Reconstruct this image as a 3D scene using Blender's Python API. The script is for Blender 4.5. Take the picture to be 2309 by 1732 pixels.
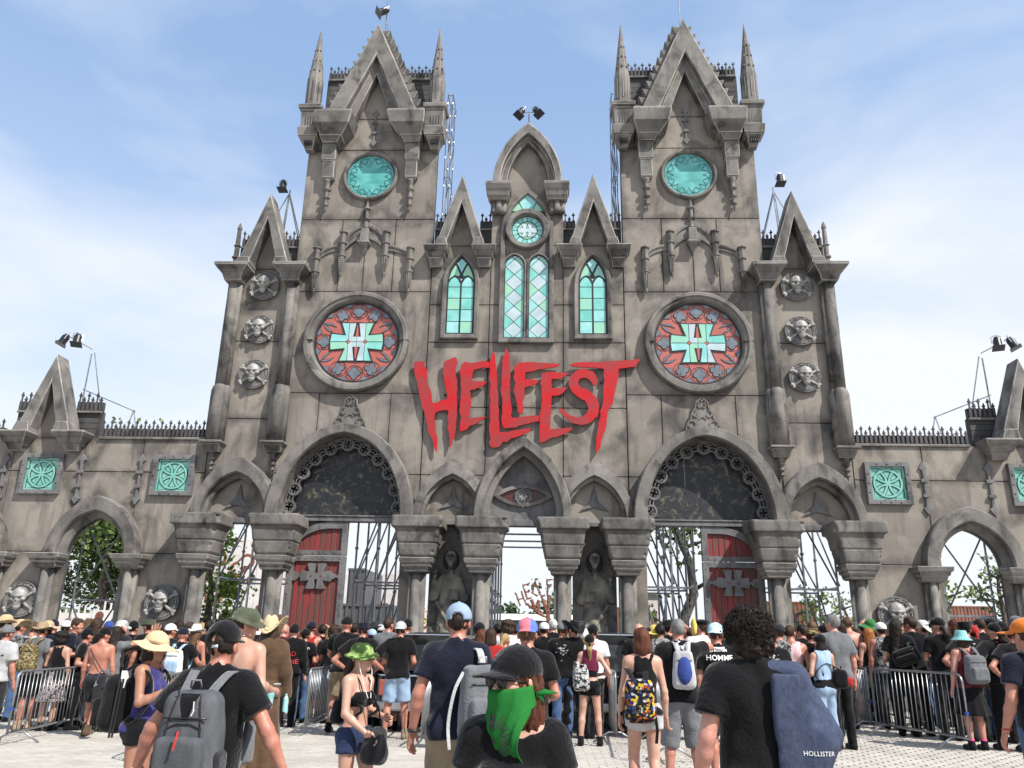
import bpy, bmesh, math, random
import numpy as np
from mathutils import Vector, Matrix, bvhtree
random.seed(7); RNG = np.random.RandomState(11)
for o in list(bpy.data.objects): bpy.data.objects.remove(o)
SC = bpy.context.scene
COL = SC.collection
PI = math.pi
# ------------------------------------------------------------------ camera
CAMX, CAMD, CAMZ = 0.608, 21.0, 1.6
YAW, PITCH, ROLL, FPX = 0.046154, 0.310431, 0.020144, 1798.2
_fw = Vector((-math.sin(YAW)*math.cos(PITCH), math.cos(YAW)*math.cos(PITCH), math.sin(PITCH)))
_r0 = Vector((math.cos(YAW), math.sin(YAW), 0)); _u0 = _r0.cross(_fw)
_r = _r0*math.cos(ROLL)+_u0*math.sin(ROLL); _u = _u0*math.cos(ROLL)-_r0*math.sin(ROLL)
cd = bpy.data.cameras.new('camera'); cam = bpy.data.objects.new('camera', cd); COL.objects.link(cam)
cam.matrix_world = Matrix(((_r.x,_u.x,-_fw.x,CAMX),(_r.y,_u.y,-_fw.y,-CAMD),(_r.z,_u.z,-_fw.z,CAMZ),(0,0,0,1)))
cd.sensor_fit='HORIZONTAL'; cd.sensor_width=36; cd.lens=36*FPX/2309; cd.clip_end=3000; cd.clip_start=.05
SC.camera = cam
# ------------------------------------------------------------------ sky and sun
SUN = Vector((1.0,-0.85,1.46)).normalized()
wd = bpy.data.worlds.new('World'); SC.world = wd; wd.use_nodes = True
nt = wd.node_tree; nt.nodes.clear()
def WN(t, **k):
    n = nt.nodes.new(t)
    for a,b in k.items(): setattr(n,a,b)
    return n
sky = WN('ShaderNodeTexSky', sky_type='NISHITA', sun_disc=False)
sky.sun_elevation = math.asin(SUN.z); sky.sun_rotation = math.atan2(SUN.x, SUN.y)
sky.altitude=50; sky.air_density=1.0; sky.dust_density=1.2; sky.ozone_density=1.6
tc = WN('ShaderNodeTexCoord'); mp = WN('ShaderNodeMapping'); mp.inputs['Scale'].default_value=(1.1,1.1,2.6); mp.inputs['Rotation'].default_value=(.25,.35,.4)
nz = WN('ShaderNodeTexNoise'); nz.inputs['Scale'].default_value=1.5; nz.inputs['Detail'].default_value=6; nz.inputs['Roughness'].default_value=.50; nz.inputs['Distortion'].default_value=.5
rp = WN('ShaderNodeValToRGB'); rp.color_ramp.elements[0].position=.42; rp.color_ramp.elements[1].position=.70
rp.color_ramp.elements[0].color=(0,0,0,1); rp.color_ramp.elements[1].color=(.74,.74,.74,1)
mx = WN('ShaderNodeMix', data_type='RGBA'); mx.inputs[7].default_value=(5.2,5.45,5.8,1)
bg = WN('ShaderNodeBackground'); bg.inputs['Strength'].default_value=.135
out = WN('ShaderNodeOutputWorld')
L = nt.links.new
hz = WN('ShaderNodeMix', data_type='RGBA'); hz.inputs[0].default_value=.40; hz.inputs[7].default_value=(3.1,4.6,7.1,1)
sx = WN('ShaderNodeSeparateXYZ'); er = WN('ShaderNodeMapRange', interpolation_type='SMOOTHSTEP'); er.inputs['From Min'].default_value=.0; er.inputs['From Max'].default_value=.66; er.inputs['To Min'].default_value=.85; er.inputs['To Max'].default_value=.0
ad = WN('ShaderNodeMath', operation='ADD', use_clamp=True)
L(tc.outputs['Generated'],mp.inputs['Vector']); L(mp.outputs['Vector'],nz.inputs['Vector']); L(nz.outputs['Fac'],rp.inputs['Fac'])
L(tc.outputs['Generated'],sx.inputs[0]); L(sx.outputs['Z'],er.inputs['Value']); L(rp.outputs['Color'],ad.inputs[0]); L(er.outputs['Result'],ad.inputs[1]); L(ad.outputs[0],mx.inputs[0]); L(sky.outputs['Color'],hz.inputs[6]); L(hz.outputs[2],mx.inputs[6]); L(mx.outputs[2],bg.inputs['Color']); L(bg.outputs['Background'],out.inputs['Surface'])
sl = bpy.data.lights.new('sun','SUN'); sl.energy=5.0; sl.angle=math.radians(.53); sl.color=(1,.955,.89)
so = bpy.data.objects.new('sun', sl); COL.objects.link(so); so.rotation_euler = SUN.to_track_quat('Z','Y').to_euler(); so.location=SUN*60
vs = SC.view_settings; vs.view_transform='Standard'; vs.look='None'; vs.gamma=1; vs.exposure=0.45; vs.use_curve_mapping=False
# ------------------------------------------------------------------ materials
MATS = {}
def newmat(name):
    m = bpy.data.materials.new(name); m.use_nodes=True; n=m.node_tree; b=n.nodes['Principled BSDF']; MATS[name]=m
    return m,n,b
def node(n,t,**k):
    x=n.nodes.new(t)
    for a,b in k.items(): setattr(x,a,b)
    return x
def flat(name,col,rough=.7,metal=0,var=.0,scale=8,bump=0,bscale=60,coord='Object',spec=None,stretch=None,dark=None,lo=.35,hi=.7):
    """procedural paint: base colour, broad noise variation to 'dark', fine bump"""
    if name in MATS: return MATS[name]
    m,n,b=newmat(name); b.inputs['Roughness'].default_value=rough; b.inputs['Metallic'].default_value=metal
    if spec is not None: b.inputs['Specular IOR Level'].default_value=spec
    c=(*col,1); b.inputs['Base Color'].default_value=c
    if var or bump:
        t=node(n,'ShaderNodeTexCoord'); mpn=node(n,'ShaderNodeMapping'); n.links.new(t.outputs[coord],mpn.inputs['Vector'])
        if stretch: mpn.inputs['Scale'].default_value=stretch
    if var:
        nn=node(n,'ShaderNodeTexNoise'); nn.inputs['Scale'].default_value=scale; nn.inputs['Detail'].default_value=6
        n.links.new(mpn.outputs['Vector'],nn.inputs['Vector'])
        r=node(n,'ShaderNodeValToRGB'); r.color_ramp.elements[0].position=lo; r.color_ramp.elements[1].position=hi
        d=dark if dark else tuple(x*(1-var) for x in col)
        r.color_ramp.elements[0].color=(*d,1); r.color_ramp.elements[1].color=c
        n.links.new(nn.outputs['Fac'],r.inputs['Fac']); n.links.new(r.outputs['Color'],b.inputs['Base Color'])
    if bump:
        nb=node(n,'ShaderNodeTexNoise'); nb.inputs['Scale'].default_value=bscale; nb.inputs['Detail'].default_value=5
        n.links.new(mpn.outputs['Vector'],nb.inputs['Vector'])
        bp=node(n,'ShaderNodeBump'); bp.inputs['Strength'].default_value=bump; bp.inputs['Distance'].default_value=.02
        n.links.new(nb.outputs['Fac'],bp.inputs['Height']); n.links.new(bp.outputs['Normal'],b.inputs['Normal'])
    return m
def stone(name,light,mid,dark,scale=.55,crack=.35,bump=.35,edge=False):
    """airbrushed scenic stone: warm blotches, soot clouds, vertical dirt runs, fine cracks"""
    m,n,b=newmat(name); b.inputs['Roughness'].default_value=.78; b.inputs['Specular IOR Level'].default_value=.25
    g=node(n,'ShaderNodeNewGeometry'); lk=n.links.new
    def noise(s,d,r,st=(1,1,1),dist=0):
        mpn=node(n,'ShaderNodeMapping'); mpn.inputs['Scale'].default_value=st; lk(g.outputs['Position'],mpn.inputs['Vector'])
        q=node(n,'ShaderNodeTexNoise'); q.inputs['Scale'].default_value=s; q.inputs['Detail'].default_value=d; q.inputs['Roughness'].default_value=r; q.inputs['Distortion'].default_value=dist
        lk(mpn.outputs['Vector'],q.inputs['Vector']); return q.outputs['Fac']
    def ramp(f,a,c,p0,p1):
        r=node(n,'ShaderNodeValToRGB'); r.color_ramp.elements[0].position=p0; r.color_ramp.elements[1].position=p1
        r.color_ramp.elements[0].color=(*a,1) if len(a)==3 else a; r.color_ramp.elements[1].color=(*c,1); lk(f,r.inputs['Fac']); return r.outputs['Color']
    def mixc(a,c,f,mode='MIX'):
        x=node(n,'ShaderNodeMix',data_type='RGBA',blend_type=mode)
        for s,i in ((a,6),(c,7),(f,0)):
            if hasattr(s,'links') or hasattr(s,'is_linked'): lk(s,x.inputs[i])
            elif isinstance(s,(int,float)): x.inputs[i].default_value=s
            else: x.inputs[i].default_value=(*s,1)
        return x.outputs[2]
    base=ramp(noise(scale,4,.5,dist=.4),mid,light,.36,.62)
    soot=ramp(noise(scale*1.9,5,.55,(1,1,.75),.6),(0,0,0),(.95,.95,.95),.49,.72)
    c1=mixc(base,dark,soot)
    runs=ramp(noise(2.2,4,.6,(1.6,1.6,.16)),(0,0,0),(.75,.75,.75),.55,.78)
    c2=mixc(c1,dark,runs)
    pale=ramp(noise(1.7,4,.55),(0,0,0),(.5,.5,.5),.54,.78)
    c3=mixc(c2,tuple(min(1,x*1.45) for x in light),pale)
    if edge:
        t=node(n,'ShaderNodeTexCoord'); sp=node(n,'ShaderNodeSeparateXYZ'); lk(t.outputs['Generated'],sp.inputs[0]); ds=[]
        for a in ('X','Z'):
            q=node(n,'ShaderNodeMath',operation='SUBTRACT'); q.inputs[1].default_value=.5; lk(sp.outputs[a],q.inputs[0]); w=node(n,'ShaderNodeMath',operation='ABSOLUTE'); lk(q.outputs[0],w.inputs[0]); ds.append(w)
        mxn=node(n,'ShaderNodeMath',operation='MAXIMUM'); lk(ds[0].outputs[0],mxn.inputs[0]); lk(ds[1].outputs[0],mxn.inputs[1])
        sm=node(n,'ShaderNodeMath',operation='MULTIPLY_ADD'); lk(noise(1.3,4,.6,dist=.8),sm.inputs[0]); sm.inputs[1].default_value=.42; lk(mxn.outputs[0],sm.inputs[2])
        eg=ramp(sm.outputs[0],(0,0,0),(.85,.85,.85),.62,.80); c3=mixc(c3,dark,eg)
    grain=ramp(noise(46,3,.7),(.80,.80,.80),(1.12,1.12,1.12),.3,.7)
    c4=mixc(c3,grain,1.0,'MULTIPLY'); lk(c4,b.inputs['Base Color'])
    vo=node(n,'ShaderNodeTexVoronoi',feature='DISTANCE_TO_EDGE'); vo.inputs['Scale'].default_value=1.1
    dm=node(n,'ShaderNodeMix',data_type='VECTOR'); dm.inputs[0].default_value=.25
    qn=node(n,'ShaderNodeTexNoise'); qn.inputs['Scale'].default_value=2.5; qn.inputs['Detail'].default_value=6; lk(g.outputs['Position'],qn.inputs['Vector'])
    lk(g.outputs['Position'],dm.inputs[4]); lk(qn.outputs['Color'],dm.inputs[5]); lk(dm.outputs[1],vo.inputs['Vector'])
    cr=node(n,'ShaderNodeMapRange'); cr.inputs['From Min'].default_value=0; cr.inputs['From Max'].default_value=.02; lk(vo.outputs['Distance'],cr.inputs['Value'])
    mk=node(n,'ShaderNodeMapRange'); mk.inputs['From Min'].default_value=.5; mk.inputs['From Max'].default_value=.6; lk(noise(.8,2,.5),mk.inputs['Value'])
    ad=node(n,'ShaderNodeMath',operation='MAXIMUM'); lk(cr.outputs['Result'],ad.inputs[0])
    inv=node(n,'ShaderNodeMath',operation='SUBTRACT'); inv.inputs[0].default_value=1; lk(mk.outputs['Result'],inv.inputs[1]); lk(inv.outputs[0],ad.inputs[1])
    hs=node(n,'ShaderNodeMath',operation='MULTIPLY_ADD'); lk(ad.outputs[0],hs.inputs[0]); hs.inputs[1].default_value=crack
    lk(noise(14,8,.65),hs.inputs[2])
    bp=node(n,'ShaderNodeBump'); bp.inputs['Strength'].default_value=bump; bp.inputs['Distance'].default_value=.035; lk(hs.outputs[0],bp.inputs['Height']); lk(bp.outputs['Normal'],b.inputs['Normal'])
    return m
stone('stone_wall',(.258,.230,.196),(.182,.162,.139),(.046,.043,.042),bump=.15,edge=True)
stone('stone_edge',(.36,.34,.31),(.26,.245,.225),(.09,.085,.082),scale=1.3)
stone('stone_trim',(.196,.182,.164),(.112,.105,.097),(.026,.025,.025),scale=1.1,crack=.6,bump=.25)
stone('stone_iron',(.085,.082,.08),(.06,.058,.058),(.03,.03,.031),scale=1.2)
stone('stone_metal',(.17,.165,.165),(.125,.122,.122),(.06,.06,.06),scale=1.6,bump=.2)
flat('lead',(.012,.013,.014),.5)
flat('joint_shadow',(.05,.047,.045),.9)
flat('red_paint',(.42,.009,.013),.5,spec=.25,var=.45,scale=1.6,bump=.3,bscale=9,dark=(.27,.035,.036),lo=.38,hi=.62)
flat('red_wood',(.23,.022,.023),.65,var=.5,scale=3,bump=.4,bscale=14,stretch=(6,6,.35),dark=(.085,.045,.035),lo=.40,hi=.62)
flat('glass_teal',(.24,.55,.50),.32,var=.5,scale=2.6,dark=(.13,.42,.37),lo=.35,hi=.68)
flat('glass_aqua',(.32,.58,.57),.32,var=.4,scale=3,dark=(.19,.48,.46))
flat('glass_knot',(.21,.45,.37),.32,var=.4,scale=3,dark=(.13,.37,.31))
flat('glass_green',(.28,.52,.36),.32,var=.4,scale=3,dark=(.22,.48,.38))
flat('glass_disc',(.12,.40,.38),.3,var=.5,scale=2.4,dark=(.055,.26,.24),lo=.35,hi=.68,stretch=(1,1,2.2))
flat('glass_white',(.44,.55,.58),.32,var=.25,scale=3)
flat('glass_red',(.42,.115,.09),.4,var=.25,scale=2)
flat('glass_slate',(.145,.17,.20),.4,var=.3,scale=5)
flat('galvanised',(.42,.43,.44),.38,.75,var=.35,scale=9)
flat('black_metal',(.018,.018,.02),.35,.3)
flat('steel_bright',(.6,.6,.62),.3,.9)
flat('blue_tape',(.02,.06,.32),.5)
flat('bone',(.38,.365,.335),.5,var=.6,scale=7,dark=(.17,.165,.155),bump=.15)
def cloth(col,name=None,rough=.85):
    k=name or 'cloth_%02x%02x%02x'%tuple(int(min(.999,c)*255) for c in col)
    new=k not in MATS; m=flat(k,col,rough,var=.30,scale=7,bump=.45,bscale=52,spec=.06)
    if new: b=m.node_tree.nodes['Principled BSDF']; b.inputs['Sheen Weight'].default_value=.22; b.inputs['Sheen Roughness'].default_value=.45
    return m
# ------------------------------------------------------------------ mesh kit
WL = {}
def tag(o,label=None,cat=None,group=None,kind=None):
    if label: o['label']=label
    if cat: o['category']=cat
    if group: o['group']=group
    if kind: o['kind']=kind
    return o
def root(name,loc,label,cat,group=None,rz=0):
    o=bpy.data.objects.new(name,None); COL.objects.link(o); o.location=loc; o.rotation_euler.z=rz; o.empty_display_size=.2
    WL[o.name]=Vector(loc); return tag(o,label,cat,group)
def M(name,vf,mat,parent=None,smooth=False,bevel=0,seg=2,fix=True,local=False):
    """one mesh object; vertices in world metres unless local"""
    v,f=vf; me=bpy.data.meshes.new(name)
    off=Vector((0,0,0))
    if parent is not None and not local: off=WL[parent.name]
    v=[(a[0]-off.x,a[1]-off.y,a[2]-off.z) for a in v] if not isinstance(v,np.ndarray) else v-np.array(off)
    me.from_pydata(v if not isinstance(v,np.ndarray) else v.tolist(),[],f if not isinstance(f,np.ndarray) else f.tolist())
    if fix:
        bm=bmesh.new(); bm.from_mesh(me); bmesh.ops.recalc_face_normals(bm,faces=bm.faces); bm.to_mesh(me); bm.free()
    if smooth: me.polygons.foreach_set('use_smooth',[True]*len(me.polygons))
    return O(name,me,mat,parent,bevel,seg,off)
def O(name,me,mat,parent=None,bevel=0,seg=2,off=Vector((0,0,0)),loc=None,rot=None,scale=None):
    o=bpy.data.objects.new(name,me); COL.objects.link(o)
    if isinstance(mat,str): mat=MATS[mat]
    if not me.materials: me.materials.append(mat)
    elif me.materials[0]!=mat:
        o.material_slots[0].link='OBJECT'; o.material_slots[0].material=mat
    if parent is not None: o.parent=parent
    if loc is not None: o.location=loc
    if rot is not None: o.rotation_euler=rot
    if scale is not None: o.scale=scale
    WL[o.name]=off.copy()
    if bevel:
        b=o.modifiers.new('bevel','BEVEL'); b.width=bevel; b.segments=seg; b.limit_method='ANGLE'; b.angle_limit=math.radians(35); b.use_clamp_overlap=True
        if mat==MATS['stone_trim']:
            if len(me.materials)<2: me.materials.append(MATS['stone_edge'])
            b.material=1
    return o
def join(*vfs):
    V=[];F=[]
    for v,f in vfs:
        n=len(V); V+=list(v); F+=[tuple(i+n for i in q) for q in f]
    return V,F
def prism(pts,w0,w1):
    """outline (u,v) extruded between depths w (towards the viewer = -y)"""
    n=len(pts); v=[(a,-w0,b) for a,b in pts]+[(a,-w1,b) for a,b in pts]
    f=[tuple(range(n))[::-1],tuple(range(n,2*n))]+[(i,(i+1)%n,n+(i+1)%n,n+i) for i in range(n)]
    return v,f
def rect(u0,u1,v0,v1): return [(u0,v0),(u1,v0),(u1,v1),(u0,v1)]
def loft(loops,closed=False,cap=True):
    """loops: list of (polyline[(u,v)], w or list of w) with equal counts, skinned in order"""
    n=len(loops[0][0]); v=[]
    for pts,w in loops: v+=[(p[0],-(w[i] if isinstance(w,(list,tuple)) else w),p[1]) for i,p in enumerate(pts)]
    f=[]; k=len(loops); m=n if closed else n-1
    for a in range(k-1):
        for i in range(m): j=(i+1)%n; f.append((a*n+i,a*n+j,(a+1)*n+j,(a+1)*n+i))
    if cap and not closed: f.append(tuple(a*n for a in range(k))); f.append(tuple(a*n+n-1 for a in range(k))[::-1])
    return v,f
def ring(outer,inner,w0,w1,closed=True): return loft([(outer,w0),(outer,w1),(inner,w1),(inner,w0)]+([(outer,w0)] if closed else []),closed,not closed)
def circ(cx,cz,r,n=48,a0=0): return [(cx+r*math.cos(a0+2*PI*i/n),cz+r*math.sin(a0+2*PI*i/n)) for i in range(n)]
def parch(cx,v0,a,h,n=14):
    """pointed arch polyline, left foot over apex to right foot"""
    R=(a*a+h*h)/(2*a); t=math.asin(min(1,h/R)); 
    rt=[(cx+a-R+R*math.cos(t*i/n),v0+R*math.sin(t*i/n)) for i in range(n+1)]
    return [(2*cx-x,y) for x,y in rt]+rt[::-1][1:]
def rarch(cx,v0,a,h,n=14):
    """rounder arch with a faint point"""
    q=parch(cx,v0,a,h,n); e=[(cx-a*math.cos(PI/2*i/n),v0+h*math.sin(PI/2*i/n)) for i in range(n+1)]; e=e+[(2*cx-x,y) for x,y in e[::-1][1:]]
    return [(.3*a_[0]+.7*b_[0],.3*a_[1]+.7*b_[1]) for a_,b_ in zip(q,e)]
def chev(cx,v0,a,h): return [(cx-a,v0),(cx,v0+h),(cx+a,v0)]
def lathe(prof,c,n=12,sy=1):
    """profile [(radius,z)] spun round a vertical axis at c"""
    v=[];f=[];k=len(prof)
    for r,z in prof:
        for i in range(n): t=2*PI*(i+.5)/n; v.append((c[0]+r*math.cos(t),c[1]+sy*r*math.sin(t),c[2]+z))
    for a in range(k-1):
        for i in range(n): j=(i+1)%n; f.append((a*n+i,a*n+j,(a+1)*n+j,(a+1)*n+i))
    f.append(tuple(range(n))[::-1]); f.append(tuple((k-1)*n+i for i in range(n)))
    return v,f
def stack(sts,yb=None):
    """rectangular sections [(z,u0,u1,wback,wfront)] skinned upwards"""
    v=[];f=[]
    for z,u0,u1,b,w in sts: v+=[(u0,-w,z),(u1,-w,z),(u1,-b,z),(u0,-b,z)]
    for a in range(len(sts)-1):
        for i in range(4): j=(i+1)%4; f.append((a*4+i,a*4+j,a*4+4+j,a*4+4+i))
    f.append((3,2,1,0)); n=4*len(sts)-4; f.append((n,n+1,n+2,n+3)); return v,f
def box(x0,x1,y0,y1,z0,z1): return stack([(z0,x0,x1,-y1,-y0),(z1,x0,x1,-y1,-y0)])
def tube(pts,r,n=6,closed=False):
    pts=[Vector(p) for p in pts]; v=[];f=[];k=len(pts)
    for i,p in enumerate(pts):
        a=pts[(i-1)%k] if (closed or i) else p; b=pts[(i+1)%k] if (closed or i<k-1) else p
        d=(b-a).normalized(); s=d.cross(Vector((0,0,1)) if abs(d.z)<.9 else Vector((0,1,0))).normalized(); t=s.cross(d)
        rr=r[i] if isinstance(r,(list,tuple)) else r
        for q in range(n): an=2*PI*q/n; v.append(tuple(p+(s*math.cos(an)+t*math.sin(an))*rr))
    for i in range(k if closed else k-1):
        for q in range(n): j=(q+1)%n; a=i*n; b=((i+1)%k)*n; f.append((a+q,a+j,b+j,b+q))
    if not closed: f.append(tuple(range(n))[::-1]); f.append(tuple((k-1)*n+q for q in range(n)))
    return v,f
def ribbon(pts,wd,w0,w1,closed=False):
    """flat lead line following (u,v) points"""
    n=len(pts); a=[];b=[]
    for i,(x,y) in enumerate(pts):
        p=pts[i-1] if (i or closed) else pts[i]; q=pts[(i+1)%n] if (i<n-1 or closed) else pts[i]
        dx,dy=q[0]-p[0],q[1]-p[1]; l=math.hypot(dx,dy) or 1; a.append((x-dy/l*wd/2,y+dx/l*wd/2)); b.append((x+dy/l*wd/2,y-dx/l*wd/2))
    return ring(a,b,w0,w1,closed)
def clip(poly,win):
    """Sutherland-Hodgman: polygon against a convex counter-clockwise window"""
    out=poly
    for i in range(len(win)):
        a,b=win[i],win[(i+1)%len(win)]; inp=out; out=[]
        if not inp: return []
        side=lambda p:(b[0]-a[0])*(p[1]-a[1])-(b[1]-a[1])*(p[0]-a[0])
        for j in range(len(inp)):
            p,q=inp[j-1],inp[j]; sp,sq=side(p),side(q)
            if (sp>=0)!=(sq>=0): t=sp/(sp-sq); out.append((p[0]+t*(q[0]-p[0]),p[1]+t*(q[1]-p[1])))
            if sq>=0: out.append(q)
    r=[]
    for p in out:
        if not r or math.hypot(p[0]-r[-1][0],p[1]-r[-1][1])>1e-4: r.append(p)
    return r if len(r)>2 else []
def area(p): return sum(p[i-1][0]*p[i][1]-p[i][0]*p[i-1][1] for i in range(len(p)))/2
def inset(p,g):
    """shrink a roughly convex cell by g"""
    n=len(p); s=1 if area(p)>0 else -1; o=[]
    for i in range(n):
        a,b,c=p[i-1],p[i],p[(i+1)%n]
        d1=(b[0]-a[0],b[1]-a[1]); d2=(c[0]-b[0],c[1]-b[1]); l1=math.hypot(*d1) or 1; l2=math.hypot(*d2) or 1
        n1=(-d1[1]/l1*s,d1[0]/l1*s); n2=(-d2[1]/l2*s,d2[0]/l2*s); k=1+n1[0]*n2[0]+n1[1]*n2[1]
        k=max(k,.5); o.append((b[0]+(n1[0]+n2[0])/k*g,b[1]+(n1[1]+n2[1])/k*g))
    return o
# ------------------------------------------------------------------ implicit surfaces
def smin(a,b,k):
    h=np.maximum(k-np.abs(a-b),0); return np.minimum(a,b)-h*h*(.25/k)
def smax(a,b,k): return -smin(-a,-b,k)
def s_sph(p,c,r): return np.sqrt((p[0]-c[0])**2+(p[1]-c[1])**2+(p[2]-c[2])**2)-r
def s_ell(p,c,r):
    a,b,d=(p[0]-c[0])/r[0],(p[1]-c[1])/r[1],(p[2]-c[2])/r[2]; k0=np.sqrt(a*a+b*b+d*d); k1=np.sqrt((a/r[0])**2+(b/r[1])**2+(d/r[2])**2)+1e-9
    return k0*(k0-1)/k1
def s_cone(p,a,b,ra,rb,sy=1):
    px,py,pz=p[0]-a[0],(p[1]-a[1])*sy,p[2]-a[2]; bx,by,bz=b[0]-a[0],(b[1]-a[1])*sy,b[2]-a[2]
    h=np.minimum(np.maximum((px*bx+py*by+pz*bz)*(1/(bx*bx+by*by+bz*bz+1e-12)),0),1)
    return np.sqrt((px-bx*h)**2+(py-by*h)**2+(pz-bz*h)**2)-(ra+(rb-ra)*h)
def s_box(p,c,h,r=0):
    q=[np.abs(p[i]-c[i])-(h[i]-r) for i in range(3)]
    return np.sqrt(sum(np.maximum(x,0)**2 for x in q))+np.minimum(np.maximum(np.maximum(q[0],q[1]),q[2]),0)-r
def wob(p,f,seed,n=5):
    rs=np.random.RandomState(seed); o=0
    for i in range(n):
        d=rs.normal(size=3); d/=np.linalg.norm(d); fr=f*(1+.45*i); o=o+np.sin((p[0]*d[0]+p[1]*d[1]+p[2]*d[2])*fr+rs.rand()*6.3)/(1+.35*i)
    return o/2.2
def snet(fn,lo,hi,h,B=14,lip=1.6):
    """block-sparse surface nets -> verts,faces (h: step or per-axis steps)"""
    h=np.array(h if hasattr(h,'__len__') else (h,h,h),float); lo=np.array(lo,float)
    n=np.maximum(2,np.ceil((np.array(hi)-lo)/h).astype(int)+1); ax=[(lo[i]+h[i]*np.arange(n[i])).astype(np.float32) for i in range(3)]
    val=np.ones(n,np.float32)
    st=[range(0,n[i],B) for i in range(3)]
    cs=np.array([(i,j,k) for i in st[0] for j in st[1] for k in st[2]]); cen=lo+(cs+B/2)*h
    dc=fn([cen[:,0],cen[:,1],cen[:,2]]); diag=np.linalg.norm(h)*B/2*lip
    for (i,j,k),d in zip(cs,dc):
        s=(slice(i,i+B),slice(j,j+B),slice(k,k+B))
        if abs(d)>diag: val[s]=1 if d>0 else -1; continue
        g=np.meshgrid(ax[0][s[0]],ax[1][s[1]],ax[2][s[2]],indexing='ij'); val[s]=fn(g)
    ins=val<0; cn=tuple(x-1 for x in n); acc=np.zeros((3,)+cn,np.float32); cnt=np.zeros(cn,np.float32); quads=[]
    idx=np.full(cn,-1,np.int64)
    def sh(a,axs,off):
        s=[slice(None)]*3
        for q,o in zip(axs,off): s[q]=slice(o,a.shape[q]-1+o)
        return a[tuple(s)]
    edges=[]
    for d in range(3):
        s0=[slice(None)]*3; s1=[slice(None)]*3; s0[d]=slice(0,-1); s1[d]=slice(1,None)
        a,b=val[tuple(s0)],val[tuple(s1)]; x=(a<0)!=(b<0); e=np.argwhere(x); 
        if not len(e): continue
        va=a[x]; vb=b[x]; t=va/(va-vb); pos=e.astype(np.float32).copy(); pos[:,d]+=t; o=[q for q in range(3) if q!=d]
        edges.append((d,e,va<0))
        for da in (0,1):
            for db in (0,1):
                c=e.copy(); c[:,o[0]]-=da; c[:,o[1]]-=db
                ok=(c>=0).all(1)&(c<np.array(cn)).all(1); c=c[ok]; pp=pos[ok]; ci=(c[:,0],c[:,1],c[:,2])
                for q in range(3): np.add.at(acc[q],ci,pp[:,q])
                np.add.at(cnt,ci,1)
    act=np.argwhere(cnt>0); idx[tuple(act.T)]=np.arange(len(act))
    c=tuple(act.T); V=np.stack([acc[q][c]/cnt[c]*h[q]+lo[q] for q in range(3)],1).astype(float)
    F=[]
    for d,e,neg in edges:
        o=[q for q in range(3) if q!=d]; ok=(e[:,o[0]]>0)&(e[:,o[1]]>0)&(e[:,o[0]]<n[o[0]]-1)&(e[:,o[1]]<n[o[1]]-1); e=e[ok]; ng=neg[ok]
        def at(a,b): q=e.copy(); q[:,o[0]]-=a; q[:,o[1]]-=b; return idx[q[:,0],q[:,1],q[:,2]]
        qd=np.stack([at(1,1),at(0,1),at(0,0),at(1,0)],1); fl=ng if d!=1 else ~ng
        qd[~fl]=qd[~fl][:,::-1]; F.append(qd)
    F=np.concatenate(F) if F else np.zeros((0,4),int)
    return V,F[(F>=0).all(1)]
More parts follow.
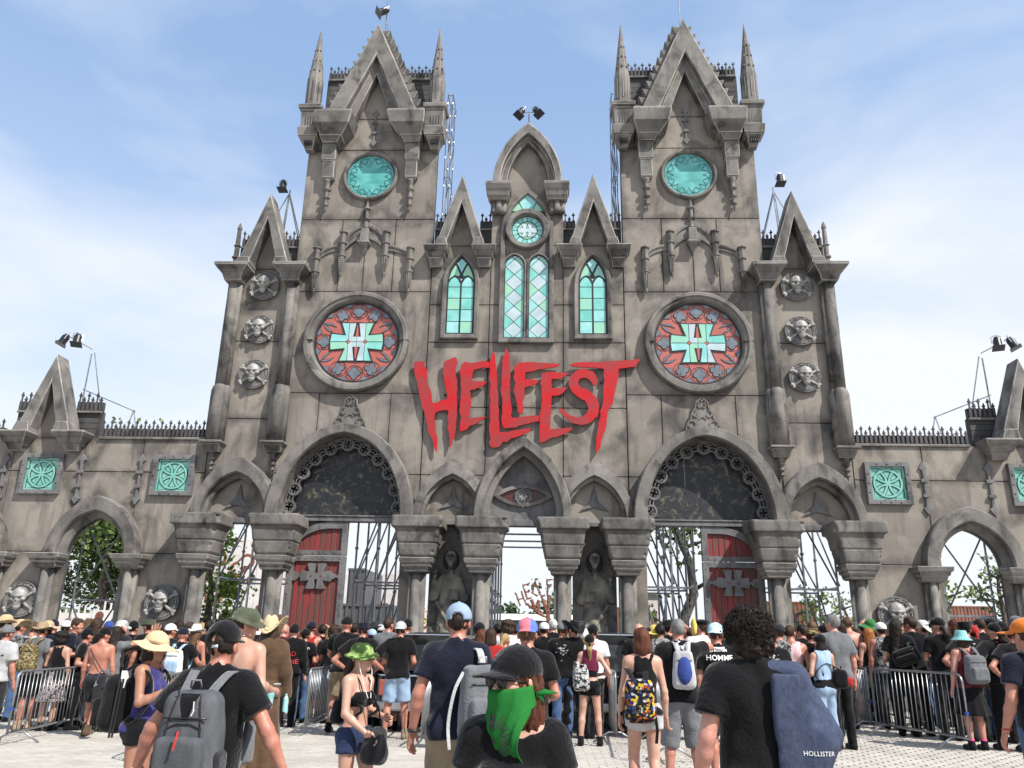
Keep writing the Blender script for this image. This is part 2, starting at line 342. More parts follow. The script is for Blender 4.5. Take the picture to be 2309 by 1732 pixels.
LETTERS=[('H', '-3.09,8.94 -2.83,8.96 -2.81,8.82 -2.75,8.72 -2.71,8.49 -2.68,8.27 -2.58,8.06 -2.55,7.81 -2.51,7.74 -2.41,7.75 -2.32,7.81 -2.13,7.86 -2.15,8.06 -2.19,8.16 -2.22,8.39 -2.28,8.59 -2.28,8.80 -2.25,8.96 -2.06,9.04 -1.97,9.08 -1.90,9.02 -1.89,8.94 -1.93,8.75 -1.93,8.57 -1.88,8.43 -1.86,8.20 -1.87,7.97 -1.84,7.66 -1.84,7.36 -1.86,7.17 -1.86,6.97 -1.89,6.75 -1.93,6.75 -1.95,6.61 -1.99,6.46 -2.01,6.72 -2.04,6.91 -2.08,7.02 -2.06,7.17 -2.09,7.32 -2.08,7.49 -2.10,7.54 -2.22,7.54 -2.35,7.51 -2.44,7.46 -2.46,7.32 -2.43,7.17 -2.42,6.96 -2.36,6.83 -2.34,6.61 -2.34,6.38 -2.37,6.39 -2.44,6.57 -2.47,6.70 -2.59,6.92 -2.68,7.24 -2.73,7.47 -2.82,7.64 -2.86,7.85 -2.92,8.08 -2.98,8.31 -3.06,8.54 -3.09,8.76'),
('E', '-1.78,8.85 -1.68,8.95 -1.55,8.91 -1.37,8.93 -1.16,8.97 -1.00,8.94 -0.99,8.77 -1.14,8.78 -1.29,8.74 -1.42,8.71 -1.46,8.61 -1.46,8.51 -1.49,8.42 -1.39,8.38 -1.04,8.37 -1.11,8.29 -1.16,8.23 -1.32,8.17 -1.40,8.13 -1.51,8.12 -1.48,7.93 -1.46,7.72 -1.49,7.55 -1.50,7.32 -1.35,7.33 -1.19,7.36 -1.01,7.36 -1.17,7.27 -1.27,7.18 -1.47,7.11 -1.56,7.00 -1.72,6.94 -1.75,7.02 -1.75,7.19 -1.72,7.30 -1.78,7.57 -1.76,7.89 -1.75,8.16 -1.78,8.32 -1.78,8.53 -1.81,8.65'),
('L', '-0.94,9.14 -0.91,9.26 -0.85,9.17 -0.84,9.01 -0.80,8.83 -0.77,8.48 -0.76,8.17 -0.72,7.92 -0.72,7.71 -0.69,7.56 -0.70,7.31 -0.68,7.11 -0.66,6.94 -0.47,6.94 -0.25,6.99 -0.04,7.03 0.19,7.06 0.13,6.95 0.00,6.89 -0.18,6.81 -0.36,6.76 -0.46,6.66 -0.57,6.67 -0.63,6.55 -0.73,6.51 -0.84,6.50 -0.92,6.57 -0.95,6.64 -0.90,6.73 -0.92,6.84 -0.95,6.97 -0.95,7.14 -0.93,7.31 -0.95,7.56 -0.94,7.86 -0.97,8.05 -0.95,8.25 -0.99,8.50 -0.98,8.71 -0.98,8.97'),
('L', '-0.57,9.25 -0.54,9.37 -0.48,9.25 -0.43,9.09 -0.41,8.73 -0.41,8.44 -0.41,8.06 -0.38,7.77 -0.34,7.56 -0.38,7.41 -0.33,7.34 -0.19,7.35 0.09,7.39 0.39,7.41 0.39,7.25 0.29,7.23 0.09,7.17 -0.15,7.12 -0.22,7.07 -0.36,7.06 -0.54,7.04 -0.60,7.13 -0.62,7.37 -0.61,7.56 -0.61,7.86 -0.66,8.09 -0.64,8.32 -0.65,8.60 -0.63,8.83 -0.63,9.05 -0.57,9.19'),
('F', '-0.30,8.83 -0.19,8.94 -0.06,8.93 0.21,8.95 0.45,8.92 0.97,8.90 0.91,8.84 0.74,8.78 0.41,8.74 0.23,8.68 -0.00,8.64 -0.01,8.44 0.14,8.44 0.39,8.42 0.32,8.32 0.18,8.26 -0.01,8.19 -0.01,7.94 -0.06,7.77 -0.04,7.56 -0.05,7.45 -0.12,7.45 -0.19,7.52 -0.21,7.71 -0.25,7.89 -0.31,8.08 -0.26,8.33 -0.32,8.50 -0.29,8.64 -0.32,8.75'),
('E', '0.48,8.64 0.56,8.63 0.59,8.66 0.84,8.65 1.22,8.63 1.13,8.55 0.98,8.46 0.73,8.45 0.73,8.19 0.95,8.20 1.18,8.22 1.06,8.07 0.95,7.99 0.74,7.97 0.72,7.68 0.71,7.34 0.68,7.03 0.88,7.04 1.13,7.07 1.32,7.07 1.22,6.97 1.06,6.89 0.88,6.81 0.70,6.78 0.57,6.69 0.42,6.65 0.41,6.78 0.42,7.12 0.41,7.38 0.45,7.57 0.47,7.95 0.46,8.22 0.42,8.33 0.45,8.56'),
('S', '1.98,8.28 1.88,8.28 1.81,8.38 1.73,8.47 1.62,8.50 1.51,8.47 1.46,8.38 1.48,8.28 1.57,8.19 1.68,8.17 1.78,8.09 1.89,7.99 1.98,7.88 2.03,7.73 2.02,7.54 1.97,7.39 1.85,7.28 1.70,7.18 1.54,7.15 1.34,7.19 1.20,7.27 1.09,7.38 1.00,7.48 0.95,7.54 0.94,7.63 1.02,7.61 1.13,7.50 1.27,7.41 1.42,7.37 1.56,7.38 1.67,7.47 1.73,7.60 1.71,7.71 1.64,7.84 1.49,7.92 1.35,8.03 1.26,8.16 1.20,8.30 1.20,8.43 1.29,8.59 1.42,8.71 1.55,8.75 1.70,8.73 1.86,8.69 1.95,8.57 1.97,8.46 1.99,8.36'),
('T', '1.23,8.87 1.35,8.93 1.57,8.95 1.83,8.95 2.13,8.96 2.35,8.99 2.68,9.00 2.94,9.02 3.15,9.06 3.16,9.00 3.08,8.91 3.06,8.82 2.89,8.81 2.71,8.78 2.57,8.76 2.56,8.50 2.52,8.38 2.47,8.11 2.41,7.79 2.30,7.64 2.26,7.53 2.22,7.28 2.18,7.02 2.11,6.84 2.06,6.69 2.05,6.58 1.94,6.38 1.92,6.39 1.93,6.61 1.93,6.80 1.97,7.04 2.00,7.22 2.05,7.35 2.05,7.54 2.12,7.75 2.14,8.00 2.15,8.27 2.18,8.42 2.16,8.55 2.18,8.75 1.98,8.78 1.70,8.80 1.46,8.81 1.31,8.83')]
# ------------------------------------------------------------------ the gate: shared ornament
def side(s): return 'left' if s<0 else 'right'
def panels(parent,region,rows,wf=0.,mat='stone_wall',back=.10):
    """stone sheets with open joints: rows = [(v0,v1,[u cuts])]"""
    g=.009
    for v0,v1,us in rows:
        for a,b in zip(us[:-1],us[1:]):
            p=clip(region,rect(a+g,b-g,v0+g,v1-g))
            if p and abs(area(p))>.004:
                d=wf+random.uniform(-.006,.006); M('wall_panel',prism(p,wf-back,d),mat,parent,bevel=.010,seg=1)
def backing(parent,region,w1=-.09,w0=-.2): M('backing',prism(region,w0,w1),'joint_shadow',parent)
PK={}
def picket_mesh(tall):
    h=.22 if tall else .10
    body=[(-.036,-.26),(.036,-.26),(.036,-.03),(.0,.0),(-.036,-.03)]
    vf=prism(body,0,.05)
    st=prism([(-.016,-.05),(.016,-.05),(.016,h-.09),(-.016,h-.09)],.008,.042)
    c=h-.10
    sp=prism([(0,c-.03),(.022,c+.0),(.05,c+.025),(.022,c+.05),(0,c+.115),(-.022,c+.05),(-.05,c+.025),(-.022,c+.0)],.004,.046)
    me=bpy.data.meshes.new('picket'); v,f=join(vf,st,sp); me.from_pydata(v,[],f); me.materials.append(MATS['stone_iron']); return me
def parapet(parent,u0,u1,vbot,vbase,w,ledge=True):
    if not PK: PK[0]=picket_mesh(False); PK[1]=picket_mesh(True)
    M('parapet_wall',prism(rect(u0,u1,vbot,vbase-.03),w-.12,w-.005),'stone_iron',parent)
    if ledge: M('parapet_ledge',prism(rect(u0,u1,vbot-.06,vbot),w-.1,w+.07),'stone_trim',parent,bevel=.01)
    n=max(2,round((u1-u0)/.118)); off=WL[parent.name]
    for i in range(n):
        u=u0+(i+.5)*(u1-u0)/n; o=O('picket',PK[(i+1)%2],'stone_iron',parent,off=off)
        o.location=Vector((u,-w,vbase))-off; o.scale=(1,1,(vbase-vbot)/.28 if vbase-vbot<.35 else 1); o.rotation_euler.y=random.uniform(-.03,.03)
def gable(parent,cx,v0,loops,name='gable',mat='stone_trim'):
    """loops: (kind,a,h,w)"""
    M(name,loft([((parch(cx,v0,a,h) if k=='p' else chev(cx,v0,a,h)),w) for k,a,h,w in loops]),mat,parent,bevel=.018)
def drop_prof(l,r):
    return [(.012,-l),(r*.3,-l*.86),(r*.42,-l*.80),(r*.9,-l*.77),(r*.42,-l*.74),(r*.5,-l*.62),(r*.55,-l*.58),(r*1.1,-l*.545),(r*.5,-l*.51),(r*.5,-l*.38),(r*.6,-l*.33),(r*1.2,-l*.30),(r*.6,-l*.27),(r*.7,-l*.1),(r*1.0,-l*.04),(r*1.0,0)]
def arrow(parent,u,vt,vb,w=.05,k=1.0):
    """double-headed strap ornament"""
    q=k; h=vt-vb; c=(vt+vb)/2
    head=lambda y,s:[(u-.03*q,y-s*.30*q),(u-.05*q,y-s*.22*q),(u-.115*q,y-s*.17*q),(u-.07*q,y-s*.10*q),(u,y),(u+.07*q,y-s*.10*q),(u+.115*q,y-s*.17*q),(u+.05*q,y-s*.22*q),(u+.03*q,y-s*.30*q)]
    pts=head(vt,1)+head(vb,-1)[::-1]
    o=M('strap_ornament',prism(pts,-.02,w),'stone_metal',parent,bevel=.008)
    for y in (c+h*.14,c-h*.14):
        M('strap_band',prism([(u-.1*q,y-.03),(u-.07*q,y-.045),(u+.07*q,y-.045),(u+.1*q,y-.03),(u+.1*q,y+.03),(u+.07*q,y+.045),(u-.07*q,y+.045),(u-.1*q,y+.03)],w-.02,w+.03),'stone_metal',o,bevel=.008)
def arc3(p,q,r,n=10):
    """polyline on the circle through three points"""
    ax,ay=p;bx,by=q;cx,cy=r; d=2*(ax*(by-cy)+bx*(cy-ay)+cx*(ay-by))
    ux=((ax*ax+ay*ay)*(by-cy)+(bx*bx+by*by)*(cy-ay)+(cx*cx+cy*cy)*(ay-by))/d; uy=((ax*ax+ay*ay)*(cx-bx)+(bx*bx+by*by)*(ax-cx)+(cx*cx+cy*cy)*(bx-ax))/d
    R=math.hypot(ax-ux,ay-uy); a0=math.atan2(ay-uy,ax-ux); a1=math.atan2(cy-uy,cx-ux)
    return [(ux+R*math.cos(a0+(a1-a0)*i/n),uy+R*math.sin(a0+(a1-a0)*i/n)) for i in range(n+1)]
def quatrefoil(cx,cz,r,n=40,a0=0,k=.52):
    return [(cx+r*(1-k+k*abs(math.cos(2*t))**.5)*math.cos(t+a0),cz+r*(1-k+k*abs(math.cos(2*t))**.5)*math.sin(t+a0)) for t in [2*PI*i/n for i in range(n)]]
def spiral(cx,cz,r,a0,turn,n=18,s=1): return [(cx+r*(1-.75*i/n)*math.cos(a0+s*turn*i/n),cz+r*(1-.75*i/n)*math.sin(a0+s*turn*i/n)) for i in range(n+1)]
def panes(parent,cells,outline,w,cols,gap=.011,name='pane'):
    """separate coloured panes cut to a convex window outline"""
    for i,c in enumerate(cells):
        q,col=c if isinstance(c,tuple) else (c,cols[i%len(cols)])
        q=clip(q if area(q)>0 else q[::-1],outline)
        if not q or abs(area(q))<.0015: continue
        M(name,prism(inset(q,gap),w,w+.012),'glass_'+col,parent)
def lead_in(poly): return poly if area(poly)>0 else poly[::-1]
def lancet(cx,v0,vs,a,h,n=8): return [(cx-a,v0),(cx+a,v0)]+parch(cx,vs,a,h,n)[::-1]
# ------------------------------------------------------------------ towers
def tower(s):
    cx=4.79*s; T=root('gate_tower',(cx,0,0),'tall stone tower with teal round window, %s of the red lettering'%side(s),'tower','twin towers of the gate')
    R=lambda p:[(cx+s*a,b) for a,b in p] if s>0 else [(cx+s*a,b) for a,b in p][::-1]
    arch=rarch(0,4.66,1.6,2.08)
    reg=R([(-2.01,0),(-1.6,0)]+arch+[(1.6,0),(2.01,0),(2.01,17.0),(-2.01,17.0)])
    U=lambda l:sorted(cx+s*a for a in l)
    backing(T,reg)
    panels(T,reg,[(0,5.77,U([-2.01,-1.345])),(0,5.77,U([1.345,2.01])),(5.77,8.05,U([-2.01,-1.07,.93,2.01])),(8.05,11.13,U([-2.01,0,2.01])),(11.13,13.48,U([-2.01,-.87,0,.73,2.01])),(13.48,15.88,U([-2.01,.1,2.01])),(15.88,17.0,U([-2.01,2.01]))])
    inf=[(cx-1.25,17.005),(cx+1.25,17.005),(cx,19.9)]; M('gable_infill',prism(inf,-.12,.012),'stone_wall',T)
    gable(T,cx,16.82,[('c',1.42,3.36,-.3),('c',1.42,3.36,.56),('c',1.39,3.29,.60),('c',.90,2.18,.60),('c',.87,2.11,.56),('c',.87,2.11,.36),('c',.57,1.58,.36),('c',.57,1.58,-.02)])
    # crockets up the gable slopes
    for d in (-1,1):
        for i in range(11):
            t=(i+.3)/11.3; x=1.40*(1-t); y=16.9+3.3*t; dx=.065+.03*(1-t)
            tri=[(cx+d*(x-.10),y-.05),(cx+d*(x+.10),y-.03),(cx+d*(x+.16+dx*.5),y+.25),(cx+d*(x-.02),y+.20),(cx+d*(x-.14),y+.30)]
            M('crocket',prism(tri,-.34,.30),'stone_trim',T,bevel=.012,seg=1)
    # stepped corbels with pendants under the gable feet
    for d in (-1,1):
        a=lambda x0,x1:(min(cx+d*x0,cx+d*x1),max(cx+d*x0,cx+d*x1))
        st=[]
        for z,x0,x1,w in ((16.06,.88,1.52,.52),(16.35,.62,1.66,.80),(16.70,.53,1.68,.86),(16.80,.55,1.66,.82)): st.append((z,*a(x0,x1),0,w))
        c=M('corbel',stack(st),'stone_trim',T,bevel=.03,seg=3)
        M('corbel_neck',stack([(15.90,*a(1.02,1.49),0,.42),(16.02,*a(.95,1.53),0,.50),(16.07,*a(.90,1.56),0,.55),(16.18,*a(.90,1.56),0,.55)]),'stone_trim',c,bevel=.015)
        M('pilaster',stack([(14.74,*a(1.13,1.40),0,.20),(14.80,*a(1.08,1.44),0,.25),(15.35,*a(1.09,1.44),0,.27),(15.38,*a(1.06,1.49),0,.32),(15.90,*a(1.06,1.49),0,.34)]),'stone_trim',c,bevel=.02)
        M('pendant',lathe(drop_prof(1.1,.105),(cx+d*1.265,-.13,14.74),10),'stone_trim',c,smooth=True)
    # corner spires
    for d in (-1,1):
        x=cx+d*1.93; sp=M('spire',lathe([(.25,17.17),(.25,18.22),(.235,18.26),(.016,20.2)],(x,-.30,0),8),'stone_trim',T,bevel=.008,seg=1)
        for k in range(8):
            an=2*PI*k/8; px,py=x+.232*math.cos(an),-.30+.232*math.sin(an)
            if py>-.30: continue
            M('slot_shade',lathe([(.018,17.35),(.018,18.05)],(px,py,0),5),'lead',sp)  # near-black rod set slightly proud, painting in the shade of a recessed slot
        for k,zz in enumerate((18.5,18.9,19.3)):
            for an in (-2.35,-.8,-1.57):
                r=.235*(20.2-zz)/1.94; M('knob',lathe([(.012,-.05),(.032,-.015),(.036,.015),(.01,.05)],(x+r*math.cos(an),-.30+r*math.sin(an),zz),6),'stone_metal',sp,smooth=True)
        b=lambda h:(x-h,x+h)
        pd=M('spire_pedestal',stack([(15.75,*b(.12),.02,.26),(16.07,*b(.235),-.02,.46),(16.09,*b(.30),-.05,.52),(16.37,*b(.33),-.05,.55),(16.40,*b(.26),-.05,.48),(17.0,*b(.28),-.05,.50),(17.06,*b(.36),-.08,.58),(17.18,*b(.36),-.08,.58)]),'stone_trim',T,bevel=.014)
        for q in (-.12,-.04,.04,.12):
            M('slot_shade',box(x+q-.012,x+q+.012,-.492,-.3,16.48,16.92),'lead',pd)  # dark bars stand in for shaded grooves in the pedestal, not real lead
            M('slot_shade',box(x+q*.8-.012,x+q*.8+.012,-.42,-.2,15.84,15.98),'lead',pd)
    # slate attic and iron cresting behind the gable
    M('attic_wall',prism(rect(cx-1.75,cx+1.75,17.0,18.74),-.55,-.36),'stone_iron',T)
    for k in range(9):
        M('slate_board',prism(rect(cx-1.72,cx+1.72,17.05+k*.185,17.05+k*.185+.17),-.36,-.335),'stone_iron',T)
    parapet(T,cx-1.72,cx-.45,18.74,19.02,-.32); parapet(T,cx+.45,cx+1.72,18.74,19.02,-.32)
    arrow(T,cx,17.32,15.98,.05,.95)
    # teal round window
    cw=M('round_window',loft([(circ(cx,14.93,.84),0),(circ(cx,14.93,.84),.10),(circ(cx,14.93,.80),.15),(circ(cx,14.93,.745),.13),(circ(cx,14.93,.72),.03)],True),'stone_trim',T,smooth=True)
    M('pane',prism(circ(cx,14.93,.735),.01,.035),'glass_disc',cw)
    tr=[ribbon(circ(cx,14.93,.715,40),.012,.036,.043,True)]
    for k in range(8):
        t=PI*2*(k+.5)/8; x,z=cx+.565*math.cos(t),14.93+.565*math.sin(t); tr.append(ribbon(quatrefoil(x,z,.10,32,t,.42),.011,.036,.043,True))
        t2=PI*2*k/8
        for dd in (-1,1):
            pp=[(cx+rr*math.cos(t2+dd*aa),14.93+rr*math.sin(t2+dd*aa)) for rr,aa in ((.44,.02),(.52,.06),(.60,.17),(.66,.24),(.61,.10),(.68,.03))]
            tr.append(ribbon(pp,.010,.036,.043))
    M('tracery_lines',join(*tr),'lead',cw)
    # pendant spike, ribs and hanging pinnacles
    ck=M('hanging_pinnacle',join(lathe([(.008,14.06),(.05,13.86),(.11,13.76),(.05,13.72),(.055,13.45),(.12,13.41),(.06,13.37),(.07,13.12),(.13,13.10),(.10,13.06)],(cx,-.1,0),8)),'stone_trim',T)
    M('pinnacle_box',stack([(12.28,cx-.012,cx+.012,.08,.12),(12.40,cx-.07,cx+.07,0,.18),(12.56,cx-.13,cx+.13,0,.24),(12.58,cx-.18,cx+.18,0,.30),(12.64,cx-.18,cx+.18,0,.30),(12.66,cx-.125,cx+.125,0,.24),(13.08,cx-.11,cx+.11,0,.22)]),'stone_trim',ck,bevel=.01)
    for d in (-1,1):
        f=lambda x:cx+d*x
        o=arc3((f(.04),13.33),(f(.32),13.16),(f(.56),12.84)); i=arc3((f(.04),12.80),(f(.32),12.70),(f(.56),12.45)); i2=[(a[0]*.75+b[0]*.25,a[1]*.75+b[1]*.25) for a,b in zip(o,i)]; i3=[(a[0]*.25+b[0]*.75,a[1]*.25+b[1]*.75) for a,b in zip(o,i)]
        M('rib',loft([(o,0),(o,.09),(i2,.09),(i2,.04),(i3,.04),(i3,.09),(i,.09),(i,0)]),'stone_trim',T,bevel=.008,seg=1)
        o=arc3((f(.72),12.60),(f(1.02),12.54),(f(1.30),12.36)); i=arc3((f(.72),12.42),(f(1.02),12.36),(f(1.30),12.18)); i2=[(a[0]*.65+b[0]*.35,a[1]*.65+b[1]*.35) for a,b in zip(o,i)]
        M('rib',loft([(o,0),(o,.09),(i2,.09),(i2,.05),(i,.05),(i,0)]),'stone_trim',T,bevel=.008,seg=1)
        for x,zt in ((.64,13.0),(1.38,12.48)):
            pn=M('pendant',lathe([(.012,-1.45),(.05,-1.40),(.062,-1.32),(.045,-1.28),(.10,-.86),(.105,-.82),(.135,-.80),(.135,-.76),(.09,-.74),(.09,-.40),(.13,-.38),(.13,-.33),(.09,-.31),(.095,-.05),(.14,-.03),(.14,0)],(f(x),-.10,zt),6),'stone_trim',T)
            for q in range(7):
                for an in (-2.2,-.9):
                    r=.10-.008*q; M('leaf_knob',lathe([(.004,-.05),(.024,-.01),(.02,.02),(.004,.03)],(f(x)+r*math.cos(an),-.10+r*math.sin(an),zt-.88-q*.062),5),'stone_trim',pn,smooth=True)
    rose(T,cx,9.55,s)
    # doorway arch with tracery and dark painted tympanum
    O_,I_=rarch(cx,4.6,1.95,2.46,20),rarch(cx,4.6,1.60,2.18,20); c2=rarch(cx,4.6,1.92,2.43,20); c3=rarch(cx,4.6,1.64,2.21,20)
    M('door_arch',loft([(O_,0),(O_,.50),(c2,.56),(c3,.56),(I_,.50),(I_,-.35)]),'stone_trim',T)
    ty=rarch(cx,4.66,1.6,2.08,20); tyr=lead_in(ty)
    for a,b in ((-1.6,-.5),(-.5,.5),(.5,1.6)):
        p=clip(tyr,rect(cx+a+.006,cx+b-.006,4.6,7)); 
        if p: M('tympanum_panel',prism(p,-.22,-.16),'tympanum',T)
    M('lintel',join(prism(rect(cx-1.6,cx+1.6,4.50,4.615),-.3,.02),prism(rect(cx-1.6,cx+1.6,4.62,4.66),-.3,.05)),'stone_metal',T,bevel=.008)
    path=rarch(cx,4.62,1.47,1.95,60); L_=[0]
    for p,q in zip(path[:-1],path[1:]): L_.append(L_[-1]+math.hypot(q[0]-p[0],q[1]-p[1]))
    def onp(t):
        d=t*L_[-1]
        for i in range(len(path)-1):
            if L_[i+1]>=d:
                k=(d-L_[i])/(L_[i+1]-L_[i]); p,q=path[i],path[i+1]; return (p[0]+k*(q[0]-p[0]),p[1]+k*(q[1]-p[1])),math.atan2(q[1]-p[1],q[0]-p[0])
        return path[-1],-PI/2
    n=11
    for i in range(n):
        (x,z),an=onp((i+.5)/n)
        vf=join(ribbon(circ(x,z,.155,20),.045,-.06,.05,True),ribbon(quatrefoil(x,z,.125,24,an),.03,-.05,.03,True))
        M('tracery_ring',vf,'stone_metal',T)
        if i<n-1:
            (x,z),an=onp((i+1)/n); nx,nz=-math.sin(an),math.cos(an)
            for o_ in (-.09,.0,.09):
                cc=[(x+nx*(o_+.05*math.sin(t*PI))+math.cos(an)*(t-.5)*.22,z+nz*(o_+.05*math.sin(t*PI))+math.sin(an)*(t-.5)*.22) for t in [k/6 for k in range(7)]]
                M('tracery_scroll',ribbon(cc,.032,-.05,.035),'stone_metal',T)
    # pierced cresting above the arch
    pl=[(cx-.47,7.02),(cx-.42,7.22),(cx-.33,7.34),(cx-.29,7.52),(cx-.2,7.66),(cx-.17,7.84),(cx-.09,7.93),(cx,7.97)]; pl=pl+[(2*cx-a,b) for a,b in pl[::-1][1:]]
    cr=M('arch_cresting',prism(pl,0,.10),'stone_trim',T,bevel=.01)
    M('cresting_scroll',join(ribbon(quatrefoil(cx,7.78,.125,24,.78),.03,.10,.135,True),*[ribbon(spiral(cx+d*.16,7.48,.12,PI/2,5.2,18,-d),.032,.10,.135) for d in (-1,1)],*[ribbon(circ(cx+d*.29,7.2,.10,14),.032,.10,.135,True) for d in (-1,1)],ribbon(arc3((cx-.1,7.34),(cx,7.2),(cx+.1,7.34)),.03,.1,.13),ribbon([(cx-.46,7.04),(cx-.41,7.22),(cx-.31,7.35),(cx-.27,7.52),(cx-.18,7.66),(cx-.15,7.83),(cx,7.94),(cx+.15,7.83),(cx+.18,7.66),(cx+.27,7.52),(cx+.31,7.35),(cx+.41,7.22),(cx+.46,7.04)],.03,.1,.14)),'stone_trim',cr)
    return T
def rose(T,cx,cz,s):
    W_=M('rose_window',loft([(circ(cx,cz,1.5,64),0),(circ(cx,cz,1.5,64),.20),(circ(cx,cz,1.46,64),.25),(circ(cx,cz,1.37,64),.25),(circ(cx,cz,1.35,64),.20),(circ(cx,cz,1.28,64),.19),(circ(cx,cz,1.24,64),.14),(circ(cx,cz,1.215,64),.02)],True),'stone_trim',T)
    for a in (0,PI): M('frame_joint',prism(rect(cx+1.365*math.cos(a)-.14,cx+1.365*math.cos(a)+.14,cz-.008,cz+.008),.1,.252),'joint_shadow',W_)
    M('pane_ground',prism(circ(cx,cz,1.225,64),.0,.03),'glass_red',W_)
    M('lead_rim',ribbon(circ(cx,cz,1.19,64),.05,.03,.042,True),'lead',W_)
    k=.00381
    for q in range(12):
        t=2*PI*q/12; r=.93; x,z=cx+r*math.cos(t),cz+r*math.sin(t)
        if q%1==0 and q in (0,3,6,9,1,2,4,5,7,8,10,11):
            if q%3==0 or q in (2,4,8,10):
                M('lead_foil',prism(quatrefoil(x,z,.198,40,t+(0 if q%3==0 else .78)),.03,.040),'lead',W_); M('foil_pane',prism(quatrefoil(x,z,.168,40,t+(0 if q%3==0 else .78)),.03,.052),'glass_slate',W_)
    M('lead_arcs',join(*[ribbon(circ(cx+.93*math.cos(2*PI*q/12),cz+.93*math.sin(2*PI*q/12),.232,24),.016,.03,.037,True) for q in (0,2,3,4,6,8,9,10)],ribbon(circ(cx,cz,1.165,64),.014,.03,.037,True)),'lead',W_)
    for q in range(24):
        t=2*PI*(q+.5)/24; 
        r0,r1=(.98,1.14); d=.055 if q%2 else -.055
        leaf=[(r0-.22,d*.2),(r0-.06,d*1.1),(r0+.05,d*2.0),(r1,d*2.3),(r0+.06,d*.9),(r0-.07,d*.1)]
        pt=[(cx+rr*math.cos(t+aa),cz+rr*math.sin(t+aa)) for rr,aa in leaf]
        M('lead_leaf',prism(inset(pt,-.014),.03,.038),'lead',W_); M('leaf_pane',prism(pt,.03,.050),'glass_slate',W_)
    for q in range(12):
        t=2*PI*(q+.5)/12; pt=[(cx+rr*math.cos(t+aa),cz+rr*math.sin(t+aa)) for rr,aa in ((1.16,-.10),(1.05,0),(1.16,.10),(1.175,0))]
        M('lead_leaf',prism(inset(pt,-.012),.03,.038),'lead',W_); M('leaf_pane',prism(pt,.03,.050),'glass_slate',W_)
    # two interlocked crosses of pale panes
    oq=[(10,-150),(62,-147),(122,-152),(86,-53),(194,-64),(201,0)]
    full=[(x*k,-y*k) for x,y in oq]; up=full+[(x,-y) for x,y in full[::-1][1:]]
    right=[(27*k,38*k)]+up+[(27*k,-38*k)]
    cross=right+[(-x,y) for x,y in right[::-1]]
    M('lead_cross',prism([(cx+x,cz+y) for x,y in inset(cross,-.03)],.03,.056),'lead',W_)
    for sy in (-1,1):
        M('slit_pane',prism([(cx-.045,cz+sy*.16),(cx+.045,cz+sy*.16),(cx+.012,cz+sy*.5),(cx-.012,cz+sy*.5)],.03,.064),'glass_red',W_)
    colo=['green','aqua','teal','green'] if s<0 else ['aqua','green','white','teal']; coli=['white','white','white','white'] if s<0 else ['green','white','aqua','green']
    i=0
    for sx in (-1,1):
        for sy in (-1,1):
            inn=[(2,2),(46,2),(61,17),(60,147),(12,147),(30,40),(2,40)]; ou=[(65,18),(65,147),(117,149),(83,52),(85,50),(190,61),(197,3),(82,3)]
            for pts,c in ((inn,coli[i]),(ou,colo[i])):
                p=[(cx+sx*a*k,cz+sy*b*k) for a,b in pts]; M('cross_pane',prism(p if sx*sy>0 else p[::-1],.056,.070),'glass_'+c,W_)
            i+=1
        M('diamond_pane',prism([(cx+sx*(63+a)*k,cz+b*k) for a,b in ((-15,0),(0,-15),(15,0),(0,15))],.056,.072),'glass_red',W_)
m_,n_,b_=newmat('tympanum'); b_.inputs['Roughness'].default_value=.55
def _tymp():
    n=n_; g=node(n,'ShaderNodeNewGeometry'); lk=n.links.new
    a=node(n,'ShaderNodeTexNoise'); a.inputs['Scale'].default_value=3.6; a.inputs['Detail'].default_value=9; a.inputs['Roughness'].default_value=.62; a.inputs['Distortion'].default_value=1.6; lk(g.outputs['Position'],a.inputs['Vector'])
    r=node(n,'ShaderNodeValToRGB'); e=r.color_ramp.elements; e[0].position=.48; e[0].color=(.006,.008,.012,1); e[1].position=.74; e[1].color=(.20,.175,.10,1); x=e.new(.56); x.color=(.02,.02,.019,1)
    lk(a.outputs['Fac'],r.inputs['Fac']); lk(r.outputs['Color'],b_.inputs['Base Color'])
_tymp()
tower(-1); tower(1)
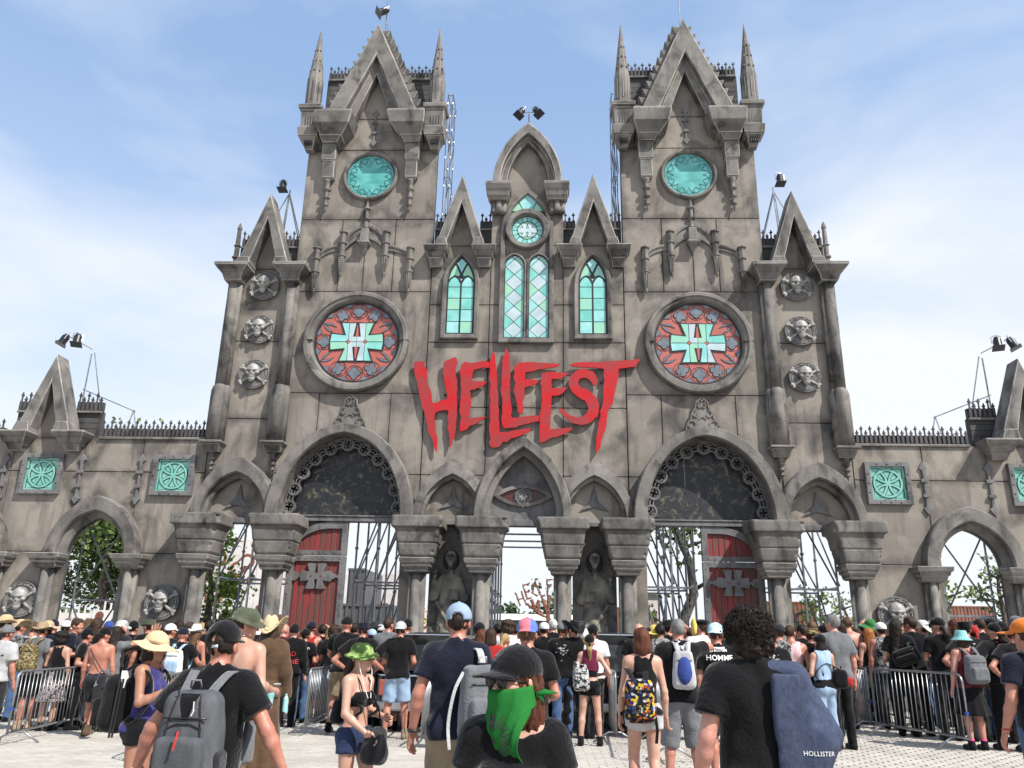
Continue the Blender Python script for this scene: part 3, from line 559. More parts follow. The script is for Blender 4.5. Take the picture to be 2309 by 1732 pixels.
# ------------------------------------------------------------------ centre bay
def centre():
    C=root('centre_bay',(0,0,0),'stone centre bay with four teal lancet windows between the two towers','gate bay')
    e=2.775
    body=[(-e,4.5),(e,4.5),(e,12.6),(-e,12.6)]
    backing(C,body); 
    panels(C,body,[(4.5,5.77,[-e,-1.05,1.05,e]),(5.77,7.66,[-e,-1.05,1.05,e]),(7.66,9.57,[-e,-1.05,1.05,e]),(9.57,10.72,[-e,-1.05,1.05,e]),(10.72,12.6,[-e,-1.05,1.05,e])])
    top=[(-1.05,12.61),(1.05,12.61),(1.05,14.0),(.95,14.6)]+parch(0,14.6,.9,1.75)[::-1][1:-1]+[(-.95,14.6),(-1.05,14.0)]
    M('gable_infill',prism(top,-.2,.0),'stone_wall',C)
    for s in (-1,1): M('gable_infill',prism([(s*1.93-.62,12.605),(s*1.93+.62,12.605),(s*1.93,14.5)][::s],-.14,.006),'stone_wall',C)
    gable(C,0,14.45,[('p',1.03,2.06,-.15),('p',1.03,2.06,.46),('p',1.0,2.02,.5),('p',.82,1.70,.5),('p',.80,1.68,.46),('p',.80,1.68,.28),('p',.62,1.50,.28),('p',.62,1.50,-.02)])
    for s in (-1,1):
        x=s*.86; b=lambda h:(x-h,x+h)
        cp=M('gable_capital',stack([(13.95,*b(.26),-.02,.34),(14.02,*b(.275),-.02,.38),(14.05,*b(.31),-.02,.42),(14.2,*b(.335),-.02,.47),(14.23,*b(.36),-.02,.50),(14.36,*b(.38),-.02,.56),(14.45,*b(.38),-.02,.56)]),'stone_trim',C,bevel=.014)
        for k,dx in enumerate((-.13,.02,.14)): M('colonnette',lathe([(.04,13.56),(.10,13.6),(.115,13.66),(.105,13.7),(.10,13.95)],(x+dx,-.12 if k!=1 else -.2,0),12),'stone_trim',cp,smooth=True)
        g=s*1.93
        gable(C,g,12.42,[('c',.72,2.36,-.12),('c',.72,2.36,.38),('c',.70,2.30,.42),('c',.44,1.45,.42),('c',.42,1.40,.38),('c',.42,1.40,-.02)])
        for d in (-1,1):
            bl=[(g+d*.72,12.42),(g+d*.36,12.42),(g+d*.41,12.64),(g+d*.655,12.64)]
            M('gable_foot',prism(bl[::d],.0,.5),'stone_trim',C,bevel=.02)
            x=g+d*.70; b=lambda h:(x-h,x+h)
            M('corbel',stack([(11.85,*b(.17),0,.16),(12.1,*b(.20),0,.24),(12.13,*b(.25),0,.32),(12.24,*b(.29),0,.40),(12.27,*b(.33),0,.44),(12.38,*b(.36),0,.5),(12.42,*b(.36),0,.5)]),'stone_trim',C,bevel=.018)
        for u0,u1 in ((1.06,1.42),(2.42,2.77)): parapet(C,min(s*u0,s*u1),max(s*u0,s*u1),13.26,13.55,-.2)
        M('attic_wall',prism(rect(min(s*1.06,s*2.77),max(s*1.06,s*2.77),12.55,13.2),-.36,-.21),'stone_iron',C)
        # side lancet
        x=s*1.89; fo=lancet(x,9.63,11.3,.54,1.0); fi=lancet(x,9.80,11.36,.40,.86)
        w=M('lancet_window',loft([(fo,0),(fo,.12),(inset(fo,.03),.15),(inset(fi,-.02),.13),(fi,.02)],True),'stone_trim',C)
        M('lead_ground',prism(lancet(x,9.78,11.36,.41,.88),.0,.03),'lead',w)
        gl=lead_in(lancet(x,9.83,11.37,.37,.80)); cells=[]; zz=[9.82,10.19,10.55,10.91,11.26]
        for i in range(4):
            for d in (0,1): cells.append((rect(x-.37+d*.385,x-.015+d*.385,zz[i],zz[i+1]),['aqua','teal','green','teal','aqua'][(i+d*2+(i*d))%5]))
        for d in (-1,1): cells.append((lead_in([(x+d*.015,11.26),(x+d*.37,11.26),(x+d*.37,11.38),(x+d*.29,11.52),(x+d*.19,11.585),(x+d*.10,11.52),(x+d*.015,11.36)]),'teal' if d<0 else 'aqua'))
        for d in (-1,1): cells.append((lead_in([(x+d*.40,11.45),(x+d*.30,11.55),(x+d*.19,11.62),(x+d*.07,11.58),(x+d*.03,11.66),(x+d*.15,11.93),(x+d*.25,12.0),(x+d*.42,12.0)]),'green'))
        cells.append(([(x,11.70),(x+.14,12.0),(x+.3,12.3),(x-.3,12.3),(x-.14,12.0)],'aqua')); cells.append(([(x-.05,11.52),(x,11.43),(x+.05,11.52)],'white'))
        panes(w,cells,gl,.03,['teal'],.012)
        # statue niche below
        nb=rect(min(s*1.30,s*2.42),max(s*1.30,s*2.42),0,4.5); M('niche_wall',prism(nb,-.35,-.12),'stone_trim',C)
        M('niche_lintel',prism(rect(min(s*1.3,s*2.45),max(s*1.3,s*2.45),4.44,4.56),-.1,.12),'stone_trim',C,bevel=.01)
        x=s*1.86; O1=parch(x,4.56,1.02,1.58,12); I1=parch(x,4.56,.82,1.18,12); I2=parch(x,4.56,.74,1.06,12)
        M('niche_arch',loft([(O1,0),(O1,.34),(I1,.40),(I1,.28),(I2,.25),(I2,.0)]),'stone_trim',C)
        triskele(C,x,5.05)
    # centre window group
    fo=[(-.78,9.52),(.78,9.52),(.78,12.95)]+parch(0,12.95,.78,1.48,10)[::-1][1:-1]+[(-.78,12.95)]; fi=inset(fo,.14)
    W_=M('centre_window',loft([(fo,0),(fo,.13),(inset(fo,.02),.15),(inset(fo,.12),.15),(fi,.12),(fi,.02)],True),'stone_trim',C)
    M('window_wall',prism(inset(fo,.1),-.02,.035),'stone_trim',W_)
    rg=M('roundel_frame',loft([(circ(0,13.07,.65),.0),(circ(0,13.07,.65),.20),(circ(0,13.07,.62),.24),(circ(0,13.07,.50),.22),(circ(0,13.07,.47),.12),(circ(0,13.07,.455),.04)],True),'stone_trim',W_)
    M('lead_ground',prism(circ(0,13.07,.47),.036,.05),'lead',rg)
    oc=lead_in(circ(0,13.07,.45,24)); cells=[]
    for q in range(16):
        t0,t1=2*PI*q/16,2*PI*(q+1)/16; cells.append(([(.30*math.cos(t0),13.07+.30*math.sin(t0)),(.5*math.cos(t0),13.07+.5*math.sin(t0)),(.5*math.cos(t1),13.07+.5*math.sin(t1)),(.30*math.cos(t1),13.07+.30*math.sin(t1))],'teal' if q%2 else 'aqua'))
    cells.append((circ(0,13.07,.285,16),'green')); panes(rg,cells,oc,.05,['teal'],.009)
    k=.0014; oq=[(10,150),(62,147),(122,152),(86,53),(194,64),(201,0)]; up=oq+[(x,-y) for x,y in oq[::-1][1:]]; rt=[(27,38)]+up+[(27,-38)]; cr=rt+[(-x,y) for x,y in rt[::-1]]
    cr=[(x*k,13.07+y*k) for x,y in cr]; M('lead_cross',prism(inset(cr,-.014),.06,.066),'lead',rg); M('cross_pane',prism(cr,.06,.074),'glass_white',rg)
    tri=lead_in(parch(0,13.70,.50,.66,8)); tri=tri[:]; M('lead_ground',prism(tri,.036,.05),'lead',W_)
    panes(W_,[([(-.6,13.6),(-.18,13.6),(-.16,13.8),(-.32,14.1),(-.6,14.1)],'green'),([(.6,13.6),(.6,14.1),(.32,14.1),(.16,13.8),(.18,13.6)],'green'),([(-.14,13.75),(.14,13.75),(.30,14.1),(.1,14.5),(-.1,14.5),(-.30,14.1)],'aqua')],tri,.05,['aqua'],.012)
    for x in (-.35,.35):
        ol=lancet(x,9.69,11.9,.285,.36); fr=M('lancet_frame',loft([(inset(ol,-.055),.03),(inset(ol,-.055),.12),(inset(ol,-.01),.14),(ol,.04)],True),'stone_trim',W_)
        M('lead_ground',prism(ol,.036,.05),'lead',fr); gl=lead_in(inset(lead_in(ol),.012)); cells=[]; hh=.49
        for i in range(6):
            c=9.93+i*hh; cells.append(([(x-.26,c),(x,c-hh/2),(x+.26,c),(x,c+hh/2)],'white'))
            for d in (-1,1): cells.append((lead_in([(x,c+hh/2),(x+d*.28,c-.02),(x+d*.28,c+hh+.02)]),['teal','aqua','green'][(i+(d>0))%3]))
        for d in (-1,1): cells.append((lead_in([(x,9.685),(x+d*.28,9.685),(x+d*.28,9.95)]),'aqua'))
        panes(fr,cells,gl,.05,['teal'],.010)
    # all-seeing eye arch over the middle doorway
    O1=parch(0,4.6,1.27,2.14,14); I1=parch(0,4.6,1.03,1.83,14); I2=parch(0,4.6,.88,1.66,14)
    M('eye_arch',loft([(O1,0),(O1,.52),(parch(0,4.6,1.24,2.10,14),.57),(parch(0,4.6,1.05,1.86,14),.57),(I1,.52),(I1,.34),(I2,.30),(I2,-.05)]),'stone_trim',C)
    M('eye_ground',prism(lead_in(I2),-.06,.012),'stone_metal',C)
    ey=arc3((-.78,5.22),(0,5.52),(.78,5.22),16)+arc3((.78,5.22),(0,4.94),(-.78,5.22),16)[1:-1]; ei=arc3((-.62,5.22),(0,5.42),(.62,5.22),16)+arc3((.62,5.22),(0,5.02),(-.62,5.22),16)[1:-1]
    E_=M('eye',loft([(ey,.0),(ey,.10),(ei,.12),(ei,.03)],True),'stone_trim',C); M('eyeball',prism(ei,.0,.05),'glass_eye',E_)
    M('eye_medallion',join(prism(circ(0,5.2,.22,24),.05,.075),ribbon(circ(0,5.2,.20,24),.03,.07,.11,True),ribbon(circ(0,5.2,.12,20),.02,.07,.10,True),*[ribbon(spiral(d*.19,5.2+e_*.1,.09,PI/2*e_,5,14,d*e_),.022,.06,.10) for d in (-1,1) for e_ in (-1,1)],prism([(-.05,5.42),(0,5.38),(.05,5.42),(0,5.50)],.05,.1),prism([(-.05,4.98),(0,4.90),(.05,4.98),(0,5.02)],.05,.1)),'stone_metal',E_)
    k=.0006; M('cross_emblem',prism([(x*.0005,5.2+(y-13.07)/.0014*.0005) for x,y in [(a/.0014,b) for a,b in cr]],.07,.105),'bone',E_)
    M('lintel',prism(rect(-.86,.86,4.44,4.60),-.3,.04),'stone_metal',C,bevel=.01)
    return C
def triskele(P,x,z):
    pts=[(x+rr*math.cos(PI/2+q*2*PI/3+aa)*1.15,z+rr*math.sin(PI/2+q*2*PI/3+aa)*1.1) for q in range(3) for rr,aa in ((.095,-1.0),(.12,-.62),(.19,-.26),(.36,0),(.19,.26),(.12,.62))]
    M('triskele_field',prism([(x+(a-x)*1.22,z+(b-z)*1.22) for a,b in pts],-.01,.012),'stone_trim',P)
    M('triskele',prism(pts,-.01,.05),'stone_metal',P,bevel=.012)
flat('glass_eye',(.09,.012,.012),.4,var=.8,scale=2,dark=(.03,.02,.02))
centre()
# ------------------------------------------------------------------ side turrets
def turret(s):
    cx=7.62*s; T=root('side_turret',(cx,0,0),'narrow stone turret with three skull roundels and clustered columns on the %s'%side(s),'turret','side turrets of the gate')
    U=lambda a,b:(min(s*a,s*b),max(s*a,s*b)); reg=rect(*U(6.815,8.66),4.5,11.85)
    backing(T,reg); panels(T,reg,[(4.5,7.29,list(U(6.815,8.66))),(7.29,9.58,list(U(6.815,8.66))),(9.58,11.85,list(U(6.815,8.66)))])
    M('gable_infill',prism([(cx-.6,11.855),(cx+.6,11.855),(cx,13.8)],-.14,.0),'stone_wall',T)
    gable(T,cx,11.78,[('c',.76,2.34,-.12),('c',.76,2.34,.46),('c',.74,2.28,.5),('c',.43,1.52,.5),('c',.41,1.48,.46),('c',.41,1.48,-.02)])
    for d in (-1,1):
        bl=[(cx+d*.77,11.78),(cx+d*.34,11.78),(cx+d*.38,11.98),(cx+d*.70,11.98)]; M('gable_foot',prism(bl[::d],0,.58),'stone_trim',T,bevel=.02)
        x=cx+d*.845; b=lambda h:(x-h,x+h)
        M('capital',stack([(11.30,*b(.23),0,.42),(11.5,*b(.30),0,.50),(11.53,*b(.33),0,.54),(11.58,*b(.38),0,.58),(11.62,*b(.42),0,.62),(11.70,*b(.48),0,.68),(11.78,*b(.48),0,.68)]),'stone_trim',T,bevel=.02)
        for k,(dx,y,r) in enumerate(((0,-.2,.128),(-.125,-.11,.085),(.125,-.11,.085))):
            M('shaft',lathe([(r,8.2),(r,11.32)],(x+dx,y,0),14),'stone_trim',T,smooth=True,bevel=.0)
            M('shaft_base',lathe([(r+.055,6.55),(r+.055,8.05),(r+.02,8.18),(r,8.2)],(x+dx*1.05,y-.02,0),14),'stone_trim',T,smooth=True)
        M('base_plate',stack([(6.30,*b(.20),0,.24),(6.36,*b(.22),0,.27),(6.5,*b(.26),0,.34),(6.53,*b(.31),0,.44),(6.58,*b(.31),0,.44)]),'stone_trim',T,bevel=.01)
        M('pendant',lathe(drop_prof(.62,.10),(x,-.12,6.31),8),'stone_trim',T,smooth=True)
    x=s*8.49; M('finial',lathe([(.07,11.78),(.07,12.02),(.115,12.05),(.115,12.09),(.07,12.12),(.07,12.4),(.11,12.44),(.07,12.48),(.055,12.95),(.075,13.0),(.05,13.1),(.01,13.2)],(x,-.3,0),8),'stone_trim',T)
    M('attic_wall',prism(rect(*U(6.84,8.6),11.8,12.67),-.34,-.21),'stone_iron',T); parapet(T,*U(6.84,7.3),12.67,12.96,-.2); parapet(T,*U(7.95,8.58),12.67,12.96,-.2)
    O1=parch(cx,4.56,1.12,1.60,14); I1=parch(cx,4.56,.86,1.14,14); I2=parch(cx,4.56,.77,1.02,14)
    M('arch',loft([(O1,0),(O1,.42),(parch(cx,4.56,1.09,1.56,14),.47),(parch(cx,4.56,.89,1.18,14),.47),(I1,.42),(I1,.26),(I2,.22),(I2,-.02)]),'stone_trim',T)
    triskele(T,cx,5.0); M('lintel',prism(rect(*U(6.9,8.5),4.42,4.56),-.3,.06),'stone_metal',T,bevel=.01)
    for i,z in enumerate((11.26,9.91,8.56)): skull(cx,z,.02,.43,'skull and crossbones roundel, %s of the three on the %s turret'%(('top','middle','lowest')[i],side(s)))
# ------------------------------------------------------------------ skull roundels
SK={}
def skull_meshes():
    def sk(p):
        d=s_ell(p,(0,-.10,.10),(.165,.135,.16)); d=smin(d,s_ell(p,(0,-.13,-.02),(.125,.10,.10)),.05)
        d=smin(d,s_ell(p,(0,-.15,-.13),(.085,.075,.10)),.035)
        for x in (-1,1):
            d=smin(d,s_ell(p,(x*.115,-.16,.0),(.05,.05,.035)),.02)
            d=smin(d,s_cone(p,(x*.02,-.235,.065),(x*.11,-.20,.075),.018,.02),.02)
        for x in (-1,1): d=smax(d,-s_ell(p,(x*.062,-.245,.02),(.042,.07,.036)),.012)
        d=smax(d,-s_ell(p,(0,-.25,-.055),(.02,.05,.032)),.01)
        t=np.maximum(s_box(p,(0,-.215,-.125),(.06,.03,.006)),-1); d=smax(d,-t,.008)
        for x in (-.045,-.027,-.009,.009,.027,.045): d=smax(d,-s_box(p,(x,-.235,-.12),(.0035,.02,.03)),.006)
        for x in (-1,1): d=smax(d,-s_ell(p,(x*.12,-.19,-.09),(.035,.05,.05)),.02)
        return d+.003*wob(p,30,3)
    def bn(p):
        d=1e3
        for x in (-1,1):
            a=np.array((x*.33,-.07,.20)); b=np.array((-x*.33,-.07,-.24)); c=s_cone(p,a,b,.036,.036)
            for e,o in ((a,b),(b,a)):
                dr=(e-o)/np.linalg.norm(e-o); pr=np.array((-dr[2],0,dr[0]))
                for k in (-1,1): c=smin(c,s_sph(p,e+pr*k*.042+dr*.02,.045),.03)
            d=smin(d,c,.015) if not np.isscalar(d) else c
        return d
    def dk(p):
        r=np.sqrt(p[0]**2+p[2]**2); d=np.maximum(r-.43,np.abs(p[1]+.02)-.035)
        rim=np.sqrt((r-.415)**2+(p[1]+.055)**2)-.022; d=smin(d,rim,.02); return smax(d,-s_ell(p,(0,-.16,0),(.33,.14,.33)),.02)
    for nm,fn,lo,hi,h in (('skull',sk,(-.22,-.30,-.26),(.22,.03,.28),.011),('crossbones',bn,(-.45,-.14,-.36),(.45,.0,.32),.013),('disc',dk,(-.46,-.1,-.46),(.46,.03,.46),.014)):
        v,f=snet(fn,lo,hi,h); me=bpy.data.meshes.new(nm); me.from_pydata(v.tolist(),[],f.tolist()); me.polygons.foreach_set('use_smooth',[True]*len(f)); me.materials.append(MATS['bone' if nm!='disc' else 'stone_metal']); SK[nm]=me
    ch=[]
    for q in range(26):
        t=2*PI*q/26; c=Vector((.362*math.cos(t),-.075,.362*math.sin(t))); tg=Vector((-math.sin(t),0,math.cos(t))); nn=Vector((math.cos(t),0,math.sin(t))) if q%2 else Vector((0,1,0))
        ch.append(tube([c+tg*.040*math.cos(a)+nn*.019*math.sin(a) for a in [2*PI*i/8 for i in range(8)]],.0085,4,True))
    v,f=join(*ch); me=bpy.data.meshes.new('chain'); me.from_pydata(v,[],f); me.polygons.foreach_set('use_smooth',[True]*len(f)); me.materials.append(MATS['bone']); SK['chain']=me
def skull(u,v,w,r,label):
    if not SK: skull_meshes()
    R_=root('skull_roundel',(u,-w-.02,v),label,'roundel','skull and crossbones roundels')
    k=r/.43
    for nm in ('disc','chain','crossbones','skull'): q=k*(1.14 if nm=='skull' else 1); O(nm,SK[nm],SK[nm].materials[0],R_,scale=(q,q,q),off=Vector(R_.location))
turret(-1); turret(1)
# ------------------------------------------------------------------ wings
def wing(s):
    Wn=root('wing_wall',(s*12.4,0,0),'low crested stone wing wall with pointed arch openings on the %s'%side(s),'wall','low wings of the gate')
    F=lambda p:p if s>0 else [(-a,b) for a,b in p][::-1]
    U=lambda l:sorted(s*a for a in l); P=lambda a,b:(min(s*a,s*b),max(s*a,s*b))
    A1,A2=11.33,14.95
    reg=[(8.66,0),(A1-.76,0)]+parch(A1,3.55,.76,.95)+[(A1+.76,0),(A2-.76,0)]+parch(A2,3.55,.76,.95)+[(A2+.76,0),(16.9,0),(16.9,6.7),(8.66,6.7)]
    reg=F(reg)
    for a,b in ((8.66,A1-.77),(A1+.77,A2-.77),(A2+.77,16.9)): M('backing',prism(rect(*P(a,b),0,3.59),-.2,-.09),'joint_shadow',Wn)
    M('backing',prism(rect(*P(8.66,16.9),5.0,6.7),-.2,-.09),'joint_shadow',Wn)
    for a,b in ((8.66,A1-.76),(A1+.76,A2-.76),(A2+.76,16.9)): panels(Wn,rect(*P(a,b),0,3.59),[(0,3.59,list(P(a,b)))])
    panels(Wn,reg,[(3.59,5.76,U([8.66,10.47,12.12,14.1,15.8,16.9])),(5.76,6.7,U([8.66,10.47,12.12,14.1,15.8,16.9]))],back=.18)
    for ai,A in enumerate((A1,A2)):
        x=s*A; O1=parch(x,3.55,1.24,1.52,14); I1=parch(x,3.55,.92,1.10,14); I2=parch(x,3.55,.84,1.02,14); I3=parch(x,3.55,.76,.95,14)
        M('arch',loft([(O1,0),(O1,.26),(parch(x,3.55,1.21,1.48,14),.31),(parch(x,3.55,.95,1.14,14),.31),(I1,.26),(I1,.14),(I2,.10),(I3,.0),(I3,-.22)]),'stone_trim',Wn)
        for d in (-1,1):
            c=x+d*1.17-d*.06; b=lambda h:(c-h,c+h)
            M('arch_capital',stack([(3.16,*b(.25),0,.28),(3.2,*b(.31),0,.34),(3.3,*b(.33),0,.38),(3.32,*b(.37),0,.42),(3.40,*b(.38),0,.44),(3.42,*b(.43),0,.48),(3.53,*b(.45),0,.50)]),'stone_trim',Wn,bevel=.014)
            for dx,y,r in ((-d*.0,-.18,.105),(d*.115,-.1,.078),(-d*.115,-.09,.078)): M('shaft',lathe([(r,-.3),(r,3.18)],(c+dx,y,0),12),'stone_trim',Wn,smooth=True)
    g=s*13.17
    M('gable_infill',prism([(g-.6,6.7),(g+.6,6.7),(g,8.7)],-.12,.004),'stone_wall',Wn)
    gable(Wn,g,6.78,[('c',.80,2.26,-.12),('c',.80,2.26,.38),('c',.78,2.2,.42),('c',.41,1.46,.42),('c',.39,1.42,.38),('c',.39,1.42,-.02)])
    for d in (-1,1):
        bl=[(g+d*.81,6.78),(g+d*.34,6.78),(g+d*.38,7.05),(g+d*.71,7.05)]; M('gable_foot',prism(bl[::d],0,.5),'stone_trim',Wn,bevel=.02)
        c=g+d*.80; b=lambda h:(c-h,c+h)
        M('corbel',stack([(6.28,*b(.18),0,.2),(6.46,*b(.25),0,.30),(6.49,*b(.30),0,.36),(6.62,*b(.36),0,.44),(6.65,*b(.41),0,.5),(6.74,*b(.46),0,.56),(6.79,*b(.46),0,.56)]),'stone_trim',Wn,bevel=.018)
    M('attic_wall',prism(rect(*P(12.0,14.45),6.7,7.55),-.5,-.33),'stone_iron',Wn)
    for k in range(5): M('slate_board',prism(rect(*P(12.02,14.43),6.72+k*.165,6.72+k*.165+.15),-.33,-.31),'stone_iron',Wn)
    parapet(Wn,*P(12.0,12.75),7.55,7.85,-.3); parapet(Wn,*P(13.6,14.45),7.55,7.85,-.3); parapet(Wn,*P(8.68,11.75),6.73,7.0,.0); parapet(Wn,*P(14.5,16.8),6.73,7.0,.0)
    for x in (9.50,13.17,16.6): knot(Wn,s*x,5.67)
    for x in (10.44,12.10,14.25): arrow(Wn,s*x,6.25,4.85,.06,1.0)
    for x,n in ((9.28,'between wing arch and turret'),(13.02,'beyond the wing arch')): skull(s*x,2.36,.02,.45,'low skull and crossbones roundel %s on the %s'%(n,side(s)))
def knot(P,cx,cz):
    fo=rect(cx-.575,cx+.575,cz-.555,cz+.555); fi=rect(cx-.445,cx+.445,cz-.435,cz+.435)
    F_=M('knot_window',loft([(fo,0),(fo,.12),(fi,.12),(fi,.02)],True),'stone_metal',P,bevel=.008)
    for i in range(5):
        t=-.5+i*.25
        for a,b in ((t*1.02,.5),(t*1.02,-.5),(.51,t*.98),(-.51,t*.98)):
            if abs(a)==.51 and i in (0,4): continue
            M('rivet',lathe([(.028,0),(.024,.014),(.01,.022)],(0,0,0),6),'stone_metal',F_,local=True).location=(0,0,0)
            o=COL.objects[-1]; o.rotation_euler.x=PI/2; o.location=Vector((cx+a,-.12,cz+b))-WL[P.name]
    M('pane',prism(rect(cx-.45,cx+.45,cz-.44,cz+.44),-.01,.03),'glass_knot',F_)
    h=.44; paths=[]
    for dx,dy in ((1,0),(-1,0),(0,1),(0,-1)):
        a0=math.atan2(-dy,-dx); R=.93*h; paths.append(([(cx+dx*1.0*h+R*math.cos(a0+t),cz+dy*1.0*h+R*math.sin(a0+t)) for t in [(-.95+1.9*i/16) for i in range(17)]],False))
    paths.append((circ(cx,cz,.80*h,32),True))
    for sx in (-1,1):
        for sy in (-1,1): paths.append(([(cx+sx*.95*h,cz+sy*.35*h),(cx+sx*.94*h,cz+sy*.94*h),(cx+sx*.35*h,cz+sy*.95*h)],False))
    M('lead_lines',join(*[ribbon(p,.085,.03,.040,c) for p,c in paths]),'lead',F_)
    M('knot_band',join(*[ribbon(p,.052,.036,.050+.0015*i,c) for i,(p,c) in enumerate(paths)]),'glass_knot',F_)
wing(-1); wing(1)
# ------------------------------------------------------------------ eight pillars
def cap_mesh(seed):
    zs=[3.50,3.56,3.60,3.86,3.875,3.885,3.905,4.17,4.24,4.262,4.272,4.31,4.53,4.57,4.60]; ws=[.36,.43,.455,.505,.500,.478,.525,.560,.585,.600,.650,.664,.664,.650,.63]
    def fn(p):
        z=p[2]; w=np.interp(z,zs,ws); d=np.maximum(np.maximum(np.abs(p[0])-w,np.abs(p[1]+.40)-(w*.80-.02)),np.abs(z-4.045)-.525)
        cor=(np.abs(p[0])+np.abs(p[1]+.40))*.707-(w*1.8-.02)*.707+.035; d=smax(d,cor,.02)*.8+.004*wob(p,6,seed)+.0022*wob(p,26,seed+1)
        for k in range(3):
            rs=np.random.RandomState(seed+9+k); x=rs.choice((-1,1)); c=(x*(.66-.09*k),-.92+.06*k,4.5-.36*k-rs.rand()*.2); d=smax(d,-(s_ell(p,c,(.11,.09,.12))+.025*wob(p,30,seed+k)),.008)
        return d
    v,f=snet(fn,(-.8,-1.0,3.46),(.8,.12,4.64),.02); me=bpy.data.meshes.new('capital'); me.from_pydata(v.tolist(),[],f.tolist()); me.polygons.foreach_set('use_smooth',[True]*len(f)); me.materials.append(MATS['stone_trim']); return me
CAPM=[cap_mesh(i*5+1) for i in range(3)]
PN={-8.36:'left of the leftmost doorway',-6.35:'between leftmost doorway and left red door',-2.655:'left of the left robed skeleton',-1.025:'left of the middle doorway',1.025:'right of the middle doorway',2.655:'right of the right robed skeleton',6.35:'between right red door and rightmost doorway',8.36:'right of the rightmost doorway'}
for i,(u,t) in enumerate(PN.items()):
    P_=root('pillar',(u,0,0),'clustered stone pillar with heavy block capital '+t,'pillar','pillars of the gate')
    o=O('capital',CAPM[i%3],'stone_trim',P_,off=Vector((u,0,0))); o.scale=((1,-1)[i%2] if False else 1,1,1)
    b=lambda h:(u-h,u+h)
    M('abacus',stack([(3.17,*b(.24),.05,.62),(3.2,*b(.29),.05,.66),(3.30,*b(.31),.03,.68),(3.31,*b(.36),.03,.72),(3.40,*b(.37),.03,.73),(3.41,*b(.41),0,.76),(3.53,*b(.43),0,.78)]),'stone_trim',P_,bevel=.014)
    for dx,y,r in ((0,-.42,.125),(-.135,-.32,.092),(.135,-.32,.092),(0,-.2,.11)): M('shaft',lathe([(r+.05,-.4),(r+.05,.3),(r,.36),(r,3.19)],(u+dx,y,0),14),'stone_trim',P_,smooth=True)
# ------------------------------------------------------------------ red lettering
SG=root('gate_sign',(0,-.12,6.3),'red jagged HELLFEST lettering fixed across the gate','sign')
for i,(ch,t) in enumerate(LETTERS):
    pts=[tuple(float(x) for x in q.split(',')) for q in t.split()]; fine=[]
    for j in range(len(pts)):
        a,b=pts[j],pts[(j+1)%len(pts)]; n=max(1,int(math.hypot(b[0]-a[0],b[1]-a[1])/.075))
        for k in range(n):
            jt=0 if k==0 else random.uniform(-.011,.011); fine.append((a[0]+(b[0]-a[0])*k/n+jt,a[1]+(b[1]-a[1])*k/n+random.uniform(-.008,.008)*(k>0)))
    if area(fine)<0: fine=fine[::-1]
    M('letter_'+ch.lower(),prism(fine,.085+.004*(i%2),.135+.004*(i%2)),'red_paint',SG)
for u,v in ((-2.2,8.0),(-1.3,8.2),(-.6,7.6),(.1,8.3),(1.0,8.0),(1.7,7.5),(2.1,8.4)): M('standoff',box(u-.03,u+.03,-.09,.0,v-.03,v+.03),'black_metal',SG)
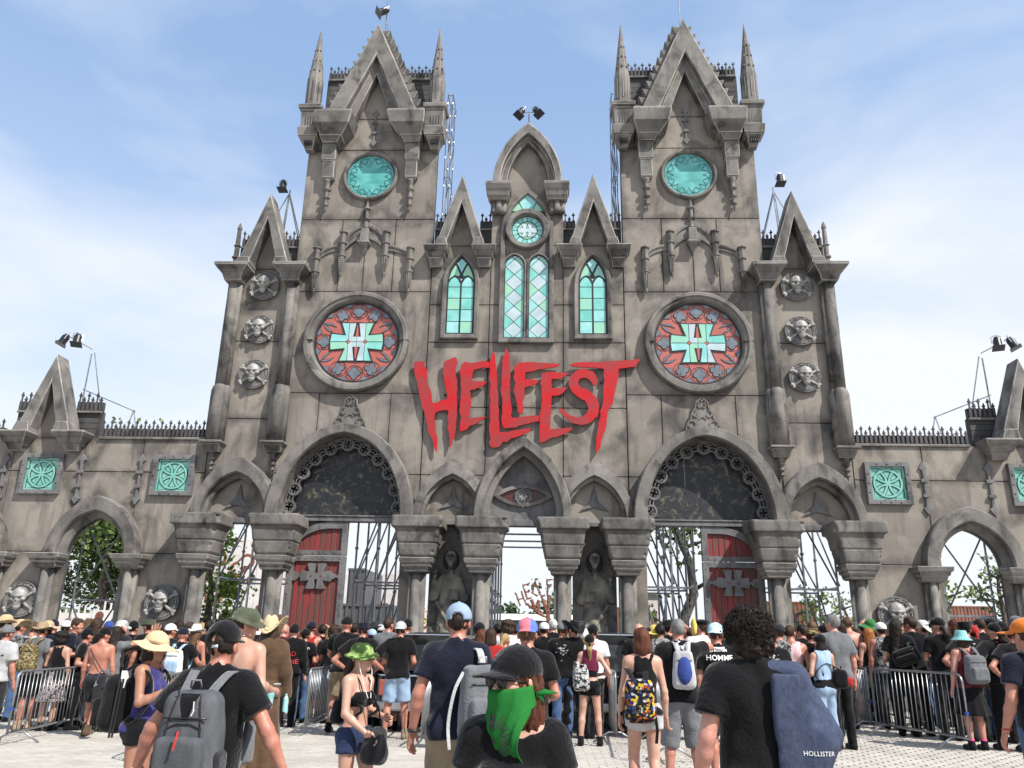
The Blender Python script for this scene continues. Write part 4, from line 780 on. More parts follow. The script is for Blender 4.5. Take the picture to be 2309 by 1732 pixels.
# ------------------------------------------------------------------ red plank doors
def door(s):
    D_=root('plank_door',(s*5.4,0,0),'red plank door with grey iron straps and cross emblem, leaf of the %s tower'%side(s),'door','red doors of the towers')
    F=lambda p:p if s>0 else [(-a,b) for a,b in p][::-1]
    # in mirrored coordinates (right tower): free edge at 4.62, hinge edge at 6.14
    x0,x1,z1=4.62,6.16,4.49
    top=[(x0,3.62)]+[(x0,4.49),(5.05,4.49)]+[(5.05+1.11*math.sin(t),3.62+.87*math.cos(t)) for t in [PI/2*i/10 for i in range(1,11)]]
    tin=[(x0+.15,3.74),(x0+.15,4.31),(5.05,4.31)]+[(5.05+.90*math.sin(t),3.74+.57*math.cos(t)) for t in [PI/2*i/10 for i in range(1,11)]]
    M('frame',join(loft([(F(top),-.16),(F(top),-.02),(F(tin),-.02),(F(tin),-.13)],True)),'stone_metal',D_,bevel=.006)
    lo=[(x0,-.3),(x1,-.3),(x1,3.60),(x0,3.60)]; li=[(x0+.15,-.2),(x1-.17,-.2),(x1-.17,3.46),(x0+.15,3.46)]
    M('frame',loft([(F(lo),-.16),(F(lo),-.02),(F(li),-.02),(F(li),-.13)],True),'stone_metal',D_,bevel=.006)
    M('spandrel',prism(F([(5.05,4.495),(6.16,3.60),(6.3,3.60),(6.3,4.495)]),-.20,-.165),'stone_metal',D_)
    tr=F(tin); lr=F(li)
    w=.148; n=9
    for i in range(n):
        a=x0+.145+i*w; b=min(a+w-.008,x1-.165)
        for nm,rg in (('plank',lr),('plank',tr)):
            c=clip(rect(*((a,b) if s>0 else (-b,-a)),-.3,4.4),rg if rg is lr else convex_ccw(rg))
            if c and area(c)>.003: d=random.uniform(-.012,.004); M(nm,prism(c,-.15,-.085+d),'red_wood',D_,bevel=.008,seg=1)
    rv=bpy.data.meshes.new('rivet'); v,f=lathe([(.020,0),(.016,.011),(.006,.016)],(0,0,0),6); rv.from_pydata(v,[],f); rv.materials.append(MATS['stone_metal'])
    def rivet(x,z): o=O('rivet',rv,'stone_metal',D_); o.rotation_euler.x=PI/2; o.location=Vector((s*x,.02,z))-Vector((s*5.4,0,0))
    for i in range(8): rivet(x0+.15+i*.18,3.53); rivet(x0+.15+i*.18,3.67)
    for i in range(13): rivet(x0+.075,.3+i*.26); rivet(x1-.085,.3+i*.26)
    k=.0021; oq=[(8,150),(66,158),(122,150),(86,53),(190,66),(203,0)]; up=oq+[(x,-y) for x,y in oq[::-1][1:]]; rt=[(20,40)]+up+[(20,-40)]; cr=rt+[(-x,y) for x,y in rt[::-1]]
    ex,ez=5.36,3.08; st=[(ex+203*k*(-1 if q<0 else 1),ez) for q in (1,)]
    M('cross_emblem',prism(F([(ex+x*k,ez+y*k) for x,y in cr]),-.085,-.01),'stone_metal',D_,bevel=.006)
    sp=[(ex-.40,ez-.10),(ex-.40,ez+.10),(ex-.53,ez+.02),(ex-.60,ez+.07),(ex-.74,ez),(ex-.60,ez-.07),(ex-.53,ez-.02)]
    M('hinge_strap',prism(F(sp),-.085,-.03),'stone_metal',D_,bevel=.005)
    M('hinge_strap',join(prism(F([(ex+.38,ez-.04),(ex+.8,ez-.04),(ex+.8,ez+.04),(ex+.38,ez+.04)]),-.085,-.03),prism(F(circ(ex+.58,ez,.12,14)),-.085,-.028),prism(F(circ(ex+.70,ez+.11,.07,12)),-.085,-.026),prism(F(circ(ex+.70,ez-.11,.07,12)),-.085,-.026)),'stone_metal',D_)
    for d in (-1,1): M('emblem_inlay',prism(F([(ex+d*63*k+a*.034,ez+b*.034) for a,b in ((-1,0),(0,-1),(1,0),(0,1))]),-.012,-.004),'red_wood',D_)
def convex_ccw(p): return p if area(p)>0 else p[::-1]
door(-1); door(1)
# ------------------------------------------------------------------ ground, terrain
def gz(x): return .018*max(-24,min(24,x-.6))
def ray(px,py): return _fw+_r*((px-1154.5)/FPX)-_u*((py-866)/FPX)
def at(px,py,d):
    q=ray(px,py); t=d/q.y; return Vector((CAMX+q.x*t,-CAMD+d,CAMZ+q.z*t))
def dmap(d): return float(np.interp(d,[0,9,12,13.5,15,18.2],[0,9.1,13.5,15.2,16.6,19.2]))
def onground(px,d):
    p=at(px,1450,d); return Vector((p.x,p.y,gz(p.x)))
def ground():
    xs=[-900,-300,-90,-45]+[-23.4+i*2 for i in range(25)]+[45,90,300,900]; ys=[-60,-30,-21,-14,-8,-2,4,12,40,120,400,1500]
    v=[(x,y,(gz(x) if y<20 else gz(x)*max(0,1-(y-20)/60))-.018) for y in ys for x in xs]; n=len(xs)
    f=[(j*n+i,j*n+i+1,(j+1)*n+i+1,(j+1)*n+i) for j in range(len(ys)-1) for i in range(n-1)]
    tag(M('ground',(v,f),'concrete'),kind='structure')
flat('concrete',(.43,.40,.36),.85,var=.22,scale=.7,bump=.3,bscale=30,dark=(.34,.32,.295))
m,n,b=newmat('paver'); b.inputs['Roughness'].default_value=.82
def _pv(n,b):
    g=node(n,'ShaderNodeNewGeometry'); lk=n.links.new; r=node(n,'ShaderNodeValToRGB'); e=r.color_ramp.elements; e[0].color=(.405,.378,.338,1); e[1].color=(.475,.445,.40,1)
    lk(g.outputs['Random Per Island'],r.inputs['Fac'])
    nn=node(n,'ShaderNodeTexNoise'); nn.inputs['Scale'].default_value=1.3; nn.inputs['Detail'].default_value=8; nn.inputs['Roughness'].default_value=.65; lk(g.outputs['Position'],nn.inputs['Vector'])
    r2=node(n,'ShaderNodeValToRGB'); r2.color_ramp.elements[0].position=.35; r2.color_ramp.elements[1].position=.65; r2.color_ramp.elements[0].color=(.80,.79,.77,1); r2.color_ramp.elements[1].color=(1.05,1.05,1.05,1); lk(nn.outputs['Fac'],r2.inputs['Fac'])
    mx=node(n,'ShaderNodeMix',data_type='RGBA',blend_type='MULTIPLY'); mx.inputs[0].default_value=1; lk(r.outputs['Color'],mx.inputs[6]); lk(r2.outputs['Color'],mx.inputs[7]); lk(mx.outputs[2],b.inputs['Base Color'])
    n2=node(n,'ShaderNodeTexNoise'); n2.inputs['Scale'].default_value=90; lk(g.outputs['Position'],n2.inputs['Vector']); bp=node(n,'ShaderNodeBump'); bp.inputs['Strength'].default_value=.3; bp.inputs['Distance'].default_value=.01; lk(n2.outputs['Fac'],bp.inputs['Height']); lk(bp.outputs['Normal'],b.inputs['Normal'])
_pv(n,b)
ground()
def pavers():
    V=[];F=[]; w,h,g=.24,.12,.007
    for j in range(70):
        y=-10.9+j*h
        for i in range(-40,42):
            x=i*w+(w/2 if j%2 else 0); z=gz(x)+random.uniform(-.003,.0025); k=len(V); t=random.uniform(-.002,.002)
            x0,x1,y0,y1=x+g,x+w-g,y+g,y+h-g; c=.008
            V+=[(x0,y0,z-.03),(x1,y0,z-.03),(x1,y1,z-.03),(x0,y1,z-.03),(x0+c,y0+c,z+t),(x1-c,y0+c,z-t),(x1-c,y1-c,z-t),(x0+c,y1-c,z+t)]
            F+=[(k+4,k+5,k+6,k+7)]+[(k+q,k+(q+1)%4,k+4+(q+1)%4,k+4+q) for q in range(4)]
    o=M('paving_stones',(V,F),'paver',fix=False); tag(o,'pale concrete paving stones of the forecourt','paving',kind='stuff')
pavers()
# ------------------------------------------------------------------ scaffolding behind the gate
def scaffold(label,xs,ys,zs,diag=True,r=.030,group='scaffolding behind the gate',mat='galvanised',braces=(0,1)):
    S=root('scaffold',(xs[0],ys[0],0),label,'scaffold',group)
    for x in xs:
        for y in ys:
            o=M('post',tube([(x,y,zs[0]),(x,y,zs[-1])],r,6),mat,S)
            z=zs[0]+.9
            while z<zs[-1]: M('coupler',lathe([(r*1.7,-.03),(r*1.7,.03)],(x,y,z),6),'galvanised',o); z+=1.0
    for z in zs[1:]:
        for y in ys:
            if len(xs)>1: M('ledger',tube([(xs[0],y,z),(xs[-1],y,z)],r*.9,5),mat,S)
        for x in xs:
            if len(ys)>1: M('ledger',tube([(x,ys[0],z+.06),(x,ys[-1],z+.06)],r*.9,5),mat,S)
    if diag:
        for i,(a,c) in enumerate(zip(zs[:-1],zs[1:])):
            if len(xs)>1:
                for y in ys:
                    for q in range(len(xs)-1):
                        x0,x1=xs[q],xs[q+1]
                        if 0 in braces: M('brace',tube([(x0,y+.05,a+.1),(x1,y+.05,c-.05)],r*.8,5),'scaffold_dark',S)
                        if 1 in braces: M('brace',tube([(x1,y-.05,a+.1),(x0,y-.05,c-.05)],r*.8,5),'scaffold_dark',S)
            if len(ys)>1:
                for x in xs: M('brace',tube([(x+.05,ys[0],a+.1),(x+.05,ys[-1],c-.05)],r*.8,5),'scaffold_dark',S)
    return S
flat('scaffold_dark',(.16,.165,.17),.45,.6)
for s in (-1,1):
    n=side(s); U=lambda *l:[s*x for x in l]
    scaffold('steel scaffold seen through the narrow turret doorway on the %s'%n,U(8.2,7.35,6.55),(.7,2.3),(0,3.0,5.0,7.0),braces=(0,))
    scaffold('steel scaffold seen beside the open red door on the %s'%n,U(4.55,3.95,3.2),(.9,2.2,3.6),(0,3.0,5.0,7.0),braces=(0,))
    scaffold('steel scaffold seen through the wing arch on the %s'%n,U(12.1,10.9),(.7,),(0,2.4,4.6,6.4))
    scaffold('tall thin scaffold mast behind the inner edge of the %s tower'%n,U(2.62,2.46) if s<0 else U(2.72,2.60),(.45,1.1),(8,10,12,13.6,15.2,16.8,18.2),r=.015,braces=(0,),mat='scaffold_dark')
scaffold('row of steel posts just inside the middle doorway',[-.98,-.82],(.8,2.2,3.6,5.0),(0,2.6,4.45,6.5),diag=False)
sc=scaffold('overhead steel rails across the middle doorway',[-.95,1.15],(1.0,2.6,4.2),(3.4,4.35,5.2),diag=False)
# ------------------------------------------------------------------ stage lights
def lamp(P,loc,aim,k=1.0):
    """par can pointing along aim"""
    a=Vector(aim).normalized(); q=a.to_track_quat('Z','Y').to_matrix(); L_=Vector(loc)
    def tr(vf): return [tuple(L_+q@(Vector(p)*k)) for p in vf[0]],vf[1]
    o=M('lamp_housing',tr(lathe([(.03,-.26),(.07,-.24),(.085,-.18),(.105,-.17),(.105,.02),(.115,.03),(.115,.09)],(0,0,0),16)),'black_metal',P,smooth=False)
    M('lamp_lens',tr(lathe([(.10,.085),(.10,.075)],(0,0,0),16)),'steel_bright',o)
    M('barn_frame',tr(box(-.15,.15,-.15,.15,.095,.105)),'black_metal',o)
    M('yoke',tr(tube([(-.13,0,-.06),(-.13,0,-.26),(0,0,-.33),(.13,0,-.26),(.13,0,-.06)],.012,5)),'steel_bright',o)
def mast(label,base,top,lamps,stays):
    P=root('spotlight_mast',base,label,'spotlight','spotlights on masts above the gate')
    M('mast_pole',tube([base,top],.024,6),'galvanised',P)
    for a,b in stays: M('stay',tube([a,b],.018,5),'galvanised',P)
    for l,a,k in lamps: lamp(P,l,a,k*.85)
mast('pair of black spotlights crowning the central gable',(0,.1,16.2),(0,-.2,17.0),[((-.27,-.3,16.95),(-.45,-.3,-1),1.15),((.27,-.3,16.98),(.5,-.3,-1),1.15)],[((-.3,-.25,17.02),(.3,-.25,17.02))])
for s in (-1,1):
    n=side(s); x=s*7.5
    mast('single black spotlight on a stayed mast above the %s turret gable'%n,(x-s*-.0,.5,12.4),(x+.12*-s,.4,14.75),[((x+s*.05,.2,14.72) if s<0 else (x+.02,.1,14.78),(0,-.15,-1),1.15)],[((x-.1*s,.4,14.6),(s*8.4,.6,12.6)),((x-.1*s,.4,14.6),(s*6.9,.9,12.5)),((x-.12*s,.4,14.6),(s*6.95,1.6,12.5)),((x-.1*s,.4,14.6),(s*7.75,.9,12.3))])
    g=s*13.17; k=-s
    mast('pair of black spotlights on a stayed mast above the %s wing gable'%n,(g+k*.35,.6,6.4),(g+k*.42,.5,9.35),[((g-k*.2,.0,9.55),(-k*.35,-.25,-1),1.2),((g+k*.22,.0,9.55),(k*.1,-.25,-1),1.2)],[((g-k*.1,.1,9.75),(g+k*.5,.4,9.45)),((g+k*.5,.5,9.4),(g+k*1.05,1.0,6.6)),((g+k*.3,.6,8.3),(g+k*1.75,1.0,7.75)),((g+k*1.7,1.0,7.8),(g+k*1.55,.8,6.5)),((g+k*1.7,1.0,7.8),(g+k*2.05,1.0,6.5)),((g+k*1.3,.8,7.25),(g+k*2.5,1.0,6.7))])
for s in (-1,1):
    cx=4.79*s; P=root('roof_mast',(cx,.2,19.5),'thin steel mast standing on the apex of the %s tower'%side(s),'mast','masts on the towers')
    M('mast_pole',tube([(cx+.04,.15,19.4),(cx+.04,.15,21.9)],.022,6),'galvanised',P); M('stay',tube([(cx+.05,.15,20.9),(cx+.30,.5,19.6)],.014,5),'galvanised',P)
    if s<0: lamp(P,(cx-.1,-.05,21.1),(-.8,-.3,-.6),1.1)
# ------------------------------------------------------------------ crowd barriers
def barrier_meshes():
    L_,H=2.3,1.11; B={}
    c=.12; z0=.18; pts=[]
    for (x,z),a0 in (((c,z0+.03),PI),((c,H-c),PI),((L_-c,H-c),PI/2),((L_-c,z0+.03),0)):
        pass
    path=[(0,0,z0),(0,0,H-c)]+[(c-c*math.cos(t),0,H-c+c*math.sin(t)) for t in (.4,.8,1.2)]+[(c,0,H),(L_-c,0,H)]+[(L_-c+c*math.sin(t),0,H-c+c*math.cos(t)) for t in (.4,.8,1.2)]+[(L_,0,H-c),(L_,0,z0)]
    B['frame']=tube(path,.021,6,True); B['bar']=tube([(0,0,z0),(0,0,H)],.0085,5)
    B['foot']=join(tube([(0,-.36,.012),(0,-.10,z0-.01),(0,.10,z0-.01),(0,.36,.012)],.017,6)); B['hook']=join(tube([(0,0,.85),(.07,0,.85),(.07,0,.78)],.010,5),tube([(0,0,.35),(.07,0,.35),(.07,0,.28)],.010,5))
    R_={}
    for k,(v,f) in B.items():
        me=bpy.data.meshes.new(k); me.from_pydata(v,[],f); me.polygons.foreach_set('use_smooth',[True]*len(f)); me.materials.append(MATS['galvanised']); R_[k]=me
    return R_
BMS=barrier_meshes()
def barrier(a,da,b,db,label,tape=False):
    p=at(a,1505,dmap(da)); p.z=gz(p.x); q=at(b,1500,dmap(db)); q.z=gz(q.x); dv=q-p; P=root('crowd_barrier',p,label,'barrier','steel crowd barriers',rz=math.atan2(dv.y,dv.x))
    P.rotation_euler.y=-math.atan2(dv.z,math.hypot(dv.x,dv.y)); k=min(1.3,max(.9,dv.length/2.3)); P.scale=(k,1,1)
    O('frame',BMS['frame'],'galvanised',P)
    for i in range(1,20): O('bar',BMS['bar'],'galvanised',P,loc=(i*2.3/20,0,0))
    for x in (.28,2.02): O('foot',BMS['foot'],'galvanised',P,loc=(x,0,0))
    O('hook',BMS['hook'],'galvanised',P,loc=(2.3,0,0))
    if tape: M('tape',(lathe([(.03,.52),(.03,.56)],(0,0,0),8)),'blue_tape',P,local=True)
for t in ((45,12.0,203,14.6,'nearest steel barrier at the left edge beside the man with camouflage backpack',1),(207,14.8,236,17.1,'steel barrier behind the shirtless man with diagonal strap',0),(352,10.7,466,13.0,'steel barrier right of the woman in straw sun hat',0),(345,13.3,432,15.5,'steel barrier behind the blue and white backpack',0),
  (700,13.3,762,15.4,'steel barrier behind the bikini-top woman, nearest end facing camera',0),(745,15.6,778,17.8,'farther steel barrier continuing towards the left red door',0),(958,11.9,985,14.1,'steel barrier left of the man in light blue cap',0),(1387,12.4,1365,14.7,'steel barrier right of the woman in plaid shirt',0),(1512,10.9,1474,13.1,'steel barrier between auburn-haired woman and man with blue backpack',0),
  (2165,12.0,1962,14.3,'nearest steel barrier at the right beside the aqua bucket hat woman',1),(1952,14.4,1893,16.6,'steel barrier right of the red and black bag',1),(2072,14.6,1985,16.8,'steel barrier behind the nearest right barrier',0),(1972,16.9,1912,19.0,'farthest steel barrier below the right low skull',0)):
    barrier(*t)
# ------------------------------------------------------------------ hearses parked end-on before the robed skeletons
def hearse(u,label):
    z=gz(u); H=root('hearse',(u,-4.9,z),label,'hearse','black hearses'); y0,y1=-5.4,-.75
    def sec(pr,y): return [(u+x,y,z+h) for x,h in pr]
    low=[(-.93,.32),(-.97,.62),(-.95,.92),(-.90,1.0),(.90,1.0),(.95,.92),(.97,.62),(.93,.32)]
    def skin(secs):
        n=len(secs[0]); v=[p for s_ in secs for p in s_]; f=[(a*n+i,a*n+(i+1)%n,(a+1)*n+(i+1)%n,(a+1)*n+i) for a in range(len(secs)-1) for i in range(n)]
        return v,f+[tuple(range(n))[::-1],tuple((len(secs)-1)*n+i for i in range(n))]
    sc=lambda pr,k,dz:[(x*k,h+dz) for x,h in pr]
    M('body',skin([sec(sc(low,.93,.0),y0),sec(low,y0+.12),sec(low,y1-.3),sec(sc(low,.9,-.06),y1)]),'car_black',H,bevel=.03,seg=3)
    cab=[(-.88,1.0),(-.80,1.30),(-.72,1.62),(-.60,1.71),(-.3,1.75),(.3,1.75),(.60,1.71),(.72,1.62),(.80,1.30),(.88,1.0)]
    M('roof',skin([sec(sc(cab,.97,-.01),y0+.06),sec(cab,y0+.5),sec(cab,y1-1.8),sec([(x*.93,min(h,1.04)) for x,h in cab],y1-1.0)]),'car_black',H,bevel=.02)
    M('rear_window',skin([[(u-.62,y0+.03,z+1.06),(u-.56,y0+.045,z+1.52),(u+.56,y0+.045,z+1.52),(u+.62,y0+.03,z+1.06)],[(u-.62,y0+.12,z+1.06),(u-.56,y0+.12,z+1.52),(u+.56,y0+.12,z+1.52),(u+.62,y0+.12,z+1.06)]]),'car_glass',H)
    M('chrome_strip',tube([(u-.95,y0+.10,z+.98),(u-.9,y0-.01,z+.97),(u+.9,y0-.01,z+.97),(u+.95,y0+.10,z+.98)],.014,5),'steel_bright',H); M('roof_trim',tube([(u-.70,y0+.05,z+1.62),(u-.58,y0+.05,z+1.70),(u+.58,y0+.05,z+1.70),(u+.70,y0+.05,z+1.62)],.012,5),'steel_bright',H)
    M('bumper',box(u-.95,u+.95,y0-.10,y0+.06,z+.36,z+.52),'steel_bright',H,bevel=.04)
    for d in (-1,1):
        M('tail_light',box(u+d*.84-.07,u+d*.84+.07,y0-.02,y0+.08,z+.62,z+.90),'glass_red',H,bevel=.02)
        for y in (y0+.9,y1-.9):
            w=M('wheel',([(u+d*(.80+.1*px),y+py,z+.33+pz) for px,py,pz in [(q,.33*math.cos(t),.33*math.sin(t)) for q in (-1,1) for t in [2*PI*i/18 for i in range(18)]]],[tuple(range(18))[::-1],tuple(range(18,36))]+[(i,(i+1)%18,18+(i+1)%18,18+i) for i in range(18)]),'black_metal',H,bevel=.03)
    M('roof_handle',tube([(u-.1,y0+.5,z+1.74),(u-.1,y0+.5,z+1.86),(u-.04,y0+.5,z+1.92),(u+.04,y0+.5,z+1.92),(u+.1,y0+.5,z+1.86),(u+.1,y0+.5,z+1.74)],.012,5),'black_metal',H)
flat('car_black',(.012,.012,.013),.12,.0,spec=.7); flat('car_glass',(.03,.034,.038),.05,spec=.8)
hearse(-1.55,'black hearse parked end-on before the left robed skeleton'); hearse(1.85,'black hearse parked end-on before the right robed skeleton')
# ------------------------------------------------------------------ robed skeleton reliefs in the niches
def robed(u,s,label):
    R_=root('skeleton_relief',(u,.12,0),label,'relief','robed skeleton reliefs'); u0=u
    def robe(p):
        q=(p[0]*s,p[1],p[2]); d=s_cone(q,(0,.0,.4),(0,0,2.2),.40,.30,2.2); d=smin(d,s_cone(q,(0,.0,2.2),(0,0,3.05),.28,.22,2.2),.1)
        d=smin(d,s_cone(q,(.2,-.02,3.05),(.42,-.05,2.62),.11,.12,1.3),.06); d=smin(d,s_cone(q,(.42,-.05,2.62),(.40,-.12,3.0),.11,.07,1.3),.05)
        d=smin(d,s_cone(q,(-.2,-.02,3.05),(-.36,-.05,2.6),.11,.12,1.3),.06); d=smin(d,s_cone(q,(-.36,-.05,2.6),(-.08,-.16,2.62),.11,.06,1.3),.05)
        f=np.sin((q[0]*1.0+q[2]*.55)*22)*.018*np.clip((2.75-q[2])*2,0,1)+np.sin(q[0]*38+q[2]*3)*.012*np.clip((1.9-q[2])*2,0,1); d=smin(d,s_cone(q,(-.3,-.14,1.5),(.3,-.16,2.45),.06,.05),.06)
        return d+f
    v,f=snet(robe,(-.62,-.35,.3),(.62,.04,3.2),.022); M('robe',(v+np.array([u,.0+.12,0]),f),'relief_robe',R_,smooth=True,fix=False)
    def hd(p):
        d=s_ell(p,(0,-.05,3.62),(.15,.14,.18)); d=smin(d,s_ell(p,(0,-.10,3.50),(.10,.09,.11)),.04)
        for x in (-1,1): d=smax(d,-s_ell(p,(x*.055,-.20,3.60),(.038,.06,.034)),.012)
        d=smax(d,-s_ell(p,(0,-.20,3.53),(.018,.05,.026)),.01); d=smax(d,-s_box(p,(0,-.2,3.455),(.05,.03,.005)),.006); d=smin(d,s_cone(p,(0,0,3.1),(0,-.02,3.45),.075,.07),.03); return d
    v,f=snet(hd,(-.22,-.26,3.05),(.22,.10,3.85),.013); M('skull',(v+np.array([u,.10,0]),f),'relief_bone',R_,smooth=True,fix=False)
    def hood(p):
        d=s_ell(p,(0,.02,3.55),(.22,.13,.27)); return np.maximum(d,-s_ell(p,(0,-.1,3.57),(.165,.3,.20)))
    v,f=snet(hood,(-.3,-.2,3.2),(.3,.18,3.9),.016); M('hood',(v+np.array([u,.10,0]),f),'relief_dark',R_,smooth=True,fix=False)
    hx,hz=u+s*.40,3.05; hand=[tube([(hx,.0,hz),(hx,-.02,hz+.12)],[.04,.05],6)]
    for k in range(4): hand.append(tube([(hx+(-.035+.024*k),-.02,hz+.11),(hx+(-.045+.03*k),-.03,hz+.20),(hx+(-.045+.03*k),-.05,hz+.26 if k in (0,3) else hz+.22)],.011,5))
    hand.append(tube([(hx-s*.03,-.02,hz+.06),(hx-s*.08,-.04,hz+.12)],.012,5)); M('raised_hand',join(*hand),'relief_bone',R_,smooth=True)
    M('book',box(u-s*.12-.11,u-s*.12+.11,-.14,-.10,2.54,2.80),'relief_robe',R_,bevel=.01)
flat('relief_robe',(.30,.28,.22),.8,var=.7,scale=3,dark=(.07,.068,.062),bump=.4,bscale=20,coord='Object'); flat('relief_bone',(.36,.34,.30),.7,var=.5,scale=8,dark=(.04,.04,.038)); flat('relief_dark',(.05,.05,.05),.8,var=.4,scale=6)
robed(-1.86,-1,'robed skeleton relief in the niche left of the middle doorway'); robed(1.86,1,'robed skeleton relief in the niche right of the middle doorway')
# ------------------------------------------------------------------ behind the gate
def leafmat(name,col): 
    m,n,b=newmat(name); b.inputs['Roughness'].default_value=.5
    g=node(n,'ShaderNodeNewGeometry'); r=node(n,'ShaderNodeValToRGB'); r.color_ramp.elements[0].color=(*[c*.55 for c in col],1); r.color_ramp.elements[1].color=(*[min(1,c*1.5) for c in col],1); n.links.new(g.outputs['Random Per Island'],r.inputs['Fac']); n.links.new(r.outputs['Color'],b.inputs['Base Color'])
    tr=node(n,'ShaderNodeBsdfTranslucent'); n.links.new(r.outputs['Color'],tr.inputs['Color']); ms=node(n,'ShaderNodeMixShader'); ms.inputs[0].default_value=.35; o=n.nodes['Material Output']; n.links.new(b.outputs[0],ms.inputs[1]); n.links.new(tr.outputs[0],ms.inputs[2]); n.links.new(ms.outputs[0],o.inputs['Surface'])
leafmat('leaf_bright',(.17,.25,.03)); leafmat('leaf_mid',(.095,.155,.035)); leafmat('leaf_dark',(.05,.085,.03))
flat('bark',(.12,.10,.08),.9,var=.4,scale=6,bump=.6,bscale=20)
def tree(label,base,h,r,mat,nleaf=2600,leaf=.13,clear=.3,seed=1,sparse=.0,sx=1.0):
    rs=np.random.RandomState(seed); T=root('tree',base,label,'tree'); B=Vector(base); segs=[]; tips=[]
    trunk=[B+Vector((rs.normal()*.04*h*t,rs.normal()*.03*h*t,h*.85*t)) for t in np.linspace(0,1,7)]; segs.append(tube(trunk,[.035*h*(1-.85*t)+.012 for t in np.linspace(0,1,7)],7))
    for i in range(16):
        t=clear+(.95-clear)*rs.rand(); k=t*6; a=int(min(5,k)); p=trunk[a].lerp(trunk[a+1],k-a); an=rs.rand()*6.3; l=r*(.55+.6*rs.rand())*(1.15-.75*max(0,t-.5)*2*.6)
        e=p+Vector((math.cos(an)*l*sx,math.sin(an)*l,l*(.25+.5*rs.rand()))); md=p.lerp(e,.5)+Vector((0,0,-.06*l)); segs.append(tube([p,md,e],[.018*h*.6,.010*h*.6,.004*h],5)); tips+=[md.lerp(e,.4),e,md.lerp(e,.75)]
        for q in range(2):
            e2=md.lerp(e,.5)+Vector(rs.normal(size=3)*l*.3); segs.append(tube([md,e2],[.006*h,.003*h],4)); tips.append(e2)
    M('trunk',join(*segs),'bark',T,fix=False,smooth=True)
    c=np.array([tuple(t) for t in tips]); cl=c[rs.randint(len(c),size=nleaf)]+rs.normal(size=(nleaf,3))*r*np.array((.20,.20,.16))
    V=np.zeros((nleaf,4,3)); d1=rs.normal(size=(nleaf,3)); d1/=np.linalg.norm(d1,axis=1)[:,None]; d2=rs.normal(size=(nleaf,3)); d2-=d1*(d1*d2).sum(1)[:,None]; d2/=np.linalg.norm(d2,axis=1)[:,None]; s=(leaf*(.6+.8*rs.rand(nleaf)))[:,None]
    V[:,0]=cl-d1*s*.5; V[:,1]=cl+d2*s*.38; V[:,2]=cl+d1*s*.6; V[:,3]=cl-d2*s*.38
    M('crown',(V.reshape(-1,3),np.arange(nleaf*4).reshape(-1,4)),mat,T,fix=False)
def gp(px,d,dz=0): p=at(px,1450,d); return (p.x,p.y,dz)
tree('bright green young tree behind the leftmost doorway',gp(462,27),5.4,1.3,'leaf_bright',3000,.14,.08,3)
tree('large dark green tree filling the left wing arch',gp(215,46),10.2,4.4,'leaf_mid',26000,.24,.02,5)
tree('tall sparse plane tree beside the right red door',gp(1555,27),7.4,1.2,'leaf_mid',900,.17,.15,8)
tree('small bright tree low in the left red doorway',gp(918,40),3.6,.8,'leaf_bright',320,.16,.3,9)
tree('small tree left in the rightmost doorway',gp(1800,34),3.6,.9,'leaf_mid',420,.15,.2,12); tree('taller small tree middle of the rightmost doorway',gp(1858,36),4.4,.9,'leaf_mid',450,.15,.3,13); tree('tree behind the pillar at the rightmost doorway',gp(1918,32),3.8,.9,'leaf_mid',450,.15,.2,14)
tree('young plane tree left in the right wing arch',gp(2148,29),4.8,.9,'leaf_bright',420,.16,.25,15); tree('plane tree branches right in the right wing arch',gp(2282,29),5.0,1.1,'leaf_mid',520,.16,.2,16)
tree('distant rounded tree behind the branch lettering',gp(1245,120),7.0,3.6,'leaf_dark',2200,.5,.1,17); tree('distant tree left of the white-roofed shed',gp(1138,120),6.0,2.4,'leaf_dark',1500,.5,.1,18)
# rusty-spotted white festival town of containers
flat('container_white',(.66,.64,.62),.7,var=.25,scale=1.0,dark=(.5,.46,.43)); flat('rust',(.22,.085,.05),.85,var=.5,scale=2); flat('container_grey',(.10,.10,.105),.6,var=.3,scale=.8); flat('container_orange',(.42,.10,.045),.6,var=.3); flat('roof_white',(.75,.75,.74),.6); flat('brick_red',(.25,.11,.075),.85,var=.4,scale=2)
def spotted(label,px,d,w,h,seed,roofs=True):
    rs=random.Random(seed); p=gp(px,d); B=root('spotted_block',p,label,'building','white spotted container blocks'); x,y=p[0],p[1]
    ks=[]; k=-w/2
    while k<w/2-.3:
        ww=rs.uniform(1.2,2.2); hh=h*rs.uniform(.72,1.0); ks.append((k,min(k+ww,w/2),hh)); k+=ww
    for a,b,hh in ks:
        W_=M('wall',box(x+a,x+b-.02,y,y+2,0,hh),'container_white',B)
        for q in range(int((b-a)*hh*1.1)):
            r=rs.choice((.12,.2,.3,.42)); cx,cz=rs.uniform(x+a+r,x+b-r) if b-a>2*r else x+(a+b)/2,rs.uniform(.3,hh-r)
            M('rust_disc',[ (prism(circ(cx,cz,r,14),-y-.001,-y+.03+.004*(q%4))) ][0],'rust',W_)
            if r>.25: M('inner_disc',prism(circ(cx,cz,r*.6,12),-y+.03,-y+.05+.004*(q%4)),'container_white',W_)
        for q in range(int((b-a)/.3)): M('drip_post',box(x+a+.1+q*.3,x+a+.16+q*.3,y+.2,y+.26,hh-.05,hh+rs.uniform(.1,.45)),'container_white',W_)
spotted('white rust-spotted block seen through the leftmost doorway',560,44,6.0,7.4,3); spotted('white rust-spotted block beside the left red door',838,42,3.4,6.2,4); spotted('white rust-spotted panel low in the left wing arch',195,38,3.6,2.6,5); spotted('farther rust-spotted block right in the left doorway',912,46,2.6,3.9,6)
